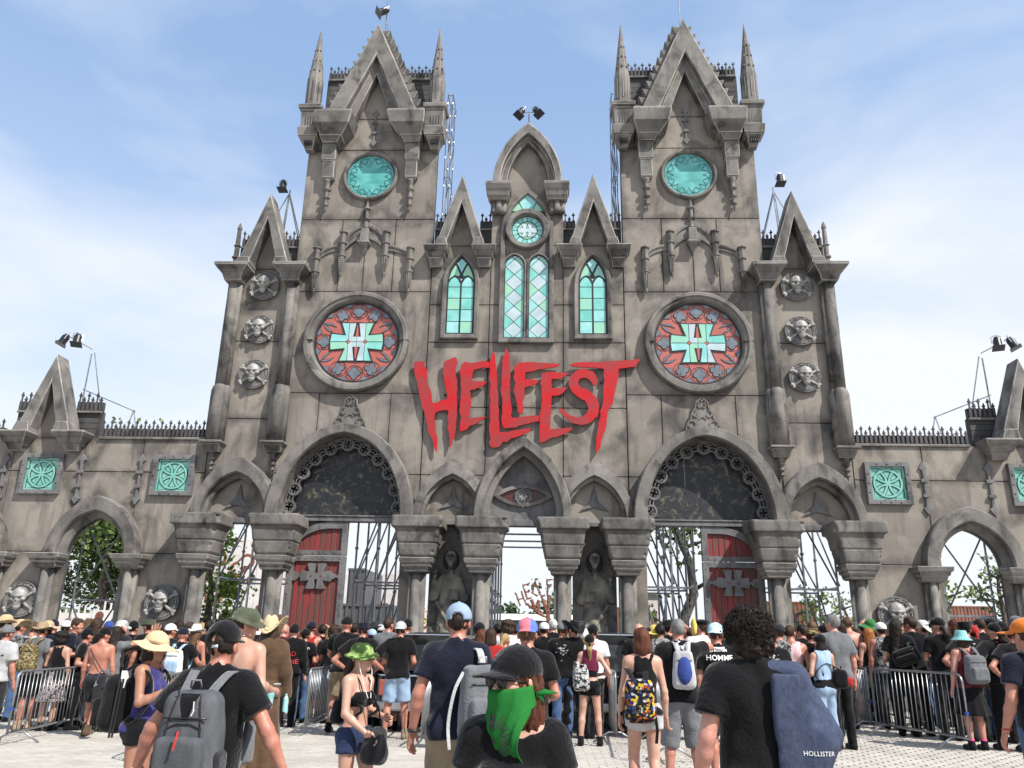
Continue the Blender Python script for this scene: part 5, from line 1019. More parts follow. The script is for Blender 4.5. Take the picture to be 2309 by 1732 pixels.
def cbox(name,label,px,d,w,dep,h,mat,cat='container',z0=0):
    p=gp(px,d); C=root(name,(p[0],p[1],z0),label,cat); M('body',box(p[0]-w/2,p[0]+w/2,p[1],p[1]+dep,z0,z0+h),mat,C,bevel=.03)
    n=int(w/.28)
    for i in range(n): M('rib',box(p[0]-w/2+.1+i*w/n,p[0]-w/2+.22+i*w/n,p[1]-.05,p[1],z0+.12,z0+h-.12),mat,C)
    M('top_rail',box(p[0]-w/2,p[0]+w/2,p[1]-.06,p[1],z0+h-.10,z0+h),mat,C); return C
cbox('shipping_container','tall dark grey container beside the left red door',792,36,.75,4,4.5,'container_grey'); cbox('shipping_container','low dark grey container below the tall one beside the left red door',815,34,2.3,3,2.9,'container_grey'); cbox('shipping_container','orange container beside the spotted block',885,44,1.5,3,4.2,'container_orange')
cbox('festival_shed','long grey shed with white roof beyond the middle doorway',1195,70,9,8,3.2,'container_grey','shed'); p=gp(1195,70); R_=root('shed_roof',(p[0],p[1],3.2),'white sheet roof of the grey shed beyond the middle doorway','roof'); M('sheet',stack([(3.2,p[0]-4.7,p[0]+4.7,-p[1]-8.4,-p[1]+.4),(3.75,p[0]-3.0,p[0]+4.2,-p[1]-6,-p[1]-2)]),'roof_white',R_)
cbox('brick_house','distant red brick building left in the right doorway',1437,100,5,6,5.6,'brick_red','building'); cbox('brick_house','reddish flat building seen through the right wing arch',2170,70,6,6,5.0,'brick_red','building'); cbox('market_stall','small red stall low in the rightmost doorway',1850,48,3.4,2,2.6,'container_orange','stall')
cbox('dark_roof_house','brown house behind the rightmost doorway',1775,60,4.5,5,4.6,'rust','building')
for i,(px,d,lb) in enumerate(((1530,70,'white pointed tent with lettering right of the brick building'),(1570,74,'white tent beside the red door edge'),(2240,60,'white parasol low in the right wing arch'))):
    p=gp(px,d); T=root('tent',p,lb,'tent'); M('canopy',([(p[0]-1.6,p[1]-1.6,2.3),(p[0]+1.6,p[1]-1.6,2.3),(p[0]+1.6,p[1]+1.6,2.3),(p[0]-1.6,p[1]+1.6,2.3),(p[0],p[1],3.5),(p[0]-1.6,p[1]-1.6,2.0),(p[0]+1.6,p[1]-1.6,2.0),(p[0]+1.6,p[1]+1.6,2.0),(p[0]-1.6,p[1]+1.6,2.0)],[(0,1,4),(1,2,4),(2,3,4),(3,0,4),(0,5,6,1),(1,6,7,2),(2,7,8,3),(3,8,5,0)]),'roof_white',T)
    for a in (-1.5,1.5):
        for b in (-1.5,1.5): M('leg',tube([(p[0]+a,p[1]+b,0),(p[0]+a,p[1]+b,2.1)],.04,5),'galvanised',T)
p=gp(2232,30); T=root('parasol',p,'dark blue parasol low in the right wing arch','parasol'); ps=[(p[0]+1.2*math.cos(2*PI*i/10),p[1]+1.2*math.sin(2*PI*i/10),2.25) for i in range(10)]; M('canopy',(ps+[(p[0],p[1],2.75)],[(i,(i+1)%10,10) for i in range(10)]),cloth((.05,.055,.08)),T); M('pole',tube([p,(p[0],p[1],2.7)],.025,6),'galvanised',T)
p=at(1465,1362,30); B_=root('camera_box',p,'grey box raised on a pole right of the middle pillars','box'); M('housing',box(p.x-.35,p.x+.35,p.y,p.y+.5,p.z-.32,p.z+.32),'container_white',B_,bevel=.02); M('visor',prism([(p.x-.4,p.z+.3),(p.x+.4,p.z+.3),(p.x+.4,p.z+.36),(p.x-.4,p.z+.36)],-p.y-.6,-p.y+.1),'container_grey',B_); M('pole',tube([(p.x,p.y+.2,0),(p.x,p.y+.2,p.z-.3)],.05,6),'galvanised',B_)
def hills():
    V=[];n=60; rs=np.random.RandomState(4)
    for i in range(n+1):
        x=-260+520*i/n; hgt=9+4*math.sin(i*.35)+2.5*math.sin(i*.93+1)+rs.rand()*1.5
        V+=[(x,330,-1),(x,345,hgt*.55),(x,375,hgt),(x,430,hgt*.8),(x,480,-1)]
    F=[(i*5+j,(i+1)*5+j,(i+1)*5+j+1,i*5+j+1) for i in range(n) for j in range(4)]
    tag(M('hills',(V,F),'hill_green',smooth=True),kind='structure')
flat('hill_green',(.10,.14,.07),.9,var=.5,scale=.06,bump=.8,bscale=.3)
hills()
# rusty branch letters H E A E
def branch_sign():
    d=52; P=lambda x,y:tuple(at(1060+x/6.144,1150+y/6.144,d)); base=at(1238,1400,d); S=root('branch_sign',(base.x,base.y,0),'rusty letters made of thorny branches above the shed in the middle doorway','sign')
    def br(name,paths,r=.055):
        vf=[]
        for p in paths:
            pts=[]
            for a,b in zip(p[:-1],p[1:]):
                n=max(2,int(math.hypot(b[0]-a[0],b[1]-a[1])/22))
                for k in range(n): t=k/n; pts.append(P(a[0]+(b[0]-a[0])*t+random.uniform(-4,4),a[1]+(b[1]-a[1])*t+random.uniform(-4,4)))
            pts.append(P(*p[-1])); vf.append(tube(pts,[r*random.uniform(.75,1.25) for _ in pts],6))
            for q in pts[::3]: e=Vector(q)+Vector((random.uniform(-.14,.14),0,random.uniform(-.05,.14))); vf.append(tube([q,tuple(e)],[r*.5,r*.15],4))
        M(name,join(*vf),'rust',S)
    br('letter_h',[[(630,1150),(695,1330)],[(705,1125),(775,1305)],[(665,1245),(745,1220)]]); br('letter_e',[[(730,1050),(795,1240)],[(730,1050),(812,1022)],[(762,1140),(815,1135)],[(795,1235),(855,1215)]]); br('letter_a',[[(900,990),(860,1160)],[(900,990),(1000,1230)],[(865,1160),(935,1190)],[(985,1200),(1040,1180)]]); br('letter_e',[[(1065,965),(1075,1240)],[(1065,970),(1140,965)],[(1070,1045),(1135,1035)]])
    br('trunk',[[(1090,1500),(990,1460),(900,1390),(850,1240)],[(1090,1500),(1040,1330),(1000,1230)],[(1090,1500),(1080,1330),(1095,1230),(1075,1180)],[(900,1390),(800,1310),(775,1300)],[(960,1440),(930,1330),(955,1250)]],.10); br('post',[[(1090,1500),(1110,1640)]],.14)
branch_sign()
# ------------------------------------------------------------------ people: implicit bodies and clothes
ARM={'down':((.235,-.015,1.14),(.255,.05,.90)),'away':((.335,-.03,1.19),(.43,.04,.97)),'hip':((.43,-.09,1.17),(.235,.05,1.02)),'front':((.25,.03,1.15),(.07,.27,1.17)),'bent':((.25,-.04,1.15),(.20,.22,1.10)),
     'up':((.36,.16,1.46),(.13,.17,1.66)),'rail':((.29,.13,1.18),(.30,.37,1.10)),'phone':((.24,.06,1.16),(.12,.28,1.28)),'hat':((.30,-.22,1.50),(.13,-.10,1.72)),'hang':((.26,-.05,1.15),(.30,.03,.90)),'low':((.24,.05,1.14),(.12,.24,.98)),'elbow':((.36,-.10,1.15),(.22,.14,1.12)),'swing':((.24,.06,1.15),(.23,.24,.97)),'back':((.24,-.12,1.16),(.25,-.16,.92))}
LEG={'stand':(((.085,0,.92),(.095,.01,.50),(.10,-.03,.085)),((.085,0,.92),(.095,.01,.50),(.10,-.03,.085))),
     'apart':(((.085,0,.92),(.13,.02,.50),(.16,-.03,.085)),((.085,0,.92),(.13,.02,.50),(.16,-.03,.085))),
     'walk':(((.085,.0,.92),(.09,.14,.52),(.09,.10,.085)),((.085,-.01,.92),(.09,.0,.49),(.09,-.26,.14))),
     'relax':(((.085,0,.92),(.11,.10,.51),(.12,.05,.085)),((.085,0,.92),(.09,-.01,.50),(.09,-.05,.085)))}
def lerp(a,b,t): return tuple(a[i]+(b[i]-a[i])*t for i in range(3))
class Pose:
    def __init__(s,sex='m',arms=('down','down'),legs='stand',hy=0,hp=0,wide=1.0):
        s.sex=sex; s.k=(1.0 if sex=='m' else .90)*wide; s.sx=.178 if sex=='m' else .155; s.arms=arms; s.legs=legs; s.hy=math.radians(hy); s.hp=math.radians(hp); s.wide=wide
        dx=s.sx-.178; s.A=[]
        for sd,a in zip((-1,1),arms):
            e,w=ARM[a] if isinstance(a,str) else a; s.A.append([(sd*(s.sx),0,1.425),(sd*(e[0]+dx),e[1],e[2]),(sd*(w[0]+dx*(w[0]>.15)),w[1],w[2])])
        l=LEG[legs]; s.L=[[(sd*q[0],q[1],q[2]) for q in t] for sd,t in zip((-1,1),l)]
    def key(s): return (s.sex,str(s.arms),s.legs,s.wide)
def torso(p,P,i=0.,loose=0.):
    m=P.sex=='m'; w=P.wide
    hip,wa,ch=(.155*w,.140*w,.162) if m else (.162*w,.120*w,.140)
    d=s_cone(p,(0,-.005,.94),(0,0,1.10),hip+i,max(wa,hip*loose)+i,1.42); d=smin(d,s_cone(p,(0,0,1.10),(0,.0,1.31),max(wa,ch*loose)+i,ch+i,1.42),.03)
    d=smin(d,s_cone(p,(-P.sx+.035,-.005,1.41),(P.sx-.035,-.005,1.41),.066+i,.066+i,1.05),.06)
    for x in (-1,1):
        d=smin(d,s_cone(p,(0,-.015,1.50),(x*(P.sx-.02),-.005,1.435),.044+i*.6,.042+i*.8),.05); d=smin(d,s_ell(p,(x*.075,-.055,.93),(.092*w+i,.085+i,.10+i)),.04)
        if not m: d=smin(d,s_ell(p,(x*.068,.085,1.275),(.062+i,.062+i*.5,.06+i)),.03)
        else: d=smin(d,s_ell(p,(x*.075,.06,1.33),(.085+i,.055+i,.07+i)),.05); d=smin(d,s_ell(p,(x*.085,-.07,1.34),(.075+i,.045+i,.10+i)),.05)
    if w>1.1: d=smin(d,s_ell(p,(0,.07,1.07),(.15*w+i,.13*w+i,.15+i)),.06)
    return d
def head_sdf(q):
    d=s_ell(q,(0,-.006,.02),(.077,.098,.096)); d=smin(d,s_ell(q,(0,.028,-.035),(.062,.068,.086)),.03); d=smin(d,s_ell(q,(0,.045,-.085),(.046,.046,.035)),.025)
    d=smin(d,s_cone(q,(-.036,.080,.024),(.036,.080,.024),.013,.013),.012)
    for x in (-1,1):
        d=smin(d,s_ell(q,(x*.045,.065,-.022),(.024,.024,.02)),.02); d=smax(d,-s_ell(q,(x*.031,.103,.004),(.018,.018,.010)),.008); d=smin(d,s_sph(q,(x*.031,.081,.004),.0125),.003); d=smin(d,s_ell(q,(x*.080,-.008,-.012),(.011,.025,.034)),.008)
    d=smin(d,s_cone(q,(0,.090,.012),(0,.113,-.026),.008,.0135),.008); d=smin(d,s_ell(q,(0,.092,-.056),(.025,.012,.007)),.006); d=smin(d,s_ell(q,(0,.090,-.069),(.021,.012,.008)),.006); d=smax(d,-s_ell(q,(0,.108,-.0625),(.026,.012,.0025)),.003)
    return smin(d,s_sph(q,(0,.074,-.100),.021),.02)
HC=(0,.018,1.638)
def hloc(p,P):
    x,y,z=p[0]-HC[0],p[1]-HC[1],p[2]-HC[2]; c,s=math.cos(P.hy),math.sin(P.hy); x,y=c*x+s*y,-s*x+c*y; c,s=math.cos(P.hp),math.sin(P.hp); y,z=c*y+s*z,-s*y+c*z; return (x,y,z)
def arm_sdf(p,a,k,i=0.,upper=True,lower=True,hand=True):
    S,E,W=a; d=None
    if upper: d=s_cone(p,S,E,.052*k+i,.041*k+i)
    if lower:
        m=lerp(E,W,.28); e=smin(s_cone(p,E,m,.040*k+i,.043*k+i),s_cone(p,m,W,.043*k+i,.027*k+i),.02); d=e if d is None else smin(d,e,.02)
    if hand:
        v=np.array(W)-np.array(E); v/=np.linalg.norm(v); c=np.array(W)+v*.075; e=s_cone(p,np.array(W)+v*.02,np.array(W)+v*.085,.030,.034); e=smin(e,s_cone(p,np.array(W)+v*.09,np.array(W)+v*.155,.028,.018),.015)
        t=np.array((-np.sign(S[0])*.03,.03,0)); d=smin(d,smin(e,s_cone(p,np.array(W)+v*.04,np.array(W)+v*.09+t,.014,.011),.01),.015)
    return d
def leg_sdf(p,l,P,i=0.):
    H,K,A=l; m=.96 if P.sex=='m' else 1.0
    d=s_cone(p,H,K,.088*m*P.wide+i,.056+i); c=lerp(K,A,.28); c=(c[0],c[1]-.018,c[2]); d=smin(d,s_cone(p,K,c,.054+i,.056+i),.02); return smin(d,s_cone(p,c,A,.056+i,.036+i),.02)
def foot_sdf(p,l,i=0.):
    A=l[2]; z=A[2]-.05; d=s_cone(p,(A[0],A[1]-.03,z),(A[0]*1.1,A[1]+.16,z-.006),.042+i,.036+i); return np.maximum(smin(d,s_cone(p,A,(A[0],A[1],z),.040+i,.044+i),.02),A[2]-.085-p[2])
def hand_mesh(curl=.5,side_=1,h=.0052):
    def fn(p):
        d=s_box(p,(0,.045,0),(.041,.05,.014),.013); d=smin(d,s_ell(p,(.022,.03,-.008),(.022,.032,.016)),.01)
        for j,(x,l,bx) in enumerate(((.031,.066,.006),(.0105,.076,.001),(-.0105,.071,-.003),(-.030,.056,-.008))):
            a=np.array((x,.088,0.)); an=0.
            for s_,r0,r1 in ((.44,.0098,.0092),(.31,.0092,.0085),(.27,.0085,.0072)):
                an+=curl*(.62+.1*j); b=a+np.array((bx*s_,math.cos(an)*l*s_*1.05,-math.sin(an)*l*s_*1.05)); d=smin(d,s_cone(p,a,b,r0,r1),.004); a=b
        d=smin(d,s_cone(p,(.03,.02,-.004),(.056,.052,-.014),.016,.0125),.010); return smin(d,s_cone(p,(.056,.052,-.014),(.060,.088,-.024),.0118,.0085),.005)
    v,f=snet(fn,(-.07,-.03,-.11),(.09,.19,.04),h); v=v.copy()
    if side_<0: v[:,0]*=-1; f=f[:,::-1]
    return v,f
CACHE={}
def mk(key,fn):
    if key not in CACHE:
        v,f=fn(); me=bpy.data.meshes.new(str(key[0])); me.from_pydata(v.tolist() if isinstance(v,np.ndarray) else v,[],f.tolist() if isinstance(f,np.ndarray) else f); me.polygons.foreach_set('use_smooth',[True]*len(me.polygons)); CACHE[key]=me
    return CACHE[key]
def bounds(P,pad=.10):
    q=np.array([j for a in P.A for j in a]+[(-.2,-.2,0),(.2,.22,1.78)]+[j for l in P.L for j in l]); return q.min(0)-pad-np.array((.02,.04,0)),q.max(0)+pad+np.array((.02,.04,0))
def body_mesh(P,h,fine=None):
    """whole skin surface; fine = per-arm hand specs (curl, roll) or None"""
    def make():
        lo,hi=bounds(P); lo[2]=-.02; hi[2]=1.80
        def fn(p):
            z0,z1=(p[2].min(),p[2].max()) if np.ndim(p[0])==3 else (-9,9); x0,x1=(p[0].min(),p[0].max()) if np.ndim(p[0])==3 else (-9,9); d=np.full(np.shape(p[0]),1.,np.float32)
            if z1>.74 and z0<1.60: d=np.minimum(d,torso(p,P))
            if z1>1.36: d=smin(d,s_cone(p,(0,-.012,1.44),(0,.008,1.58),.056 if P.sex=='m' else .047,.052 if P.sex=='m' else .044),.035)
            for a,sd in zip(P.A,(-1,1)):
                if (x1>.02 if sd>0 else x0<-.02) and z1>.55: d=smin(d,arm_sdf(p,a,P.k,hand=fine is None),.03)
            if z0<1.1:
                for l in P.L: d=smin(d,leg_sdf(p,l,P),.025)
            if z0<.3:
                for l in P.L: d=smin(d,foot_sdf(p,l,-.006),.02)
            return smin(d,head_sdf(hloc(p,P)),.02) if z1>1.44 else d
        zc=1.52
        if h>.0125:
            v,f=snet(fn,lo,hi,(h,h,h)); 
            # finer head: replace everything above the throat
            keep=v[:,2]<zc; v1,f1=v,f[(keep[f]).all(1)]
            hh=max(.008,h*.55); v2,f2=snet(fn,(-.13,-.14,zc-2.2*h),(.13,.17,1.78),hh); v=np.concatenate([v1,v2]); f=np.concatenate([f1,f2+len(v1)])
        else: v,f=snet(fn,lo,hi,h)
        if fine:
            for a,sd,(curl,roll) in zip(P.A,(-1,1),fine):
                hv,hf=hand_mesh(curl,sd); E,W=np.array(a[1]),np.array(a[2]); y=(W-E)/np.linalg.norm(W-E); x0=np.array((0.,1.,0.)) if abs(y[1])<.8 else np.array((0.,0.,1.)); x=x0-y*(x0@y); x/=np.linalg.norm(x); z=np.cross(x,y)
                x=x*sd; c,s=math.cos(roll),math.sin(roll); x,z=c*x+s*z,-s*x+c*z
                hv=W+y*-.004+np.outer(hv[:,0]*sd,x)*sd+np.outer(hv[:,1],y)+np.outer(hv[:,2],z); f=np.concatenate([f,hf+len(v)]); v=np.concatenate([v,hv])
        return v,f
    return mk(('body',)+P.key()+(round(P.hy,2),round(P.hp,2),h,str(fine)),make)
def folds(p,seed,amp,P=None):
    a=np.arctan2(p[1],p[0]+1e-6); return amp*(1.3*wob((p[0],p[1]*1.0,p[2]*.55),17,seed,4)+.45*wob((p[0]*.6,p[1],p[2]),46,seed+4,3)+.5*np.sin(a*7+p[2]*9+seed)+.6*np.sin((p[2]*1.0+p[0]*.7)*34+seed)*np.clip((1.2-p[2])*3,0,1))
def top_mesh(P,kind,h,hem=.90,seed=0,neck=.078):
    sl={'captee':.40,'tee':.62,'long':1.0,'tank':0,'jacket':1.0,'vest':0,'shirt':.70,'hoodie':1.0,'bra':0}[kind]; ex={'captee':.017,'tee':.017,'long':.018,'tank':.010,'jacket':.028,'vest':.022,'shirt':.02,'hoodie':.034,'bra':.009}[kind]
    def make():
        lo,hi=bounds(P); lo[2]=hem-.03; hi[2]=1.56
        def fn(p):
            d=torso(p,P,ex,.98 if kind in('tee','captee','jacket','shirt','hoodie','long') else .0)
            fl=np.clip((1.15-p[2])/.25,0,1)*(.012 if kind!='bra' else 0); d=d-fl
            if kind in ('tank','vest','bra'):
                for a,sd in zip(P.A,(-1,1)): d=smax(d,-s_ell(p,(sd*(P.sx+.03),.0,1.40),(.075 if kind=='vest' else .10,.14,.13)),.015)
            if kind=='bra':
                d=np.maximum(d,p[2]-1.335-.0*p[1]); 
            for a,sd in zip(P.A,(-1,1)):
                if sl:
                    S,E,W=a
                    if sl<1:
                        e=lerp(S,E,sl); u=np.array(E)-np.array(S); u/=np.linalg.norm(u); s=s_cone(p,S,lerp(S,E,sl+.15),.066*P.k+ex*.6,.066*P.k+ex*1.25); s=np.maximum(s,(p[0]-e[0])*u[0]+(p[1]-e[1])*u[1]+(p[2]-e[2])*u[2])
                    else:
                        s=smin(s_cone(p,S,E,.062*P.k+ex*.7,.055*P.k+ex*.8),s_cone(p,E,lerp(E,W,.97),.055*P.k+ex*.8,.042*P.k+ex*.7),.03)
                    d=smin(d,s,.035)
            nk=neck if kind not in('tank','bra') else .105
            if kind!='hoodie': d=smax(d,-s_ell(p,(0,.02,1.535 if kind!='tank' else 1.53),(nk,nk*1.0,nk*.95)),.012)
            d=d+folds(p,seed,(.0055 if h>.013 else .0085) if kind!='bra' else .001)
            return np.maximum(d,(hem+.012*np.sin(p[0]*9+seed))-p[2]) if kind!='bra' else np.maximum(d,1.20-p[2])
        return snet(fn,lo,hi,h)
    return mk(('top',kind)+P.key()+(h,hem,seed,neck),make)
def bottom_mesh(P,kind,h,seed=0):
    ln={'shorts':.90,'short':.30,'jeans':2.0,'cargo':1.15,'skirt':0,'robe':0}[kind]
    def make():
        lo,hi=bounds(P); lo[2]=-.01; hi[2]=1.10
        def fn(p):
            d=np.maximum(torso(p,P,.012),p[2]-1.03)
            if kind=='skirt': d=smin(d,s_cone(p,(0,0,1.0),(0,0,.52),.15,.27,1.15),.03)+.012*np.sin(np.arctan2(p[1],p[0])*11)*np.clip((1.0-p[2])*2,0,1); return np.maximum(np.maximum(d,.50-p[2]),p[2]-1.03)
            for l in P.L:
                H,K,A=l
                if kind in('shorts','cargo','short'):
                    e=lerp(H,K,ln) if ln<1 else lerp(K,A,(ln-1)); u=np.array(K)-np.array(H); u/=np.linalg.norm(u); lo_=.03 if kind!='short' else .016
                    s=s_cone(p,H,lerp(H,K,1.25),.098*P.wide+lo_*.5,.072+lo_*1.1); s=np.maximum(s,(p[0]-e[0])*u[0]+(p[1]-e[1])*u[1]+(p[2]-e[2])*u[2])
                else: s=leg_sdf(p,l,P,.017); s=smin(s,s_cone(p,lerp(K,A,.5),(A[0],A[1],A[2]-.02),.066,.056),.02)
                d=smin(d,s,.018)
            return d+folds(p,seed+3,.005)
        return snet(fn,lo,hi,h)
    return mk(('bottom',kind)+P.key()+(h,seed),make)
def shoe_mesh(P,h):
    def make():
        lo,hi=bounds(P); lo[2]=-.01; hi[2]=.30
        def fn(p):
            d=None
            for l in P.L: q=foot_sdf(p,l,.010); q=smin(q,np.maximum(s_cone(p,l[2],lerp(l[2],l[1],.10),.048,.05),-9),.02); d=q if d is None else np.minimum(d,q)
            return d
        return snet(fn,lo,hi,h)
    return mk(('shoes',)+P.key()+(h,),make)
def sock_mesh(P,h,top,i=.008):
    def make():
        lo,hi=bounds(P); lo[2]=.03; hi[2]=top+.03
        def fn(p):
            d=None
            for l in P.L: q=leg_sdf(p,l,P,i); d=q if d is None else np.minimum(d,q)
            return np.maximum(np.maximum(d,p[2]-top),.05-p[2])
        return snet(fn,lo,hi,h)
    return mk(('socks',)+P.key()+(h,top),make)
def hair_mesh(kind,h,seed=0):
    def fn(q):
        base=s_ell(q,(0,-.014,.030),(.087,.107,.100)); face=s_ell(q,(0,.135,-.06),(.085,.095,.125)); low=-.062-q[2]
        if kind=='buzz': d=s_ell(q,(0,-.010,.024),(.0805,.102,.0985)); return np.maximum(np.maximum(smax(d,-s_ell(q,(0,.13,-.05),(.085,.088,.12)),.01),-.055-q[2]),-9)+.0012*wob(q,120,seed)
        if kind=='short': d=smax(base,-face,.015); d=np.maximum(d,-.066-q[2]+.25*np.maximum(q[1],0)); return d+.006*wob((q[0],q[1],q[2]*.6),55,seed)+.003*wob(q,130,seed+1)
        if kind=='under': d=smin(s_ell(q,(0,-.010,.024),(.0805,.102,.0985)),s_ell(q,(0,.0,.075),(.062,.095,.055)),.015); d=smax(d,-face,.01); return np.maximum(d,-.06-q[2])+.003*wob((q[0],q[1]*.4,q[2]),70,seed)
        if kind=='curly': d=s_ell(q,(0,-.018,.035),(.128,.132,.125)); d=smin(d,s_ell(q,(0,-.05,-.06),(.115,.09,.075)),.04); d=smax(d,-s_ell(q,(0,.15,-.06),(.075,.095,.12)),.02); return d+.016*wob(q,52,seed,7)+.007*wob(q,120,seed+5)
        if kind=='bob': d=smax(smin(base,s_ell(q,(0,-.035,-.075),(.098,.088,.105)),.04),-face,.015); return np.maximum(d,-.165-q[2])+.005*wob((q[0],q[1],q[2]*.15),75,seed)
        if kind in('long','longer'):
            l={'long':-.36,'longer':-.50}[kind]; d=smin(base,s_cone(q,(0,-.045,-.02),(0,-.105,l+.05),.098,.085,1.55),.05); d=smin(d,s_ell(q,(0,-.04,-.09),(.100,.08,.12)),.04); d=smax(d,-face,.015)
            a=np.arctan2(q[1]+.05,q[0]); st=.006*np.sin(a*19+seed+4*np.sin(q[2]*14))+.004*np.sin(a*43+seed*2+3*np.sin(q[2]*22+1)); return np.maximum(d+st,l+.03*np.sin(q[0]*40)-q[2])
        if kind=='pony': d=smax(s_ell(q,(0,-.012,.028),(.083,.104,.098)),-face,.012); d=np.maximum(d,-.05-q[2]); d=smin(d,s_cone(q,(0,-.11,-.01),(.0,-.15,-.12),.026,.04),.02); d=smin(d,s_cone(q,(0,-.15,-.12),(.01,-.13,-.34),.042,.014),.03); return d+.004*wob((q[0],q[1],q[2]*.2),75,seed)
        if kind=='bun': d=smax(base,-face,.012); d=np.maximum(d,-.05-q[2]); return smin(d,s_sph(q,(0,-.10,.03),.045),.02)+.004*wob(q,70,seed)
    return mk(('hair',kind,h,seed),lambda:snet(fn,(-.18,-.24,-.56 if kind=='longer' else -.42),(.18,.14,.19),h))
def hat_mesh(kind,h):
    def fn(q):
        r=np.sqrt(q[0]**2+(q[1]*.93)**2)
        if kind in('cap','capfit'):
            d=s_ell(q,(0,-.006,.030),(.0945,.114,.100)); d=np.maximum(d,.012-q[2]+.06*np.minimum(q[1]+.02,0)); b=np.maximum(s_ell(q,(0,.085,.016),(.082,.125,.060)),np.abs(q[2]-(.026-3.2*q[0]**2-.12*np.maximum(q[1]-.1,0)))-.0055); b=np.maximum(b,.06-q[1]); d=smin(d,b,.008)
            if kind=='cap': d=smax(d,-s_ell(q,(0,-.12,.022),(.047,.05,.038)),.006)
            return smin(d,s_sph(q,(0,-.006,.131),.008),.006)
        if kind=='sun': d=smin(np.maximum(s_ell(q,(0,-.005,.035),(.096,.116,.105)),.015-q[2]),np.maximum(r-.205,np.abs(q[2]-.030+.9*r*r+.012*np.sin(np.arctan2(q[1],q[0])*3+.6))-.006),.022); return d+.0015*np.sin(r*260)*(r>.11)
        if kind=='boonie': d=smin(np.maximum(s_ell(q,(0,-.005,.03),(.098,.117,.110)),np.maximum(.010-q[2],q[2]-.125)),np.maximum(r-.160,np.abs(q[2]-.030+1.5*r*r+.020*np.sin(np.arctan2(q[1],q[0])*2+.9))-.006),.015); return d+.002*wob(q,60,4)
        if kind=='fedora': d=np.maximum(s_ell(q,(0,-.005,.03),(.092,.112,.135)),.012-q[2]); d=smax(d,-s_ell(q,(0,0,.172),(.028,.12,.05)),.02); d=np.maximum(d,q[2]-.145); return smin(d,np.maximum(r-.158,np.abs(q[2]-.022-1.6*q[0]**2+.3*np.maximum(q[1],0)**2)-.005),.012)
        if kind=='bucket': d=np.maximum(s_cone(q,(0,-.005,.0),(0,-.005,.11),.105,.075,.88),np.maximum(.0-q[2],q[2]-.118)); return smin(d,np.maximum(np.maximum(r-.155,np.abs(q[2]+.78*(r-.1)-.012)-.006),.085-r),.015)
        if kind=='beanie': return np.maximum(s_ell(q,(0,-.014,.032),(.093,.111,.112)),-.02-q[2]+.35*q[1]*0+.25*np.maximum(q[1],0)*-1+.03*(q[1]>.0))+.0015*np.sin(np.arctan2(q[1],q[0])*40)
        if kind=='bandana':
            d=np.maximum(s_ell(q,(0,-.012,.026),(.0875,.107,.100)),.022-q[2]+.35*np.minimum(q[1],0)); return smin(d,s_cone(q,(0,-.11,-.01),(0,-.13,-.10),.016,.026),.015)
        if kind=='beret': return np.maximum(smin(s_ell(q,(.01,-.005,.075),(.118,.128,.042)),s_ell(q,(0,-.005,.05),(.092,.110,.05)),.02),.03-q[2])
        if kind=='military': d=np.maximum(s_cone(q,(0,-.005,.0),(0,-.005,.10),.104,.092,.88),np.maximum(.018-q[2],q[2]-.112)); b=np.maximum(s_ell(q,(0,.085,.016),(.08,.105,.06)),np.abs(q[2]-.024+.35*np.maximum(q[1]-.1,0))-.006); return smin(d,np.maximum(b,.06-q[1]),.008)
        if kind=='cowboy': d=np.maximum(s_ell(q,(0,-.005,.03),(.090,.112,.135)),.012-q[2]); d=smax(d,-s_ell(q,(0,0,.172),(.026,.12,.055)),.02); return smin(d,np.maximum(r-.19,np.abs(q[2]-.018-3.6*q[0]**2+.8*np.maximum(np.abs(q[1])-.1,0)**1)-.006),.012)
        if kind=='visor': d=np.maximum(np.maximum(s_ell(q,(0,-.008,.03),(.093,.112,.1)),-(s_ell(q,(0,-.008,.03),(.083,.102,.09)))),np.abs(q[2]-.045)-.03); b=np.maximum(s_ell(q,(0,.085,.03),(.1,.14,.06)),np.abs(q[2]-.035+3*q[0]**2)-.006); return smin(d,np.maximum(b,.05-q[1]),.008)
    return mk(('hat',kind,h),lambda:snet(fn,(-.23,-.24,-.13),(.23,.25,.20),h))
SKIN={}
def skin(tone):
    c={'fair':(.50,.315,.235),'tan':(.34,.18,.115),'pink':(.50,.26,.20),'dark':(.16,.085,.055),'red':(.42,.20,.14)}[tone]; k='skin_'+tone
    if k in MATS: return MATS[k]
    m=flat(k,c,.48,var=.30,scale=9,bump=.14,bscale=70,dark=(c[0]*.86,c[1]*.68,c[2]*.64)); b=m.node_tree.nodes['Principled BSDF']; b.inputs['Subsurface Weight'].default_value=.08; b.inputs['Subsurface Radius'].default_value=(.02,.008,.004); return m
CLR={'k':(.0085,.0085,.0095),'ch':(.028,.028,.031),'n':(.012,.014,.026),'g':(.16,.165,.175),'lg':(.46,.46,.46),'w':(.74,.74,.72),'mar':(.11,.018,.025),'red':(.42,.03,.03),'br':(.10,.06,.035),'tan':(.36,.26,.16),'straw':(.52,.40,.24),'kh':(.24,.19,.125),'ol':(.085,.095,.06),'den':(.20,.30,.45),'jean':(.065,.12,.24),'dk':(.03,.045,.10),'aq':(.28,.60,.60),'pink':(.60,.26,.28),'pur':(.045,.04,.17),'blue':(.04,.07,.26),'lb':(.36,.50,.66),'or':(.72,.19,.03),'grn':(.05,.20,.06),'mag':(.25,.02,.085),'cam':(.10,.13,.05),'yel':(.70,.55,.12),'blk':(.012,.010,.009),'brn':(.045,.024,.014),'lbr':(.13,.075,.04),'bln':(.36,.24,.10),'gin':(.38,.14,.035),'aub':(.11,.035,.018),'gry':(.22,.21,.20),'wht':(.6,.58,.55),'drk':(.022,.014,.010)}
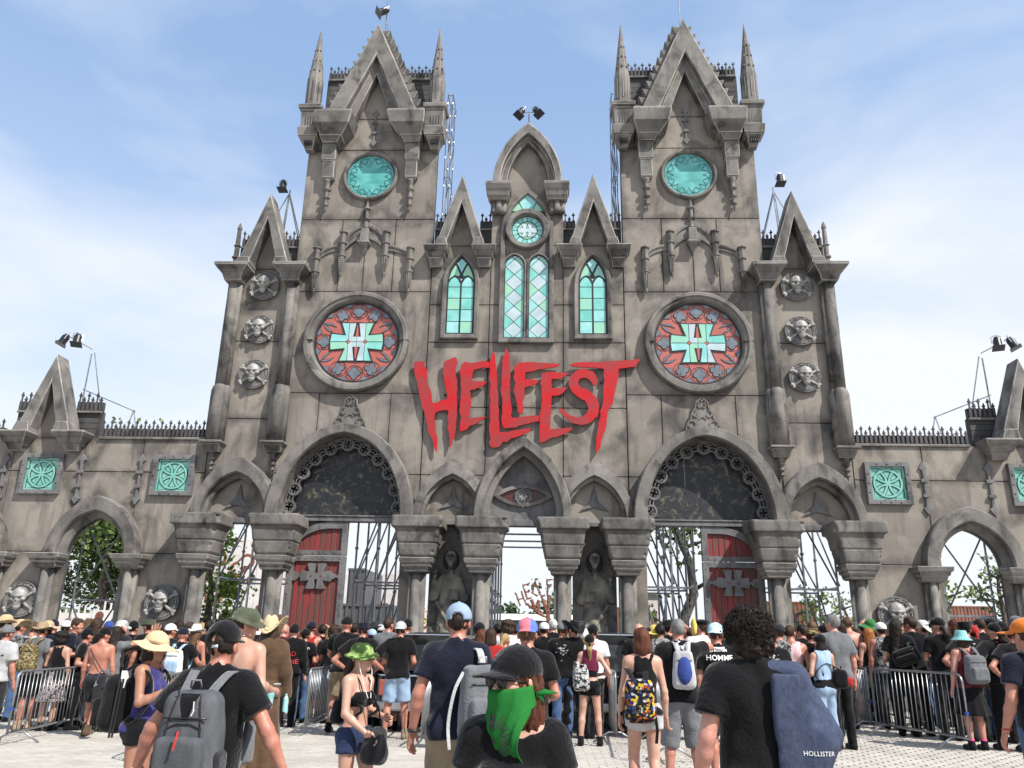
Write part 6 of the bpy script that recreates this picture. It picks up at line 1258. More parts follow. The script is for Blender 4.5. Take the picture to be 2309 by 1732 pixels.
def hairmat(c):
    k='hair_'+c
    if k in MATS: return MATS[k]
    return flat(k,CLR[c],.6,spec=.25,var=.45,scale=26,bump=.5,bscale=90,stretch=(1,1,.25))
PEOPLE=[]
def person(px,py,d,face,sex,arms,legs,top,bottom,tone,hair,hat,label,h=.021,hy=0,hp=0,wide=1.0,hem=.90,fine=None,shoes='k',group=None,seed=None,x=None,hgt=None,neck=.078,hsc=1.0,hatyaw=0):
    seed=seed if seed is not None else len(PEOPLE)%3
    P=Pose(sex,arms,legs,hy,hp,wide); d=dmap(d)
    if 920<px<1120 or 1258<px<1480: d=min(d,15.0)
    p=at(px,py,d); g=gz(p.x); ex=.02 if hat else (.045 if hair and hair[0]=='curly' else .008)
    H=hgt or max(1.50,min(2.02,p.z-g-ex)); k=H/1.755
    R_=root('person',(p.x,p.y,g),label,'person',group or 'festival crowd',rz=math.radians(face)); R_.scale=(k,k,k)
    B=O('body',body_mesh(P,h,fine),skin(tone),R_)
    parts={'root':R_,'body':B,'P':P,'k':k}
    if top: parts['top']=O({'captee':'top','tee':'t_shirt','long':'long_sleeve_top','tank':'tank_top','jacket':'jacket','vest':'vest','shirt':'shirt','hoodie':'hoodie','bra':'bikini_top'}[top[0]],top_mesh(P,top[0],h,hem,seed,neck),cloth(CLR[top[1]]) if isinstance(top[1],str) and top[1] in CLR else MATS[top[1]],R_)
    if bottom: parts['bottom']=O({'shorts':'shorts','short':'shorts','jeans':'trousers','cargo':'cargo_shorts','skirt':'skirt'}[bottom[0]],bottom_mesh(P,bottom[0],h*1.35 if h<.02 else h*1.15,seed),cloth(CLR[bottom[1]]) if bottom[1] in CLR else MATS[bottom[1]],R_)
    if shoes: O('shoes',shoe_mesh(P,h),cloth(CLR[shoes]),R_)
    hh=.013 if h>.016 else .008
    rot=(-P.hp,0,P.hy)
    if hair: parts['hair']=O('hair',hair_mesh(hair[0],hh if hair[0]!='curly' else hh*.8,seed),hairmat(hair[1]),R_,loc=HC if not hat else (HC[0],HC[1]+.004,HC[2]-.008),rot=(P.hp,0,P.hy),scale=((hsc if not hat else .935),)*3)
    if hat: parts['hat']=O({'sun':'sun_hat','boonie':'boonie_hat','bucket':'bucket_hat','capfit':'cap','military':'cap','cowboy':'straw_hat'}.get(hat[0],hat[0]),hat_mesh(hat[0],min(hh,.010)),cloth(CLR[hat[1]]) if hat[1] in CLR else MATS[hat[1]],R_,loc=(HC[0],HC[1],HC[2]+.012),rot=(P.hp,0,P.hy+math.radians(hatyaw)),scale=(1.03,)*3)
    PEOPLE.append(parts); return parts
def glasses(pp,mat='black_metal'):
    R_=pp['root']; P=pp['P']; g=O('sunglasses',mk(('glasses',),lambda:join(*[prism(circ(x*.033,.006,.027,14),-.112,-.104) for x in (-1,1)],tube([(-.012,.108,.012),(.012,.108,.012)],.004,5),*[tube([(x*.058,.104,.010),(x*.078,.06,.008),(x*.082,-.01,.004)],.0035,5) for x in (-1,1)])),MATS[mat],R_,loc=HC,rot=(P.hp,0,P.hy)); return g
def bag(pp,label,size,mat,off=(0,-.20,1.22),cat='backpack',pocket=None,strap=None,straps=(-1,1),name='backpack',tilt=0,h=.014,yaw=0,pocketmat=None):
    """a rucksack worn on a back: body, pocket, lid seam, straps, zip pull"""
    R_=pp['root']; k=pp['k']; rz=R_.rotation_euler.z; c,s=math.cos(rz),math.sin(rz); w=Vector((c*off[0]-s*off[1],s*off[0]+c*off[1],off[2]))*k+Vector(R_.location)
    B=root(name,w,label,cat,'bags carried by the crowd',rz=rz+math.radians(yaw)); B.scale=(k,k,k); B.rotation_euler.y=math.radians(tilt)
    sx,sy,sz=size; key=tuple(round(q,3) for q in size)
    def main():
        def fn(p): return s_box(p,(0,0,0),(sx*(1),sy,sz),min(sy,sx)*.75)+.02*np.clip(p[2]/sz,-1,1)*.9+.006*wob(p,13,5)+.003*wob(p,40,7)
        return snet(fn,(-sx-.05,-sy-.05,-sz-.05),(sx+.05,sy+.05,sz+.05),h)
    O('main_bag',mk(('bag',key,h),main),MATS[mat] if mat in MATS else cloth(CLR[mat]),B)
    def pk():
        def fn(p):
            if pocket=='oval': return s_ell(p,(0,-sy*.85,-.03),(sx*.70,sy*.75,sz*.74))+.003*wob(p,25,9)
            return s_box(p,(0,-sy,-sz*.38),(sx*.78,sy*.55,sz*.48),.035)+.004*wob(p,25,9)
        return snet(fn,(-sx,-sy*2-.02,-sz-.02),(sx,0,sz*.3 if pocket!='oval' else sz),h*.85)
    if pocket is not False: O('front_pocket',mk(('pocket',key,h,pocket),pk),MATS[pocketmat] if pocketmat in MATS else cloth(CLR[pocketmat or mat]) if (pocketmat or mat) in CLR else MATS[mat],B)
    sm=MATS[strap] if strap in MATS else cloth(CLR[strap or 'ch'])
    def st(): 
        def one(x): return band([(x*sx*.45,.0,sz*.85),(x*sx*.62,sy+.04,sz+.06),(x*sx*.80,sy+.13,sz+.05),(x*sx*.95,sy+.25,sz-.06),(x*sx*1.0,sy+.26,0.),(x*sx*.95,sy+.10,-sz*.8)],.052,.010)
        return one(1)
    for x in straps: O('strap',mk(('strap',key),st),sm,B,scale=(x,1,1))
    O('haul_loop',mk(('loop',key),lambda:tube([(-.03,-.02,sz-.01),(-.025,-.03,sz+.03),(.025,-.03,sz+.03),(.03,-.02,sz-.01)],.007,6)),sm,B)
    O('zip',mk(('zip',key),lambda:ribbon([(a*sx*.74,sz*.42*1+.0) for a in (-1,-.5,0,.5,1)],.008,sy*.98,sy*1.03)),MATS['black_metal'],B)
    return B
def band(pts,w,t):
    """flat webbing strap following 3-D points"""
    pts=[Vector(p) for p in pts]; fine=[]
    for i in range(len(pts)-1):
        a,b,c,e=pts[max(0,i-1)],pts[i],pts[i+1],pts[min(len(pts)-1,i+2)]
        for q in range(5): u=q/5; fine.append(.5*((2*b)+(c-a)*u+(2*a-5*b+4*c-e)*u*u+(3*b-a-3*c+e)*u**3))
    fine.append(pts[-1]); v=[];f=[]; n=len(fine)
    for i,p in enumerate(fine):
        d=(fine[min(n-1,i+1)]-fine[max(0,i-1)]).normalized(); s=Vector((1,0,0)); s=(s-d*s.dot(d)).normalized(); nn=d.cross(s)
        v+=[tuple(p+s*w/2+nn*t/2),tuple(p-s*w/2+nn*t/2),tuple(p-s*w/2-nn*t/2),tuple(p+s*w/2-nn*t/2)]
    for i in range(n-1):
        for q in range(4): f.append((i*4+q,i*4+(q+1)%4,i*4+4+(q+1)%4,i*4+4+q))
    return v,f+[(3,2,1,0),(n*4-4,n*4-3,n*4-2,n*4-1)]
def decal(pp,lines,size,z,mat,part='top',x=0,front=False,sp=1.15,name='print',align='CENTER',bold=0.):
    """printed lettering wrapped on the back (or front) of a garment"""
    R_=pp['root']; tgt=pp[part]; me=tgt.data; bv=bvhtree.BVHTree.FromPolygons([v.co for v in me.vertices],[tuple(p.vertices) for p in me.polygons])
    V=[];F=[]
    for i,(t,s) in enumerate(lines if isinstance(lines[0],tuple) else [(l,1) for l in lines]):
        cu=bpy.data.curves.new('t','FONT'); cu.body=t; cu.size=size*s; cu.align_x=align; cu.resolution_u=2; cu.offset=bold*size
        o=bpy.data.objects.new('t',cu); COL.objects.link(o); m=o.to_mesh(); bm=bmesh.new(); bm.from_mesh(m); bmesh.ops.triangulate(bm,faces=bm.faces)
        for _ in range(3):
            lg=[e for e in bm.edges if e.calc_length()>.02]
            if not lg: break
            bmesh.ops.subdivide_edges(bm,edges=lg,cuts=1); bmesh.ops.triangulate(bm,faces=bm.faces)
        n0=len(V); bm.verts.ensure_lookup_table(); yy=z-sum((q[1] if isinstance(q,tuple) else 1) for q in lines[:i+1])*size*sp
        for v_ in bm.verts:
            u=(x+v_.co.x); zz=yy+v_.co.y
            if front: hit=bv.ray_cast(Vector((-u,1,zz)),Vector((0,-1,0)))[0]; V.append((-u,(hit.y if hit else .12)+.004,zz))
            else: hit=bv.ray_cast(Vector((u,-1,zz)),Vector((0,1,0)))[0]; V.append((u,(hit.y if hit else -.12)-.004,zz))
        F+=[tuple(n0+q.index for q in f.verts) for f in bm.faces]; bm.free(); o.to_mesh_clear(); bpy.data.objects.remove(o); bpy.data.curves.remove(cu)
    me2=bpy.data.meshes.new(name); me2.from_pydata(V,[],F); o=O(name,me2,MATS[mat],tgt); return o
flat('print_white',(.7,.7,.68),.7); flat('print_red',(.5,.03,.03),.7); flat('print_dark',(.03,.03,.03),.7)
# ------------------------------------------------------------------ patterned cloths
def pat(name,kind,a,b,scale=8,rough=.85,c=None):
    m,n,bs=newmat(name); bs.inputs['Roughness'].default_value=rough; t=node(n,'ShaderNodeTexCoord'); lk=n.links.new
    r=node(n,'ShaderNodeValToRGB'); r.color_ramp.interpolation='CONSTANT' if kind in('camo','flag','cells') else 'LINEAR'; e=r.color_ramp.elements; e[0].color=(*a,1); e[1].color=(*b,1)
    if kind in('camo','heather','bw'):
        x=node(n,'ShaderNodeTexNoise'); x.inputs['Scale'].default_value=scale; x.inputs['Detail'].default_value=2 if kind=='camo' else 8; x.inputs['Roughness'].default_value=.5 if kind=='camo' else .8
        mp_=node(n,'ShaderNodeMapping'); mp_.inputs['Scale'].default_value=(1,1,.4 if kind=='heather' else 1); lk(t.outputs['Object'],mp_.inputs['Vector']); lk(mp_.outputs['Vector'],x.inputs['Vector']); lk(x.outputs['Fac'],r.inputs['Fac'])
        if kind=='camo': e[1].position=.5; q=e.new(.58); q.color=(*c,1)
        elif kind=='bw': e[0].position=.47; e[1].position=.53
        else: e[0].position=.3; e[1].position=.7
    elif kind=='stripe':
        x=node(n,'ShaderNodeTexWave'); x.inputs['Scale'].default_value=scale; x.bands_direction='X'; lk(t.outputs['Object'],x.inputs['Vector']); lk(x.outputs['Fac'],r.inputs['Fac']); e[0].position=.45; e[1].position=.55
    elif kind=='plaid':
        x=node(n,'ShaderNodeTexWave'); x.inputs['Scale'].default_value=scale; x.bands_direction='X'; y=node(n,'ShaderNodeTexWave'); y.inputs['Scale'].default_value=scale; y.bands_direction='Z'
        s=node(n,'ShaderNodeMath',operation='ADD'); lk(t.outputs['Object'],x.inputs['Vector']); lk(t.outputs['Object'],y.inputs['Vector']); lk(x.outputs['Fac'],s.inputs[0]); lk(y.outputs['Fac'],s.inputs[1]); h=node(n,'ShaderNodeMath',operation='MULTIPLY'); h.inputs[1].default_value=.5; lk(s.outputs[0],h.inputs[0]); lk(h.outputs[0],r.inputs['Fac'])
    elif kind=='flag':
        x=node(n,'ShaderNodeSeparateXYZ'); lk(t.outputs['Object'],x.inputs[0]); h=node(n,'ShaderNodeMath',operation='MULTIPLY_ADD'); h.inputs[1].default_value=5; h.inputs[2].default_value=.5; lk(x.outputs['X'],h.inputs[0]); lk(h.outputs[0],r.inputs['Fac']); e[1].position=.36; q=e.new(.82); q.color=(*c,1)
    elif kind=='cells':
        x=node(n,'ShaderNodeTexVoronoi'); x.inputs['Scale'].default_value=scale; lk(t.outputs['Object'],x.inputs['Vector']); sp=node(n,'ShaderNodeSeparateColor'); lk(x.outputs['Color'],sp.inputs[0]); lk(sp.outputs[0],r.inputs['Fac'])
        for p_,cc in zip((.18,.34,.48,.62,.78),c): q=e.new(p_); q.color=(*cc,1)
        e[-1].position=.92
    nb=node(n,'ShaderNodeTexNoise'); nb.inputs['Scale'].default_value=70; nb.inputs['Detail'].default_value=6; lk(t.outputs['Object'],nb.inputs['Vector']); bp=node(n,'ShaderNodeBump'); bp.inputs['Strength'].default_value=.22; bp.inputs['Distance'].default_value=.01; lk(nb.outputs['Fac'],bp.inputs['Height']); lk(bp.outputs['Normal'],bs.inputs['Normal']); bs.inputs['Specular IOR Level'].default_value=.1
    lk(r.outputs['Color'],bs.inputs['Base Color']); return m
pat('camo_green','camo',(.035,.06,.02),(.12,.20,.05),14,c=(.25,.34,.12)); pat('camo_tan','camo',(.10,.075,.035),(.32,.25,.13),16,c=(.05,.055,.03)); pat('plaid','plaid',(.02,.015,.05),(.22,.02,.035),14); pat('bw_print','bw',(.012,.012,.012),(.5,.5,.5),16); pat('cell_print','cells',(.010,.010,.012),(.40,.40,.38),38,c=((.012,.012,.02),(.42,.31,.03),(.010,.010,.012),(.03,.045,.14),(.30,.06,.02)))
pat('flag_cap','flag',(.10,.16,.45),(.55,.16,.19),c=(.14,.18,.40)); pat('heather_blue','heather',(.026,.034,.064),(.068,.083,.128),60); pat('pink_stripe','stripe',(.72,.70,.68),(.60,.18,.20),16); pat('tie_dye','bw',(.22,.38,.46),(.50,.64,.70),9); pat('grey_print','bw',(.018,.018,.02),(.25,.25,.25),12); pat('denim_pale','heather',(.24,.34,.48),(.36,.47,.60),30); pat('jean_wash','heather',(.20,.29,.42),(.34,.44,.56),9); pat('light_blue_cap','heather',(.20,.27,.37),(.28,.35,.45),20); pat('straw_weave','heather',(.46,.34,.19),(.62,.49,.31),50)
pat('rose_skirt','bw',(.014,.014,.016),(.35,.30,.30),30); pat('bandana_print','heather',(.013,.11,.022),(.018,.15,.03),6)
def blotch(pp,seed,z=1.33,sx=.085,sz=.12,mat=None):
    """faded abstract print on the back of a shirt"""
    rs=random.Random(seed); me=pp['top'].data; bv=bvhtree.BVHTree.FromPolygons([v.co for v in me.vertices],[tuple(q.vertices) for q in me.polygons]); V=[];F=[]
    for i in range(26):
        u,w=rs.gauss(0,sx*.5),z+rs.gauss(0,sz*.5); n=rs.choice((3,4,5)); k=len(V); r=rs.uniform(.008,.026)
        for j in range(n):
            t=2*PI*j/n+rs.random(); x,zz=u+r*math.cos(t)*rs.uniform(.5,1.5),w+r*math.sin(t)*rs.uniform(.4,1); h=bv.ray_cast(Vector((x,-1,zz)),Vector((0,1,0)))[0]; V.append((x,(h.y if h else -.12)-.004-.0004*(i%5),zz))
        F.append(tuple(range(k,k+n)))
    me2=bpy.data.meshes.new('print'); me2.from_pydata(V,[],F); O('print',me2,MATS[mat or ('print_grey','print_white','print_red')[seed%3]],pp['top'])
flat('print_grey',(.30,.30,.29),.8)
F_=.0138; Mi=.0175
pat('pack_grey','heather',(.05,.053,.06),(.11,.114,.122),7)
# ------------------------------------------------------------------ foreground people
a=person(507,1401,4.6,-2,'m',('away','away'),'walk',('tee','k'),('jeans','ch'),'red',('short','drk'),('cap','k'),'man in black t-shirt and black cap wearing a large grey backpack, nearest on the left',F_,fine=((.55,.4),(.55,.4)),hem=.84,seed=0)
O('cap_buckle',mk(('buckle',),lambda:box(-.018,.018,-.1155,-.108,-.012,.006)),MATS['steel_bright'],a['root'],loc=HC); 
b=bag(a,'large grey backpack on the man in black t-shirt, nearest on the left',(.165,.115,.27),'pack_grey',(0,-.245,1.16),strap='g',h=.012)
for s in (-1,1): M('side_pocket',snet(lambda p:s_box(p,(s*.16,-.0,-.15),(.03,.07,.10),.028),(-.22,-.1,-.28),(.22,.1,-.02),.014),cloth(CLR['ch']),b,smooth=True,fix=False,local=True)
mb=[c for c in b.children if c.name.startswith('main_bag')][0].data; bvb=bvhtree.BVHTree.FromPolygons([v.co for v in mb.vertices],[tuple(q.vertices) for q in mb.polygons])
def onbag(x,z,o=.004):
    h=bvb.ray_cast(Vector((x,-1,z)),Vector((0,1,0)))[0]; return (x,(h.y if h else -.1)-o,z)
for pts in ([(-.055,.25),(-.085,.12),(-.10,-.02),(-.105,-.25)],[(.055,.25),(.085,.12),(.10,-.02),(.105,-.25)],[(-.03,.05),(-.035,-.03)],[(-.10,.06),(-.04,.085),(.04,.085),(.10,.06)]):
    fp=[]
    for q,w in zip(pts[:-1],pts[1:]):
        for t in (0,.2,.4,.6,.8): fp.append(onbag(q[0]+(w[0]-q[0])*t,q[1]+(w[1]-q[1])*t))
    fp.append(onbag(*pts[-1])); M('seam',tube(fp,.0045,5),cloth(CLR['ch']),b,local=True)
pv=[];pf=[]
for j in range(7):
    for i in range(7): t=j/6; pv.append(onbag((-.055+.11*i/6)*(1-.75*t),.235-.13*t,.003))
for j in range(6):
    for i in range(6): pf.append((j*7+i,j*7+i+1,j*7+i+8,j*7+i+7))
M('dark_panel',(pv,pf),cloth(CLR['k']),b,local=True,smooth=True)
M('red_zip_pull',tube([(.02,-.21,.06),(.015,-.215,.02),(.005,-.212,-.03)],.006,6),'print_red',b,local=True); M('cord',tube([(.05,-.135,.20),(.055,-.14,.15),(.048,-.145,.13),(.06,-.14,.16)],.0025,5),'print_white',b,local=True)
a=person(1035,1361,6.3,0,'m',('hang','down'),'stand',('tee','n'),('cargo','kh'),'red',('short','drk'),('cap','light_blue_cap'),'tall man in dark navy t-shirt, light blue cap and khaki shorts, centre',F_,fine=((.45,.3),(.5,.4)),hem=.86,seed=1)
O('wristwatch',mk(('watch',),lambda:join(*[tube([(-.292+.034*math.cos(t),.02+.034*math.sin(t),.915+.01*math.sin(t)) for t in [2*PI*i/12 for i in range(12)]],.010,6,True)])),MATS['black_metal'],a['root'])
b=bag(a,'grey backpack hung on the right shoulder of the man in light blue cap',(.14,.085,.25),'g',(.19,-.19,1.13),strap='lg',h=.013,yaw=28,straps=())
M('strap',band([(.02,.02,.24),(.02,.10,.33),(.0,.22,.30),(.0,.26,.16)],.05,.01),cloth(CLR['lg']),b,local=True); M('loose_strap',band([(-.13,.0,.18),(-.20,-.02,.06),(-.235,-.02,-.14),(-.22,-.02,-.30)],.022,.006),cloth(CLR['lg']),b,local=True)
a=person(1189,1394,7.4,0,'m',('bent','bent'),'stand',('tee','k'),('shorts','g'),'red',('short','lbr'),('capfit','flag_cap'),'man in black t-shirt wearing a blue and red cap backwards, centre',F_,seed=2,hatyaw=180)
decal(a,['Play','it'],.10,1.40,'print_white',x=.04); decal(a,[('ESTABLISHED',.35),('PUNK',.7),('NATION',.5)],.052,HC[2]+.062,'print_white',part='hat') if False else None
w=person(1165,1457,3.05,176,'f',('down','down'),'stand',('captee','k'),('jeans','ch'),'fair',('longer','aub'),('capfit','k'),'woman in black trucker cap and sunglasses with green bandana over her face, foreground centre',.0105,hy=-40,seed=0,fine=((.5,.3),(.5,.3)),neck=.118)
glasses(w)
def bandana(pp):
    R_=pp['root']; P=pp['P']; n,m=34,30; V=[];F=[]
    for j in range(m+1):
        t=j/m; z=-.024-.47*t; wd=1.62*(1-t*.98)**.75 if t>.18 else 1.62*(1-.0*t)
        for i in range(n+1):
            s=-1+2*i/n; an=s*wd
            rx,ry=.084+.012+.02*min(1,t*4),.105+.014; 
            y=ry*math.cos(an)-.002+.035*max(0,.5-abs(t-.28))*(abs(s)<.5)*0; x=rx*math.sin(an)
            drop=max(0,t-.22); y=y*(1-min(1,drop*2.6))+(.118-.55*drop*drop)*min(1,drop*2.6); x=x if drop<=0 else x*(1-.0*drop)
            nose=.014*math.exp(-(s*3.2)**2)*math.exp(-((t-.05)*14)**2); fold=.006*math.sin(s*9+t*7)*(.3+t)+.004*math.sin(s*17-t*13)
            V.append((x,y+nose+fold,z+.02*abs(s)**2-.016*math.sin(s*2)*t))
    for j in range(m):
        for i in range(n): k=j*(n+1)+i; F.append((k,k+1,k+n+2,k+n+1))
    o=M('bandana',(V,F),'bandana_print',R_,smooth=True,local=True,fix=False); o.location=HC; o.rotation_euler=(0,0,P.hy); md=o.modifiers.new('thick','SOLIDIFY'); md.thickness=.003
    kn=M('bandana_knot',join(tube([(.0,0,0),(-.035,-.012,.008),(-.085,-.03,.006)],[.009,.014,.002],6),tube([(0,0,0),(-.02,-.015,-.012),(-.03,-.02,-.035)],[.009,.010,.002],6)),'bandana_print',R_,smooth=True,local=True); kn.location=(HC[0]-.088,HC[1]+.052,HC[2]-.04)
    bv=bvhtree.BVHTree.FromPolygons([Vector(q) for q in V],F)
    def dp(vf):
        out=[]
        for x,z in vf[0]:
            h=bv.ray_cast(Vector((x,.5,z)),Vector((0,-1,0)))[0]; out.append((x,(h.y if h else .11)+.0045,z))
        return out,vf[1]
    pcs=[]
    def line(p,q,wd,n=6):
        d=Vector((q[0]-p[0],q[1]-p[1])); l=d.length; nx,nz=-d.y/l*wd/2,d.x/l*wd/2; v=[];f=[]
        for i in range(n+1): t=i/n; c=(p[0]+d.x*t,p[1]+d.y*t); v+=[(c[0]+nx,c[1]+nz),(c[0]-nx,c[1]-nz)]
        for i in range(n): f.append((2*i,2*i+1,2*i+3,2*i+2))
        pcs.append(dp((v,f)))
    for i in range(20):
        t=-1.2+2.4*i/19; c=(.015,-.20); r0,r1=.055,.075+.012*(i%2)+.008*(i%3); line((c[0]-r0*math.cos(t),c[1]+r0*math.sin(t)),(c[0]-r1*math.cos(t),c[1]+r1*math.sin(t)),.0035,2)
    for x in (-.012,.012): line((x+.004,-.115),(x+.010,-.175),.011)
    line((-.012,-.145),(.02,-.145),.010); line((-.005,-.255),(-.03,-.285),.012); line((-.012,-.275),(.012,-.262),.010)
    for k,(p,q) in enumerate((((.05,-.20),(.045,-.225)),((.045,-.225),(.035,-.20)),((.035,-.20),(.03,-.228)),((.022,-.222),(.018,-.20)),((.018,-.20),(.008,-.225)),((.004,-.225),(.0,-.2)),((0,-.2),(-.008,-.222)))): line(p,q,.0045,3)
    v,f=join(*pcs); me=bpy.data.meshes.new('bandana_print'); me.from_pydata(v,[],f); O('print',me,MATS['print_dark'],o)
bandana(w)
a=person(1686,1360,4.3,2,'m',('hang',((.30,-.07,1.14),(.19,.16,1.10))),'stand',('tee','k'),('jeans','ch'),'pink',('curly','drk'),None,'man with big dark curly hair and blue hoodie over his shoulder, right foreground',F_,fine=((.5,.3),(.6,.2)),hem=.80,seed=0,hsc=.90)
def curls(pp,n=1150):
    rs=np.random.RandomState(5); T=[]
    for i in range(n):
        v=rs.normal(size=3); v/=np.linalg.norm(v)
        if v[1]>.45 and v[2]<.35: continue
        c=np.array((0,-.022,.028))+v*np.array((.132,.138,.130)); 
        if v[2]<-.35: c=c*np.array((.95,1,1.05))
        up=np.cross(v,rs.normal(size=3)); up/=np.linalg.norm(up); w_=np.cross(v,up); r=.006+.010*rs.rand(); c=c+v*rs.normal()*.006; pts=[]
        for k in range(11): t=k/10*7.5; pts.append(tuple(c+v*(.026*k/10-.010)+up*r*math.cos(t)+w_*r*math.sin(t)))
        T.append(tube(pts,[.0021]*10+[.0008],4))
    o=M('curls',join(*T),hairmat('drk'),pp['root'],smooth=True,fix=False,local=True); o.parent=pp['hair']; o.location=(0,0,0); o.scale=(1,1,1)
curls(a)
def hoodie_drape(pp):
    def fn(p):
        d=s_cone(p,(.06,-.02,1.475),(.20,-.01,1.43),.055,.075); d=smin(d,s_cone(p,(.19,-.01,1.43),(.305,-.075,1.17),.078,.095),.05); d=smin(d,s_box(p,(.135,-.15,1.12),(.088,.018,.34),.018),.05); d=smin(d,s_cone(p,(.28,-.09,1.14),(.22,-.13,.93),.085,.05),.05); d=smin(d,s_cone(p,(.10,-.16,.85),(.08,-.16,.60),.05,.035),.04)
        d=smin(d,s_cone(p,(.16,.10,1.30),(.20,.12,1.0),.05,.05),.05); a=p[0]*1.0+p[1]*.6
        b1=p[0]*.55-p[2]*.85+p[1]*.3; cr=.016*(1-np.abs(np.sin(a*9+1.2*np.sin(p[2]*4.5)+p[2]*1.5)))**2+.010*(1-np.abs(np.sin(b1*8+1.2*np.sin(p[0]*7)+1)))**3
        return d+(cr-.008)*np.clip((1.52-p[2])*3,0,1)+.006*wob((p[0],p[1],p[2]*.3),15,4)+.0015*wob(p,64,9)
    v,f=snet(fn,(-.05,-.30,.52),(.56,.26,1.58),.009); me=bpy.data.meshes.new('hoodie'); me.from_pydata(v.tolist(),[],f.tolist()); me.polygons.foreach_set('use_smooth',[True]*len(f)); R_=pp['root']
    H=root('draped_hoodie',R_.location,'heather blue hoodie draped over the curly-haired man\'s shoulder','hoodie',rz=R_.rotation_euler.z); H.scale=R_.scale; o=O('fabric',me,MATS['heather_blue'],H); pq={'root':H,'top':o}
    decal(pq,['HOLLISTER'],.030,1.13,'print_white',x=.24); M('drawcord',tube([(.18,-.20,.86),(.19,-.205,.80),(.20,-.2,.74)],.004,5),'print_white',H,local=True)
hoodie_drape(a)
a=person(2309,1396,7.0,8,'m',('hang','down'),'stand',('tee','n'),('jeans','jean'),'red',('short','brn'),('capfit','or'),'man in orange cap and navy t-shirt cut off by the right edge',F_,fine=((.5,.3),(.5,.3)),hatyaw=35,seed=1)
O('bracelet',mk(('bracelet',),lambda:tube([(-.292+.033*math.cos(t),.02+.033*math.sin(t),.925) for t in [2*PI*i/12 for i in range(12)]],.006,5,True)),cloth(CLR['red']),a['root']); bag(a,'black backpack on the man in orange cap',(.15,.09,.22),'k',(0,-.22,1.22),strap='ch')
person(-128,1400,3.0,-6,'m',('down','down'),'stand',('tee','mag'),('jeans','ch'),'tan',('short','brn'),None,'person in magenta t-shirt, only an arm showing at the left edge',F_,seed=2,hgt=1.78)
# straw sun hat woman
a=person(352,1426,7.3,-95,'f',('hat','phone'),'stand',('tank','pur'),('short','k'),'tan',('bob','drk'),('sun','straw_weave'),'woman in straw sun hat and purple tank top carrying a black backpack, left',F_,fine=((.6,.3),(.7,.2)),hp=-12,seed=1)
O('hat_band',mk(('hband',),lambda:lathe([(.104,.040),(.102,.066)],(0,-.005,0),24,1.17)),cloth(CLR['tan']),a['root'],loc=HC,rot=(math.radians(-12),0,0))
b=bag(a,'large black backpack on the woman in straw sun hat',(.17,.13,.26),'k',(0,-.26,1.16),strap='k',h=.013); M('drink_tube',tube([(.12,-.05,.24),(.05,-.20,.27),(.0,-.26,.20),(.02,-.27,.12),(.10,-.2,.14)],.008,6),'glass_slate',b,local=True); M('folded_map',box(.04,.14,.06,.10,.12,.27),'print_white',b,local=True); M('chair_pole',join(tube([(.16,.10,.20),(.17,.08,-.30)],.010,6),tube([(.19,.09,.20),(.20,.07,-.30)],.010,6)),'black_metal',b,local=True)
p=a['root']; B_=root('paper_cup',Vector(p.location)+Vector((.46,-.10,1.22))*1.0,'crumpled white wrapper in the hand of the straw hat woman','wrapper'); v,f=snet(lambda q:s_sph(q,(0,0,0),.032)+.012*wob(q,90,3),(-.06,-.06,-.06),(.06,.06,.06),.008); M('paper',(v,f),'print_white',B_,local=True,fix=False)
# bikini top woman
a=person(815,1450,7.2,-118,'f',('bent','low'),'walk',('bra','k'),('short','dk'),'fair',('pony','brn'),('boonie','camo_green'),'woman in camouflage hat, sunglasses, black bikini top and denim shorts',F_,fine=((.7,.2),(.7,.2)),hy=14,seed=2)
glasses(a); R_=a['root']
M('hat_cord',join(*[tube([(HC[0]+x*.088,HC[1]+.03,HC[2]+.0),(HC[0]+x*.085,HC[1]+.07,HC[2]-.12),(HC[0]+x*.05,HC[1]+.10,HC[2]-.26),(HC[0]+x*.02,HC[1]+.13,HC[2]-.36)],.004,5) for x in (-1,1)]),'print_white',R_,local=True)
M('bikini_strap',join(*[band([(x*.068,.125,1.31),(x*.075,.085,1.42),(x*.07,.02,1.475),(x*.06,-.05,1.44),(x*.05,-.10,1.30)],.014,.004) for x in (-1,1)]),cloth(CLR['k']),R_,local=True)
q=R_.location; B_=root('shoulder_bag',Vector(q)+Vector((.20,-.13,.80)),'black cloth shoulder bag held by the bikini-top woman','bag',rz=R_.rotation_euler.z); v,f=snet(lambda p:s_box(p,(0,0,-.03),(.105-.04*np.clip(p[2]*4,-.3,1),.07,.14),.055)+.014*wob((p[0],p[1],p[2]*.5),30,6)+.007*np.sin(np.arctan2(p[1],p[0])*9)*np.clip(p[2]*8,0,1),(-.2,-.15,-.22),(.2,.15,.18),.014); M('sack',(v,f),cloth(CLR['ch']),B_,smooth=True,local=True,fix=False); M('bag_strap',tube([(-.08,0,.10),(-.05,-.02,.25),(.03,-.05,.40)],.008,5),cloth(CLR['k']),B_,local=True)
b=bag(a,'small black waist pack with white panel behind the bikini-top woman',(.12,.07,.11),'k',(-.02,-.19,1.16),strap='k',pocketmat='w')
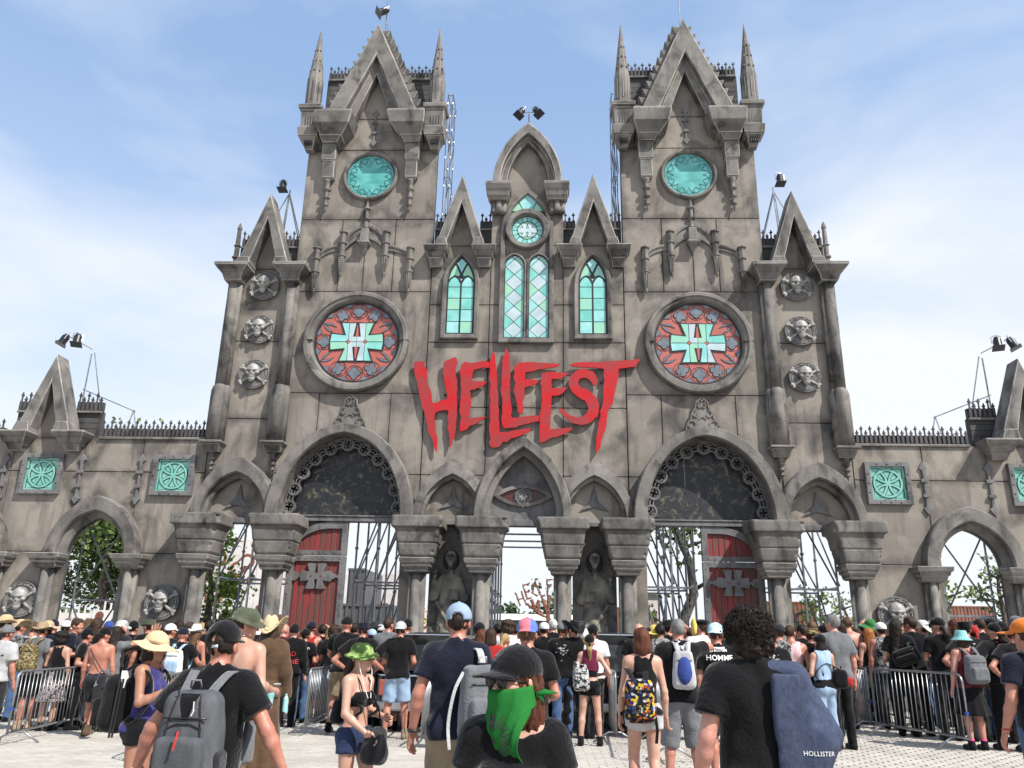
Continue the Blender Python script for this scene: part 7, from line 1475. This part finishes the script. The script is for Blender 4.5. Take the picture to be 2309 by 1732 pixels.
# boonie hat shirtless man, monk
a=person(556,1372,7.5,-14,'m',('down','bent'),'stand',None,('shorts','g'),'fair',('short','brn'),('boonie','ol'),'shirtless pale man in olive wide-brimmed hat behind the grey backpack man',Mi,hy=-42,hp=-8)
p=a['root'].location; B_=root('drink_cup',Vector(p)+Vector((.27,.10,1.08)),'printed drink cup held by the shirtless man in olive hat','cup'); M('cup',lathe([(.030,-.06),(.042,.07)],(0,0,0),14),'glass_white',B_,local=True); M('cup_print',lathe([(.0385,.02),(.0425,.06)],(0,0,0),14),'glass_teal',B_,local=True)
a=person(612,1392,10.0,2,'m',('down','down'),'stand',('hoodie','robe_brown' if False else 'br'),None,'tan',('long','brn'),('cowboy','straw_weave'),'man in brown hooded monk robe with straw hat and rope belt',Mi,hem=.86,seed=1)
def robe(pp):
    P=pp['P']; fn=lambda p:np.maximum(np.maximum(smin(s_cone(p,(0,0,1.0),(0,.0,.16),.18,.27,1.15),torso(p,P,.04),.05)+.014*np.sin(np.arctan2(p[1],p[0])*9+p[2]*1.2)*np.clip(1.1-p[2],0,1),.10-p[2]),p[2]-1.06)
    v,f=snet(fn,(-.40,-.36,.05),(.40,.36,1.12),.018); M('robe_skirt',(v,f),cloth(CLR['br']),pp['root'],smooth=True,local=True,fix=False)
    fn=lambda p:smin(s_ell(p,(0,-.10,1.42),(.15,.07,.12)),s_ell(p,(0,-.02,1.48),(.14,.10,.06)),.04)+.008*wob(p,26,2); v,f=snet(fn,(-.24,-.24,1.24),(.24,.16,1.62),.016); M('cowl',(v,f),cloth(CLR['br']),pp['root'],smooth=True,local=True,fix=False)
    M('rope_belt',join(tube([(.215*math.cos(t),.155*math.sin(t)-.0,1.02) for t in [2*PI*i/20 for i in range(20)]],.012,6,True),tube([(-.06,-.17,1.02),(-.05,-.19,.80)],.010,5)),cloth(CLR['lg']),pp['root'],local=True)
robe(a); p=a['root'].location; B_=root('water_bottle',Vector(p)+Vector((.30,-.02,.86)),'clear plastic bottle in the hand of the monk-robed man','bottle'); M('bottle',lathe([(.03,-.10),(.032,-.08),(.032,.05),(.014,.085),(.014,.11)],(0,0,0),12),'glass_aqua',B_,local=True)
# middle distance
a=person(1446,1415,8.5,3,'f',('down','down'),'walk',('tank','k'),('short','lg'),'fair',('bob','aub'),None,'auburn-haired woman in black tank top, pale shorts and black knee socks',F_,seed=1,fine=((.5,.3),(.5,.3)),hem=.92)
O('knee_socks',sock_mesh(a['P'],F_,.40),cloth(CLR['k']),a['root']); b=bag(a,'colourful patterned sack backpack on the auburn-haired woman',(.15,.10,.21),'cell_print',(-.07,-.21,1.08),strap='k',pocket=False,h=.013); M('base_panel',snet(lambda p:np.maximum(s_box(p,(0,0,0),(.156,.105,.222),.075),p[2]+.12),(-.2,-.16,-.25),(.2,.16,-.08),.013),cloth(CLR['k']),b,smooth=True,local=True,fix=False)
pq={'root':b,'top':[c for c in b.children if c.name.startswith('main_bag')][0]}; decal(pq,['DC'],.11,-.0,'print_dark'); M('loose_strap',band([(.14,-.05,-.16),(.15,-.07,-.28),(.14,-.06,-.40)],.03,.006),cloth(CLR['k']),b,local=True)
a=person(1528,1394,9.5,-2,'m',('bent','up'),'apart',('tee','k'),('cargo','g'),'red',('buzz','gry'),None,'man with short grey hair in black t-shirt and grey cargo shorts raising his arm',F_,seed=2,fine=((.5,.3),(.6,.2)),hem=.88)
bag(a,'small blue and grey cycling backpack on the grey-haired man',(.115,.07,.20),'lg',(.02,-.19,1.24),strap='lg',pocket='oval',pocketmat='blue',h=.012); blotch(a,4,1.45,.06,.05)
p=a['root'].location; B_=root('yellow_cloth',Vector(p)+Vector((.20,.05,1.76)),'yellow cloth in the raised hand of the grey-haired man','cloth'); v,f=snet(lambda q:s_ell(q,(0,0,0),(.03,.05,.10))+.012*wob(q,40,3),(-.08,-.1,-.16),(.08,.1,.16),.012); M('fabric',(v,f),cloth(CLR['yel']),B_,smooth=True,local=True,fix=False)
a=person(1613,1405,9.8,0,'m',('down','bent'),'stand',('tee','k'),('shorts','ch'),'red',('short','brn'),('capfit','tie_dye'),'man in black t-shirt with white block lettering and pale blue tie-dye cap',Mi,seed=0,hatyaw=160); decal(a,[('JE SUIS UN',.55),('HOMME',1.15),('SIMPLE',.85),("J'AIME LES",.65),('NICHONS',1.0),('ET LES',.5),('TATOUAGES',.8)],.075,1.50,'print_white',bold=.02); 
M('neck_scarf',tube([(.09*math.cos(t),.085*math.sin(t),1.50+.02*math.sin(t)) for t in [2*PI*i/14 for i in range(14)]],.022,7,True),cloth(CLR['w']),a['root'],smooth=True,local=True)
a=person(1329,1430,12.4,-3,'f',('bent','elbow'),'apart',('vest','plaid'),('short','k'),'fair',('pony','bln'),('bandana','k'),'woman in plaid shirt, black shorts and black bandana near the right hearse',Mi,hem=1.16); bag(a,'black and white printed sack on the woman in plaid shirt',(.13,.08,.19),'bw_print',(-.14,-.18,1.06),strap='bw_print',pocket=False)
O('crop_top',top_mesh(Pose('f',('bent','elbow'),'apart'),'tank',Mi,1.06,1),cloth(CLR['k']),a['root'])
a=person(1848,1430,12.0,10,'f',('bent','low'),'stand',('vest','denim_pale'),('jeans','jean_wash'),'fair',('bob','drk'),('capfit','k'),'woman in pale denim vest, washed jeans and black cap right of the curly man',Mi,hem=1.06,shoes='br'); O('under_top',top_mesh(Pose('f',('bent','low'),'stand'),'tank',Mi,.93,2),cloth(CLR['k']),a['root']); bag(a,'round red and black bag on the hip of the denim vest woman',(.10,.12,.15),'k',(.23,-.10,1.10),strap='k',pocketmat='red',yaw=70)
a=person(2166,1421,12.2,4,'f',('down','down'),'stand',('tank','mar'),('skirt','k'),'pink',('bob','brn'),('bucket','aq'),'woman in aqua bucket hat, maroon tank top and black skirt, right',Mi,wide=1.12); O('socks',sock_mesh(a['P'],Mi,.16),cloth(CLR['pink'],'hot_pink') if 'hot_pink' in MATS else flat('hot_pink',(.6,.03,.22),.8),a['root']); bag(a,'plain grey backpack on the aqua bucket hat woman',(.16,.10,.22),'g',(.03,-.22,1.20),strap='g')
a=person(237,1415,13.1,6,'m',('down','down'),'walk',None,('shorts','ch'),'red',('short','brn'),('capfit','k'),'shirtless tanned man with black cap and diagonal chest strap, left',Mi,hy=-35,hatyaw=180,shoes='br'); M('chest_strap',band([(-.14,-.10,1.42),(-.04,-.135,1.28),(.10,-.14,1.10),(.16,-.09,1.02)],.018,.005),cloth(CLR['br']),a['root'],local=True); O('boots',sock_mesh(a['P'],Mi,.22,.016),cloth(CLR['br']),a['root'])
a=person(97,1405,14.1,-3,'m',('bent','bent'),'stand',('tee','g'),('shorts','k'),'red',('short','brn'),('fedora','tan'),'man in grey t-shirt and tan fedora with camouflage backpack',Mi,shoes='tan'); bag(a,'camouflage backpack on the man in tan fedora',(.155,.10,.24),'camo_tan',(0,-.23,1.2),strap='camo_tan',pocketmat='camo_tan')
a=person(19,1410,12.3,-8,'m',('down','down'),'stand',('shirt','lg'),('jeans','ch'),'red',('short','brn'),('capfit','g'),'man in light grey shirt and grey cap at the left edge',Mi); M('pack_strap',band([(.10,-.13,1.30),(.12,-.06,1.48),(.13,.10,1.40)],.05,.008),cloth(CLR['k']),a['root'],local=True)
a=person(143,1420,14.0,2,'f',('front','down'),'stand',('tank','k'),('skirt','rose_skirt'),'fair',('curly','blk'),None,'woman with short black curls in black top and rose-printed skirt',Mi)
a=person(904,1402,13.1,6,'m',('hip','bent'),'apart',('tee','k'),('shorts','jean_wash'),'red',('short','brn'),('capfit','lg'),'man in black t-shirt, denim shorts and pale printed cap, hand on hip',Mi,shoes='kh',hatyaw=170)
a=person(918,1396,14.4,-4,'m',('front','rail'),'stand',('tee','n'),('cargo','ch'),'red',('short','drk'),('capfit','k'),'man in navy t-shirt and black cap reaching to the barrier left of centre',Mi)
a=person(783,1391,14.0,-5,'m',('rail','bent'),'apart',('tee','k'),('shorts','kh'),'red',('buzz','drk'),('capfit','k'),'broad man in black hooded t-shirt and black cap leaning on a barrier',Mi,wide=1.08)
a=person(820,1403,13.2,0,'m',('hip','hip'),'stand',('tee','k'),('shorts','ch'),'red',('short','drk'),('military','n'),'man with hands on hips in black lettered t-shirt and dark field cap',Mi); decal(a,['10:00'],.12,1.46,'print_white')
a=person(877,1392,14.8,-6,'m',('down','down'),'stand',('tee','g'),('jeans','k'),'red',('under','brn'),None,'man with undercut brown hair in charcoal t-shirt by the left doorway',Mi,hy=-20)
a=person(642,1406,15.5,-8,'m',('down','down'),'stand',('tee','mar'),('shorts','k'),'pink',None,None,'bald man in maroon t-shirt before the left red door',Mi,hy=-30)
a=person(665,1409,15.0,0,'m',('down','down'),'stand',('jacket','k'),('jeans','k'),'fair',None,('beanie','k'),'person in black jacket with red lettering and black beanie',Mi); decal(a,['BAD','BONE'],.12,1.36,'print_red')
a=person(690,1418,16.0,-4,'m',('down','bent'),'stand',('tee','k'),('jeans','jean'),'red',('short','drk'),('capfit','k'),'man in black tour-date t-shirt, blue jeans and black cap before the red door',Mi); decal(a,[('Bataillon',1.5)],.06,1.48,'print_white'); blotch(a,7,1.26,.07,.16,'print_white')
a=person(414,1415,13.6,-4,'m',('bent','rail'),'stand',('tee','k'),('shorts','ch'),'red',('buzz','drk'),('capfit','n'),'man in black t-shirt and navy cap wearing a blue and white backpack',Mi); bag(a,'blue and white hiking backpack on the man in navy cap',(.15,.09,.22),'w',(.02,-.22,1.20),strap='lb',pocketmat='lb')
a=person(2020,1396,13.9,-28,'f',('bent','bent'),'stand',('tee','k'),('jeans','k'),'fair',('longer','drk'),None,'woman with very long dark hair and sunglasses carrying a black holdall, right',Mi,hy=-40); glasses(a); bag(a,'black padded holdall slung behind the long dark-haired woman',(.20,.11,.13),'k',(.10,-.2,1.20),strap='k',tilt=-20)
a=person(2049,1384,14.0,-4,'m',('rail','down'),'stand',('tee','k'),('jeans','k'),'red',('short','brn'),None,'tall man with brown hair and sunglasses in black t-shirt below the right low skull',Mi,hy=40); glasses(a)
a=person(2112,1393,13.3,-6,'f',('front','down'),'stand',('tee','k'),('jeans','k'),'tan',('pony','drk'),('capfit','k'),'woman in black cap with long dark ponytail, right',Mi,hy=35); glasses(a)
a=person(1910,1399,16.6,4,'m',('bent','bent'),'stand',None,('shorts','k'),'pink',('short','lbr'),None,'shirtless man with a white t-shirt over his shoulder, right',Mi,hgt=2.08); v,f=snet(lambda p:smin(s_ell(p,(-.14,-.05,1.40),(.10,.13,.09)),s_box(p,(-.16,-.14,1.24),(.08,.03,.19),.03),.05)+.012*wob(p,26,3),(-.30,-.24,1.0),(.02,.14,1.54),.016); M('shouldered_t_shirt',(v,f),cloth(CLR['w']),a['root'],smooth=True,local=True,fix=False)
a=person(1957,1416,16.4,0,'f',('down','down'),'stand',('tank','k'),('jeans','k'),'fair',('longer','gin'),None,'woman with long ginger hair in black top, right',Mi)
a=person(1961,1396,16.8,4,'m',('up','down'),'stand',('tee','ch'),('jeans','k'),'red',('short','brn'),('sun','grn'),'person in a tilted green hat behind the ginger-haired woman',Mi,hp=18)
a=person(1780,1409,12.4,-12,'m',('hip','bent'),'stand',('tank','pink_stripe'),('shorts','k'),'red',('buzz','brn'),None,'sunburnt man in pink striped tank top right of the curly man',Mi,hy=-25)
a=person(1827,1415,12.6,-45,'m',('bent','bent'),'stand',('tee','k'),('jeans','k'),'red',('short','brn'),('military','camo_tan'),'man in sand camouflage field cap facing right behind the denim vest woman',Mi)
a=person(1876,1386,12.2,6,'m',('down','down'),'stand',('shirt','g'),('jeans','k'),'pink',('short','gry'),None,'tall man with grey hair in grey shirt right of the rightmost doorway pillar',Mi,hy=25)
a=person(1488,1407,13.2,0,'m',('down','down'),'stand',('vest','grey_print'),('jeans','k'),'tan',('short','blk'),None,'black-haired man in washed black vest left of the raised arm',Mi)
a=person(2240,1404,12.2,0,'m',('hip','bent'),'apart',('tee','k'),('jeans','k'),'red',('buzz','drk'),('bandana','k'),'broad man in black tour t-shirt and black bandana near the right edge',Mi,wide=1.15); blotch(a,5,1.34,.07,.20,'print_red')
a=person(1146,1393,13.6,0,'m',('down','bent'),'stand',('tee','w'),('jeans','k'),'tan',('curly','brn'),None,'curly brown-haired man in white t-shirt behind the backwards cap',Mi,hsc=.9)
a=person(1107,1416,11.6,0,'f',('down','down'),'stand',('tee','red'),('jeans','k'),'fair',('bob','brn'),None,'brown-haired woman in red top beside the man in light blue cap',Mi)
# ------------------------------------------------------------------ farther crowd
WC={'k':'black','n':'navy','g':'grey','lg':'pale grey','w':'white','mar':'maroon','ch':'charcoal','tan':'tan','straw':'straw','ol':'olive','blue':'blue','lb':'light blue','den':'denim blue','or':'orange','red':'red','kh':'khaki','blk':'black','brn':'brown','lbr':'light brown','bln':'blond','gin':'ginger','aub':'auburn','gry':'grey','wht':'white','drk':'dark','br':'brown','pur':'purple','aq':'aqua','grn':'green','straw_weave':'straw','camo_green':'camouflage','grey_print':'grey print','pink':'pink','yel':'yellow'}
HW={'capfit':'cap','cap':'cap','sun':'sun hat','boonie':'wide hat','fedora':'fedora','bucket':'bucket hat','beanie':'beanie','bandana':'bandana','beret':'beret','military':'field cap','cowboy':'cowboy hat','visor':'visor'}
AW={'short':'short %s hair','buzz':'cropped %s hair','bob':'%s bob hair','long':'long %s hair','longer':'very long %s hair','pony':'%s ponytail','curly':'curly %s hair','under':'%s undercut','bun':'%s bun'}
LM=[(60,'at the far left'),(190,'below the left wing arch'),(300,'left of the lower left skull'),(400,'below the lower left skull'),(520,'by the leftmost doorway'),(640,'left of the left red door'),(740,'before the left red door'),(860,'in the left doorway'),(960,'before the left hearse'),(1080,'left of the middle doorway'),(1200,'in the middle doorway'),(1300,'right of the middle doorway'),(1400,'before the right hearse'),(1500,'in the right doorway'),(1600,'left of the right red door'),(1740,'before the right red door'),(1860,'in the rightmost doorway'),(1960,'right of the rightmost doorway'),(2080,'below the lower right skull'),(2200,'in the right wing arch'),(2400,'at the far right')]
ARMS=[('down','down'),('bent','bent'),('front','front'),('down','bent'),('hip','down')]
LAB={}
def far(px,py,d,sex,top,tc,hair,hat,tone='red',face=0,i=[0]):
    i[0]+=1; k=i[0]; where=next(t for x,t in LM if px<x)
    who='person with '+(('%s %s'%(WC[hat[1]],HW[hat[0]])) if hat else (AW[hair[0]]%WC[hair[1]] if hair else 'bald head'))
    tp={'tee':'t-shirt','tank':'tank top','jacket':'jacket','shirt':'shirt','vest':'vest','long':'top'}[top]; lb='%s in %s %s %s'%(who,WC[tc],tp,where)
    q=LAB.get(lb,0); LAB[lb]=q+1
    if q: lb=lb.replace('person','%s person'%('farther' if q==1 else 'rearmost'))
    a=person(px,py,d,face,sex,ARMS[k%5] if k%13 else ('down','up'),'stand',(top,tc),('jeans',('k','ch','jean','k')[k%4]),tone,hair,hat,lb,.021,hy=(0,20,-25,35,-15)[k%5],group='farther festival crowd')
    if top=='tee' and tc in('k','ch','n') and k%3==0: blotch(a,k)
    return a
S_=lambda c:('short',c)
for t in [(14,1386,14,'m','tee','n',S_('drk'),('fedora','straw'),'red',-60),(47,1400,16,'m','shirt','grey_print',S_('brn'),('cowboy','straw')),(77,1402,16.4,'m','tank','w',S_('brn'),('capfit','br')),(110,1401,17,'f','tee','n',('bob','brn'),('sun','straw')),(122,1397,17.6,'m','tee','n',S_('drk'),('capfit','n')),(150,1400,17.4,'m','tee','k',S_('brn'),('capfit','w')),
 (175,1395,14.8,'m','tee','n',S_('brn'),None,'red',-75),(198,1417,14.2,'m','tee','k',S_('drk'),('capfit','k'),'red',-70),(222,1391,15.0,'m','tee','k',('longer','brn'),None),(201,1396,17.4,'m','tee','n',S_('brn'),('cowboy','br')),(246,1401,16.5,'m','tank','k',S_('brn'),('capfit','blue')),(276,1399,15.5,'f','tee','ch',('bob','brn'),('boonie','lg')),(262,1412,13.9,'f','tee','g',('long','drk'),None),(303,1402,17.5,'m','tee','k',S_('drk'),('beanie','k')),
 (340,1396,15.0,'m','tee','k',S_('drk'),('military','ol'),'red',60),(364,1405,14.8,'m','tee','ch',S_('brn'),('capfit','ch')),(386,1407,14.6,'m','tee','n',S_('brn'),('capfit','w')),(404,1399,16.6,'m','tee','k',('long','drk'),None),(444,1410,14.6,'f','tank','k',('long','lbr'),('fedora','w')),(473,1400,16.4,'m','tee','k',S_('blk'),None,'tan'),(455,1404,17.6,'f','tee','w',('bob','bln'),None),(430,1402,18.0,'m','tee','mar',S_('brn'),None),
 (575,1415,12.4,'f','tee','mar',S_('drk'),('capfit','w')),(590,1408,16.8,'m','tee','k',S_('brn'),('capfit','k')),(703,1402,17.2,'m','tank','red',S_('brn'),('capfit','n')),(728,1408,17.6,'m','tee','k',S_('drk'),None),(757,1408,16.0,'m','tee','k',('curly','brn'),None),(745,1414,16.8,'f','tee','k',('long','bln'),None),(801,1405,16.6,'m','tee','k',S_('drk'),None),(843,1403,17.0,'m','tee','k',S_('drk'),('fedora','ch')),(839,1419,15.6,'m','tee','n',S_('brn'),('capfit','lb')),(859,1409,17.4,'m','tee','k',S_('drk'),('capfit','lg')),(893,1408,17.8,'m','tee','ch',S_('brn'),None),
 (1081,1404,15.0,'m','tee','k',S_('drk'),('capfit','k')),(1086,1419,12.6,'f','tank','k',('long','aub'),None),(1122,1407,16.6,'f','tee','k',('bun','blk'),None),(1139,1428,12.9,'f','tank','k',('pony','bln'),None),(1163,1408,17.6,'m','tee','g',S_('brn'),None),(1212,1412,16.4,'m','tee','k',S_('brn'),('capfit','k')),(1227,1404,15.4,'m','tee','k',S_('drk'),('capfit','w')),(1246,1395,16.4,'m','jacket','k',S_('wht'),None,'pink'),(1269,1403,13.8,'m','tee','k',S_('brn'),('capfit','g')),(1293,1402,13.4,'m','tee','k',S_('drk'),('cowboy','k')),(1319,1420,14.2,'f','tee','ch',('bob','bln'),('beanie','w')),(1336,1408,13.8,'m','tee','w',S_('drk'),('capfit','k')),(1252,1414,18.0,'m','tee','w',S_('lbr'),('sun','straw')),
 (1441,1405,16.6,'m','tee','k',None,None,'pink'),(1464,1416,14.6,'m','tee','k',S_('drk'),('capfit','n'),'red',40),(1505,1400,15.4,'m','tee','k',S_('drk'),('fedora','k')),(1476,1411,17.0,'f','tee','lb',('bob','bln'),('sun','yel')),(1552,1413,16.0,'m','tee','lg',('buzz','brn'),None),(1570,1408,13.2,'m','tee','ch',None,None,'dark'),(1580,1396,13.0,'m','shirt','w',S_('brn'),('beret','k')),(1596,1418,14.6,'m','tee','g',S_('brn'),None),
 (1640,1412,14.4,'m','tee','k',S_('brn'),None),(1754,1407,12.4,'m','tee','grey_print',S_('brn'),('capfit','ch')),(1740,1424,11.8,'m','tee','k',('buzz','brn'),None),(1807,1409,15.0,'m','tee','k',S_('blk'),None),(1831,1401,15.6,'m','tee','ch',S_('lbr'),None),(1858,1407,13.8,'m','tee','k',S_('drk'),('capfit','k')),(1893,1404,15.2,'f','tee','k',('bob','drk'),None),(1906,1391,17.6,'m','tee','br',S_('brn'),('military','br')),(1930,1418,17.4,'f','tee','k',('bob','brn'),None),(1947,1402,17.8,'m','tee','k',S_('brn'),('capfit','k')),
 (1985,1404,15.2,'m','vest','grey_print',S_('drk'),('capfit','w')),(2080,1402,15.2,'m','tee','k',S_('brn'),('cowboy','w')),(2066,1405,16,'m','tee','k',S_('drk'),('capfit','k')),(2150,1396,14.2,'f','tee','k',('bob','aub'),None),(2174,1401,13.2,'m','tee','k',S_('drk'),('military','k')),(2192,1410,13.4,'m','tee','pur',S_('brn'),('bandana','red')),(2206,1387,15.2,'m','tee','k',('buzz','brn'),None,'pink'),(2258,1403,13.0,'f','tee','k',('long','brn'),('boonie','k')),(2230,1395,16.0,'f','tank','n',S_('drk'),('capfit','k')),(2280,1412,12.0,'m','tee','k',S_('brn'),None),(2130,1408,15.8,'m','tee','g',S_('gry'),None),(2290,1390,14.2,'m','tee','ch',S_('blk'),('capfit','g'))]:
    far(*t)
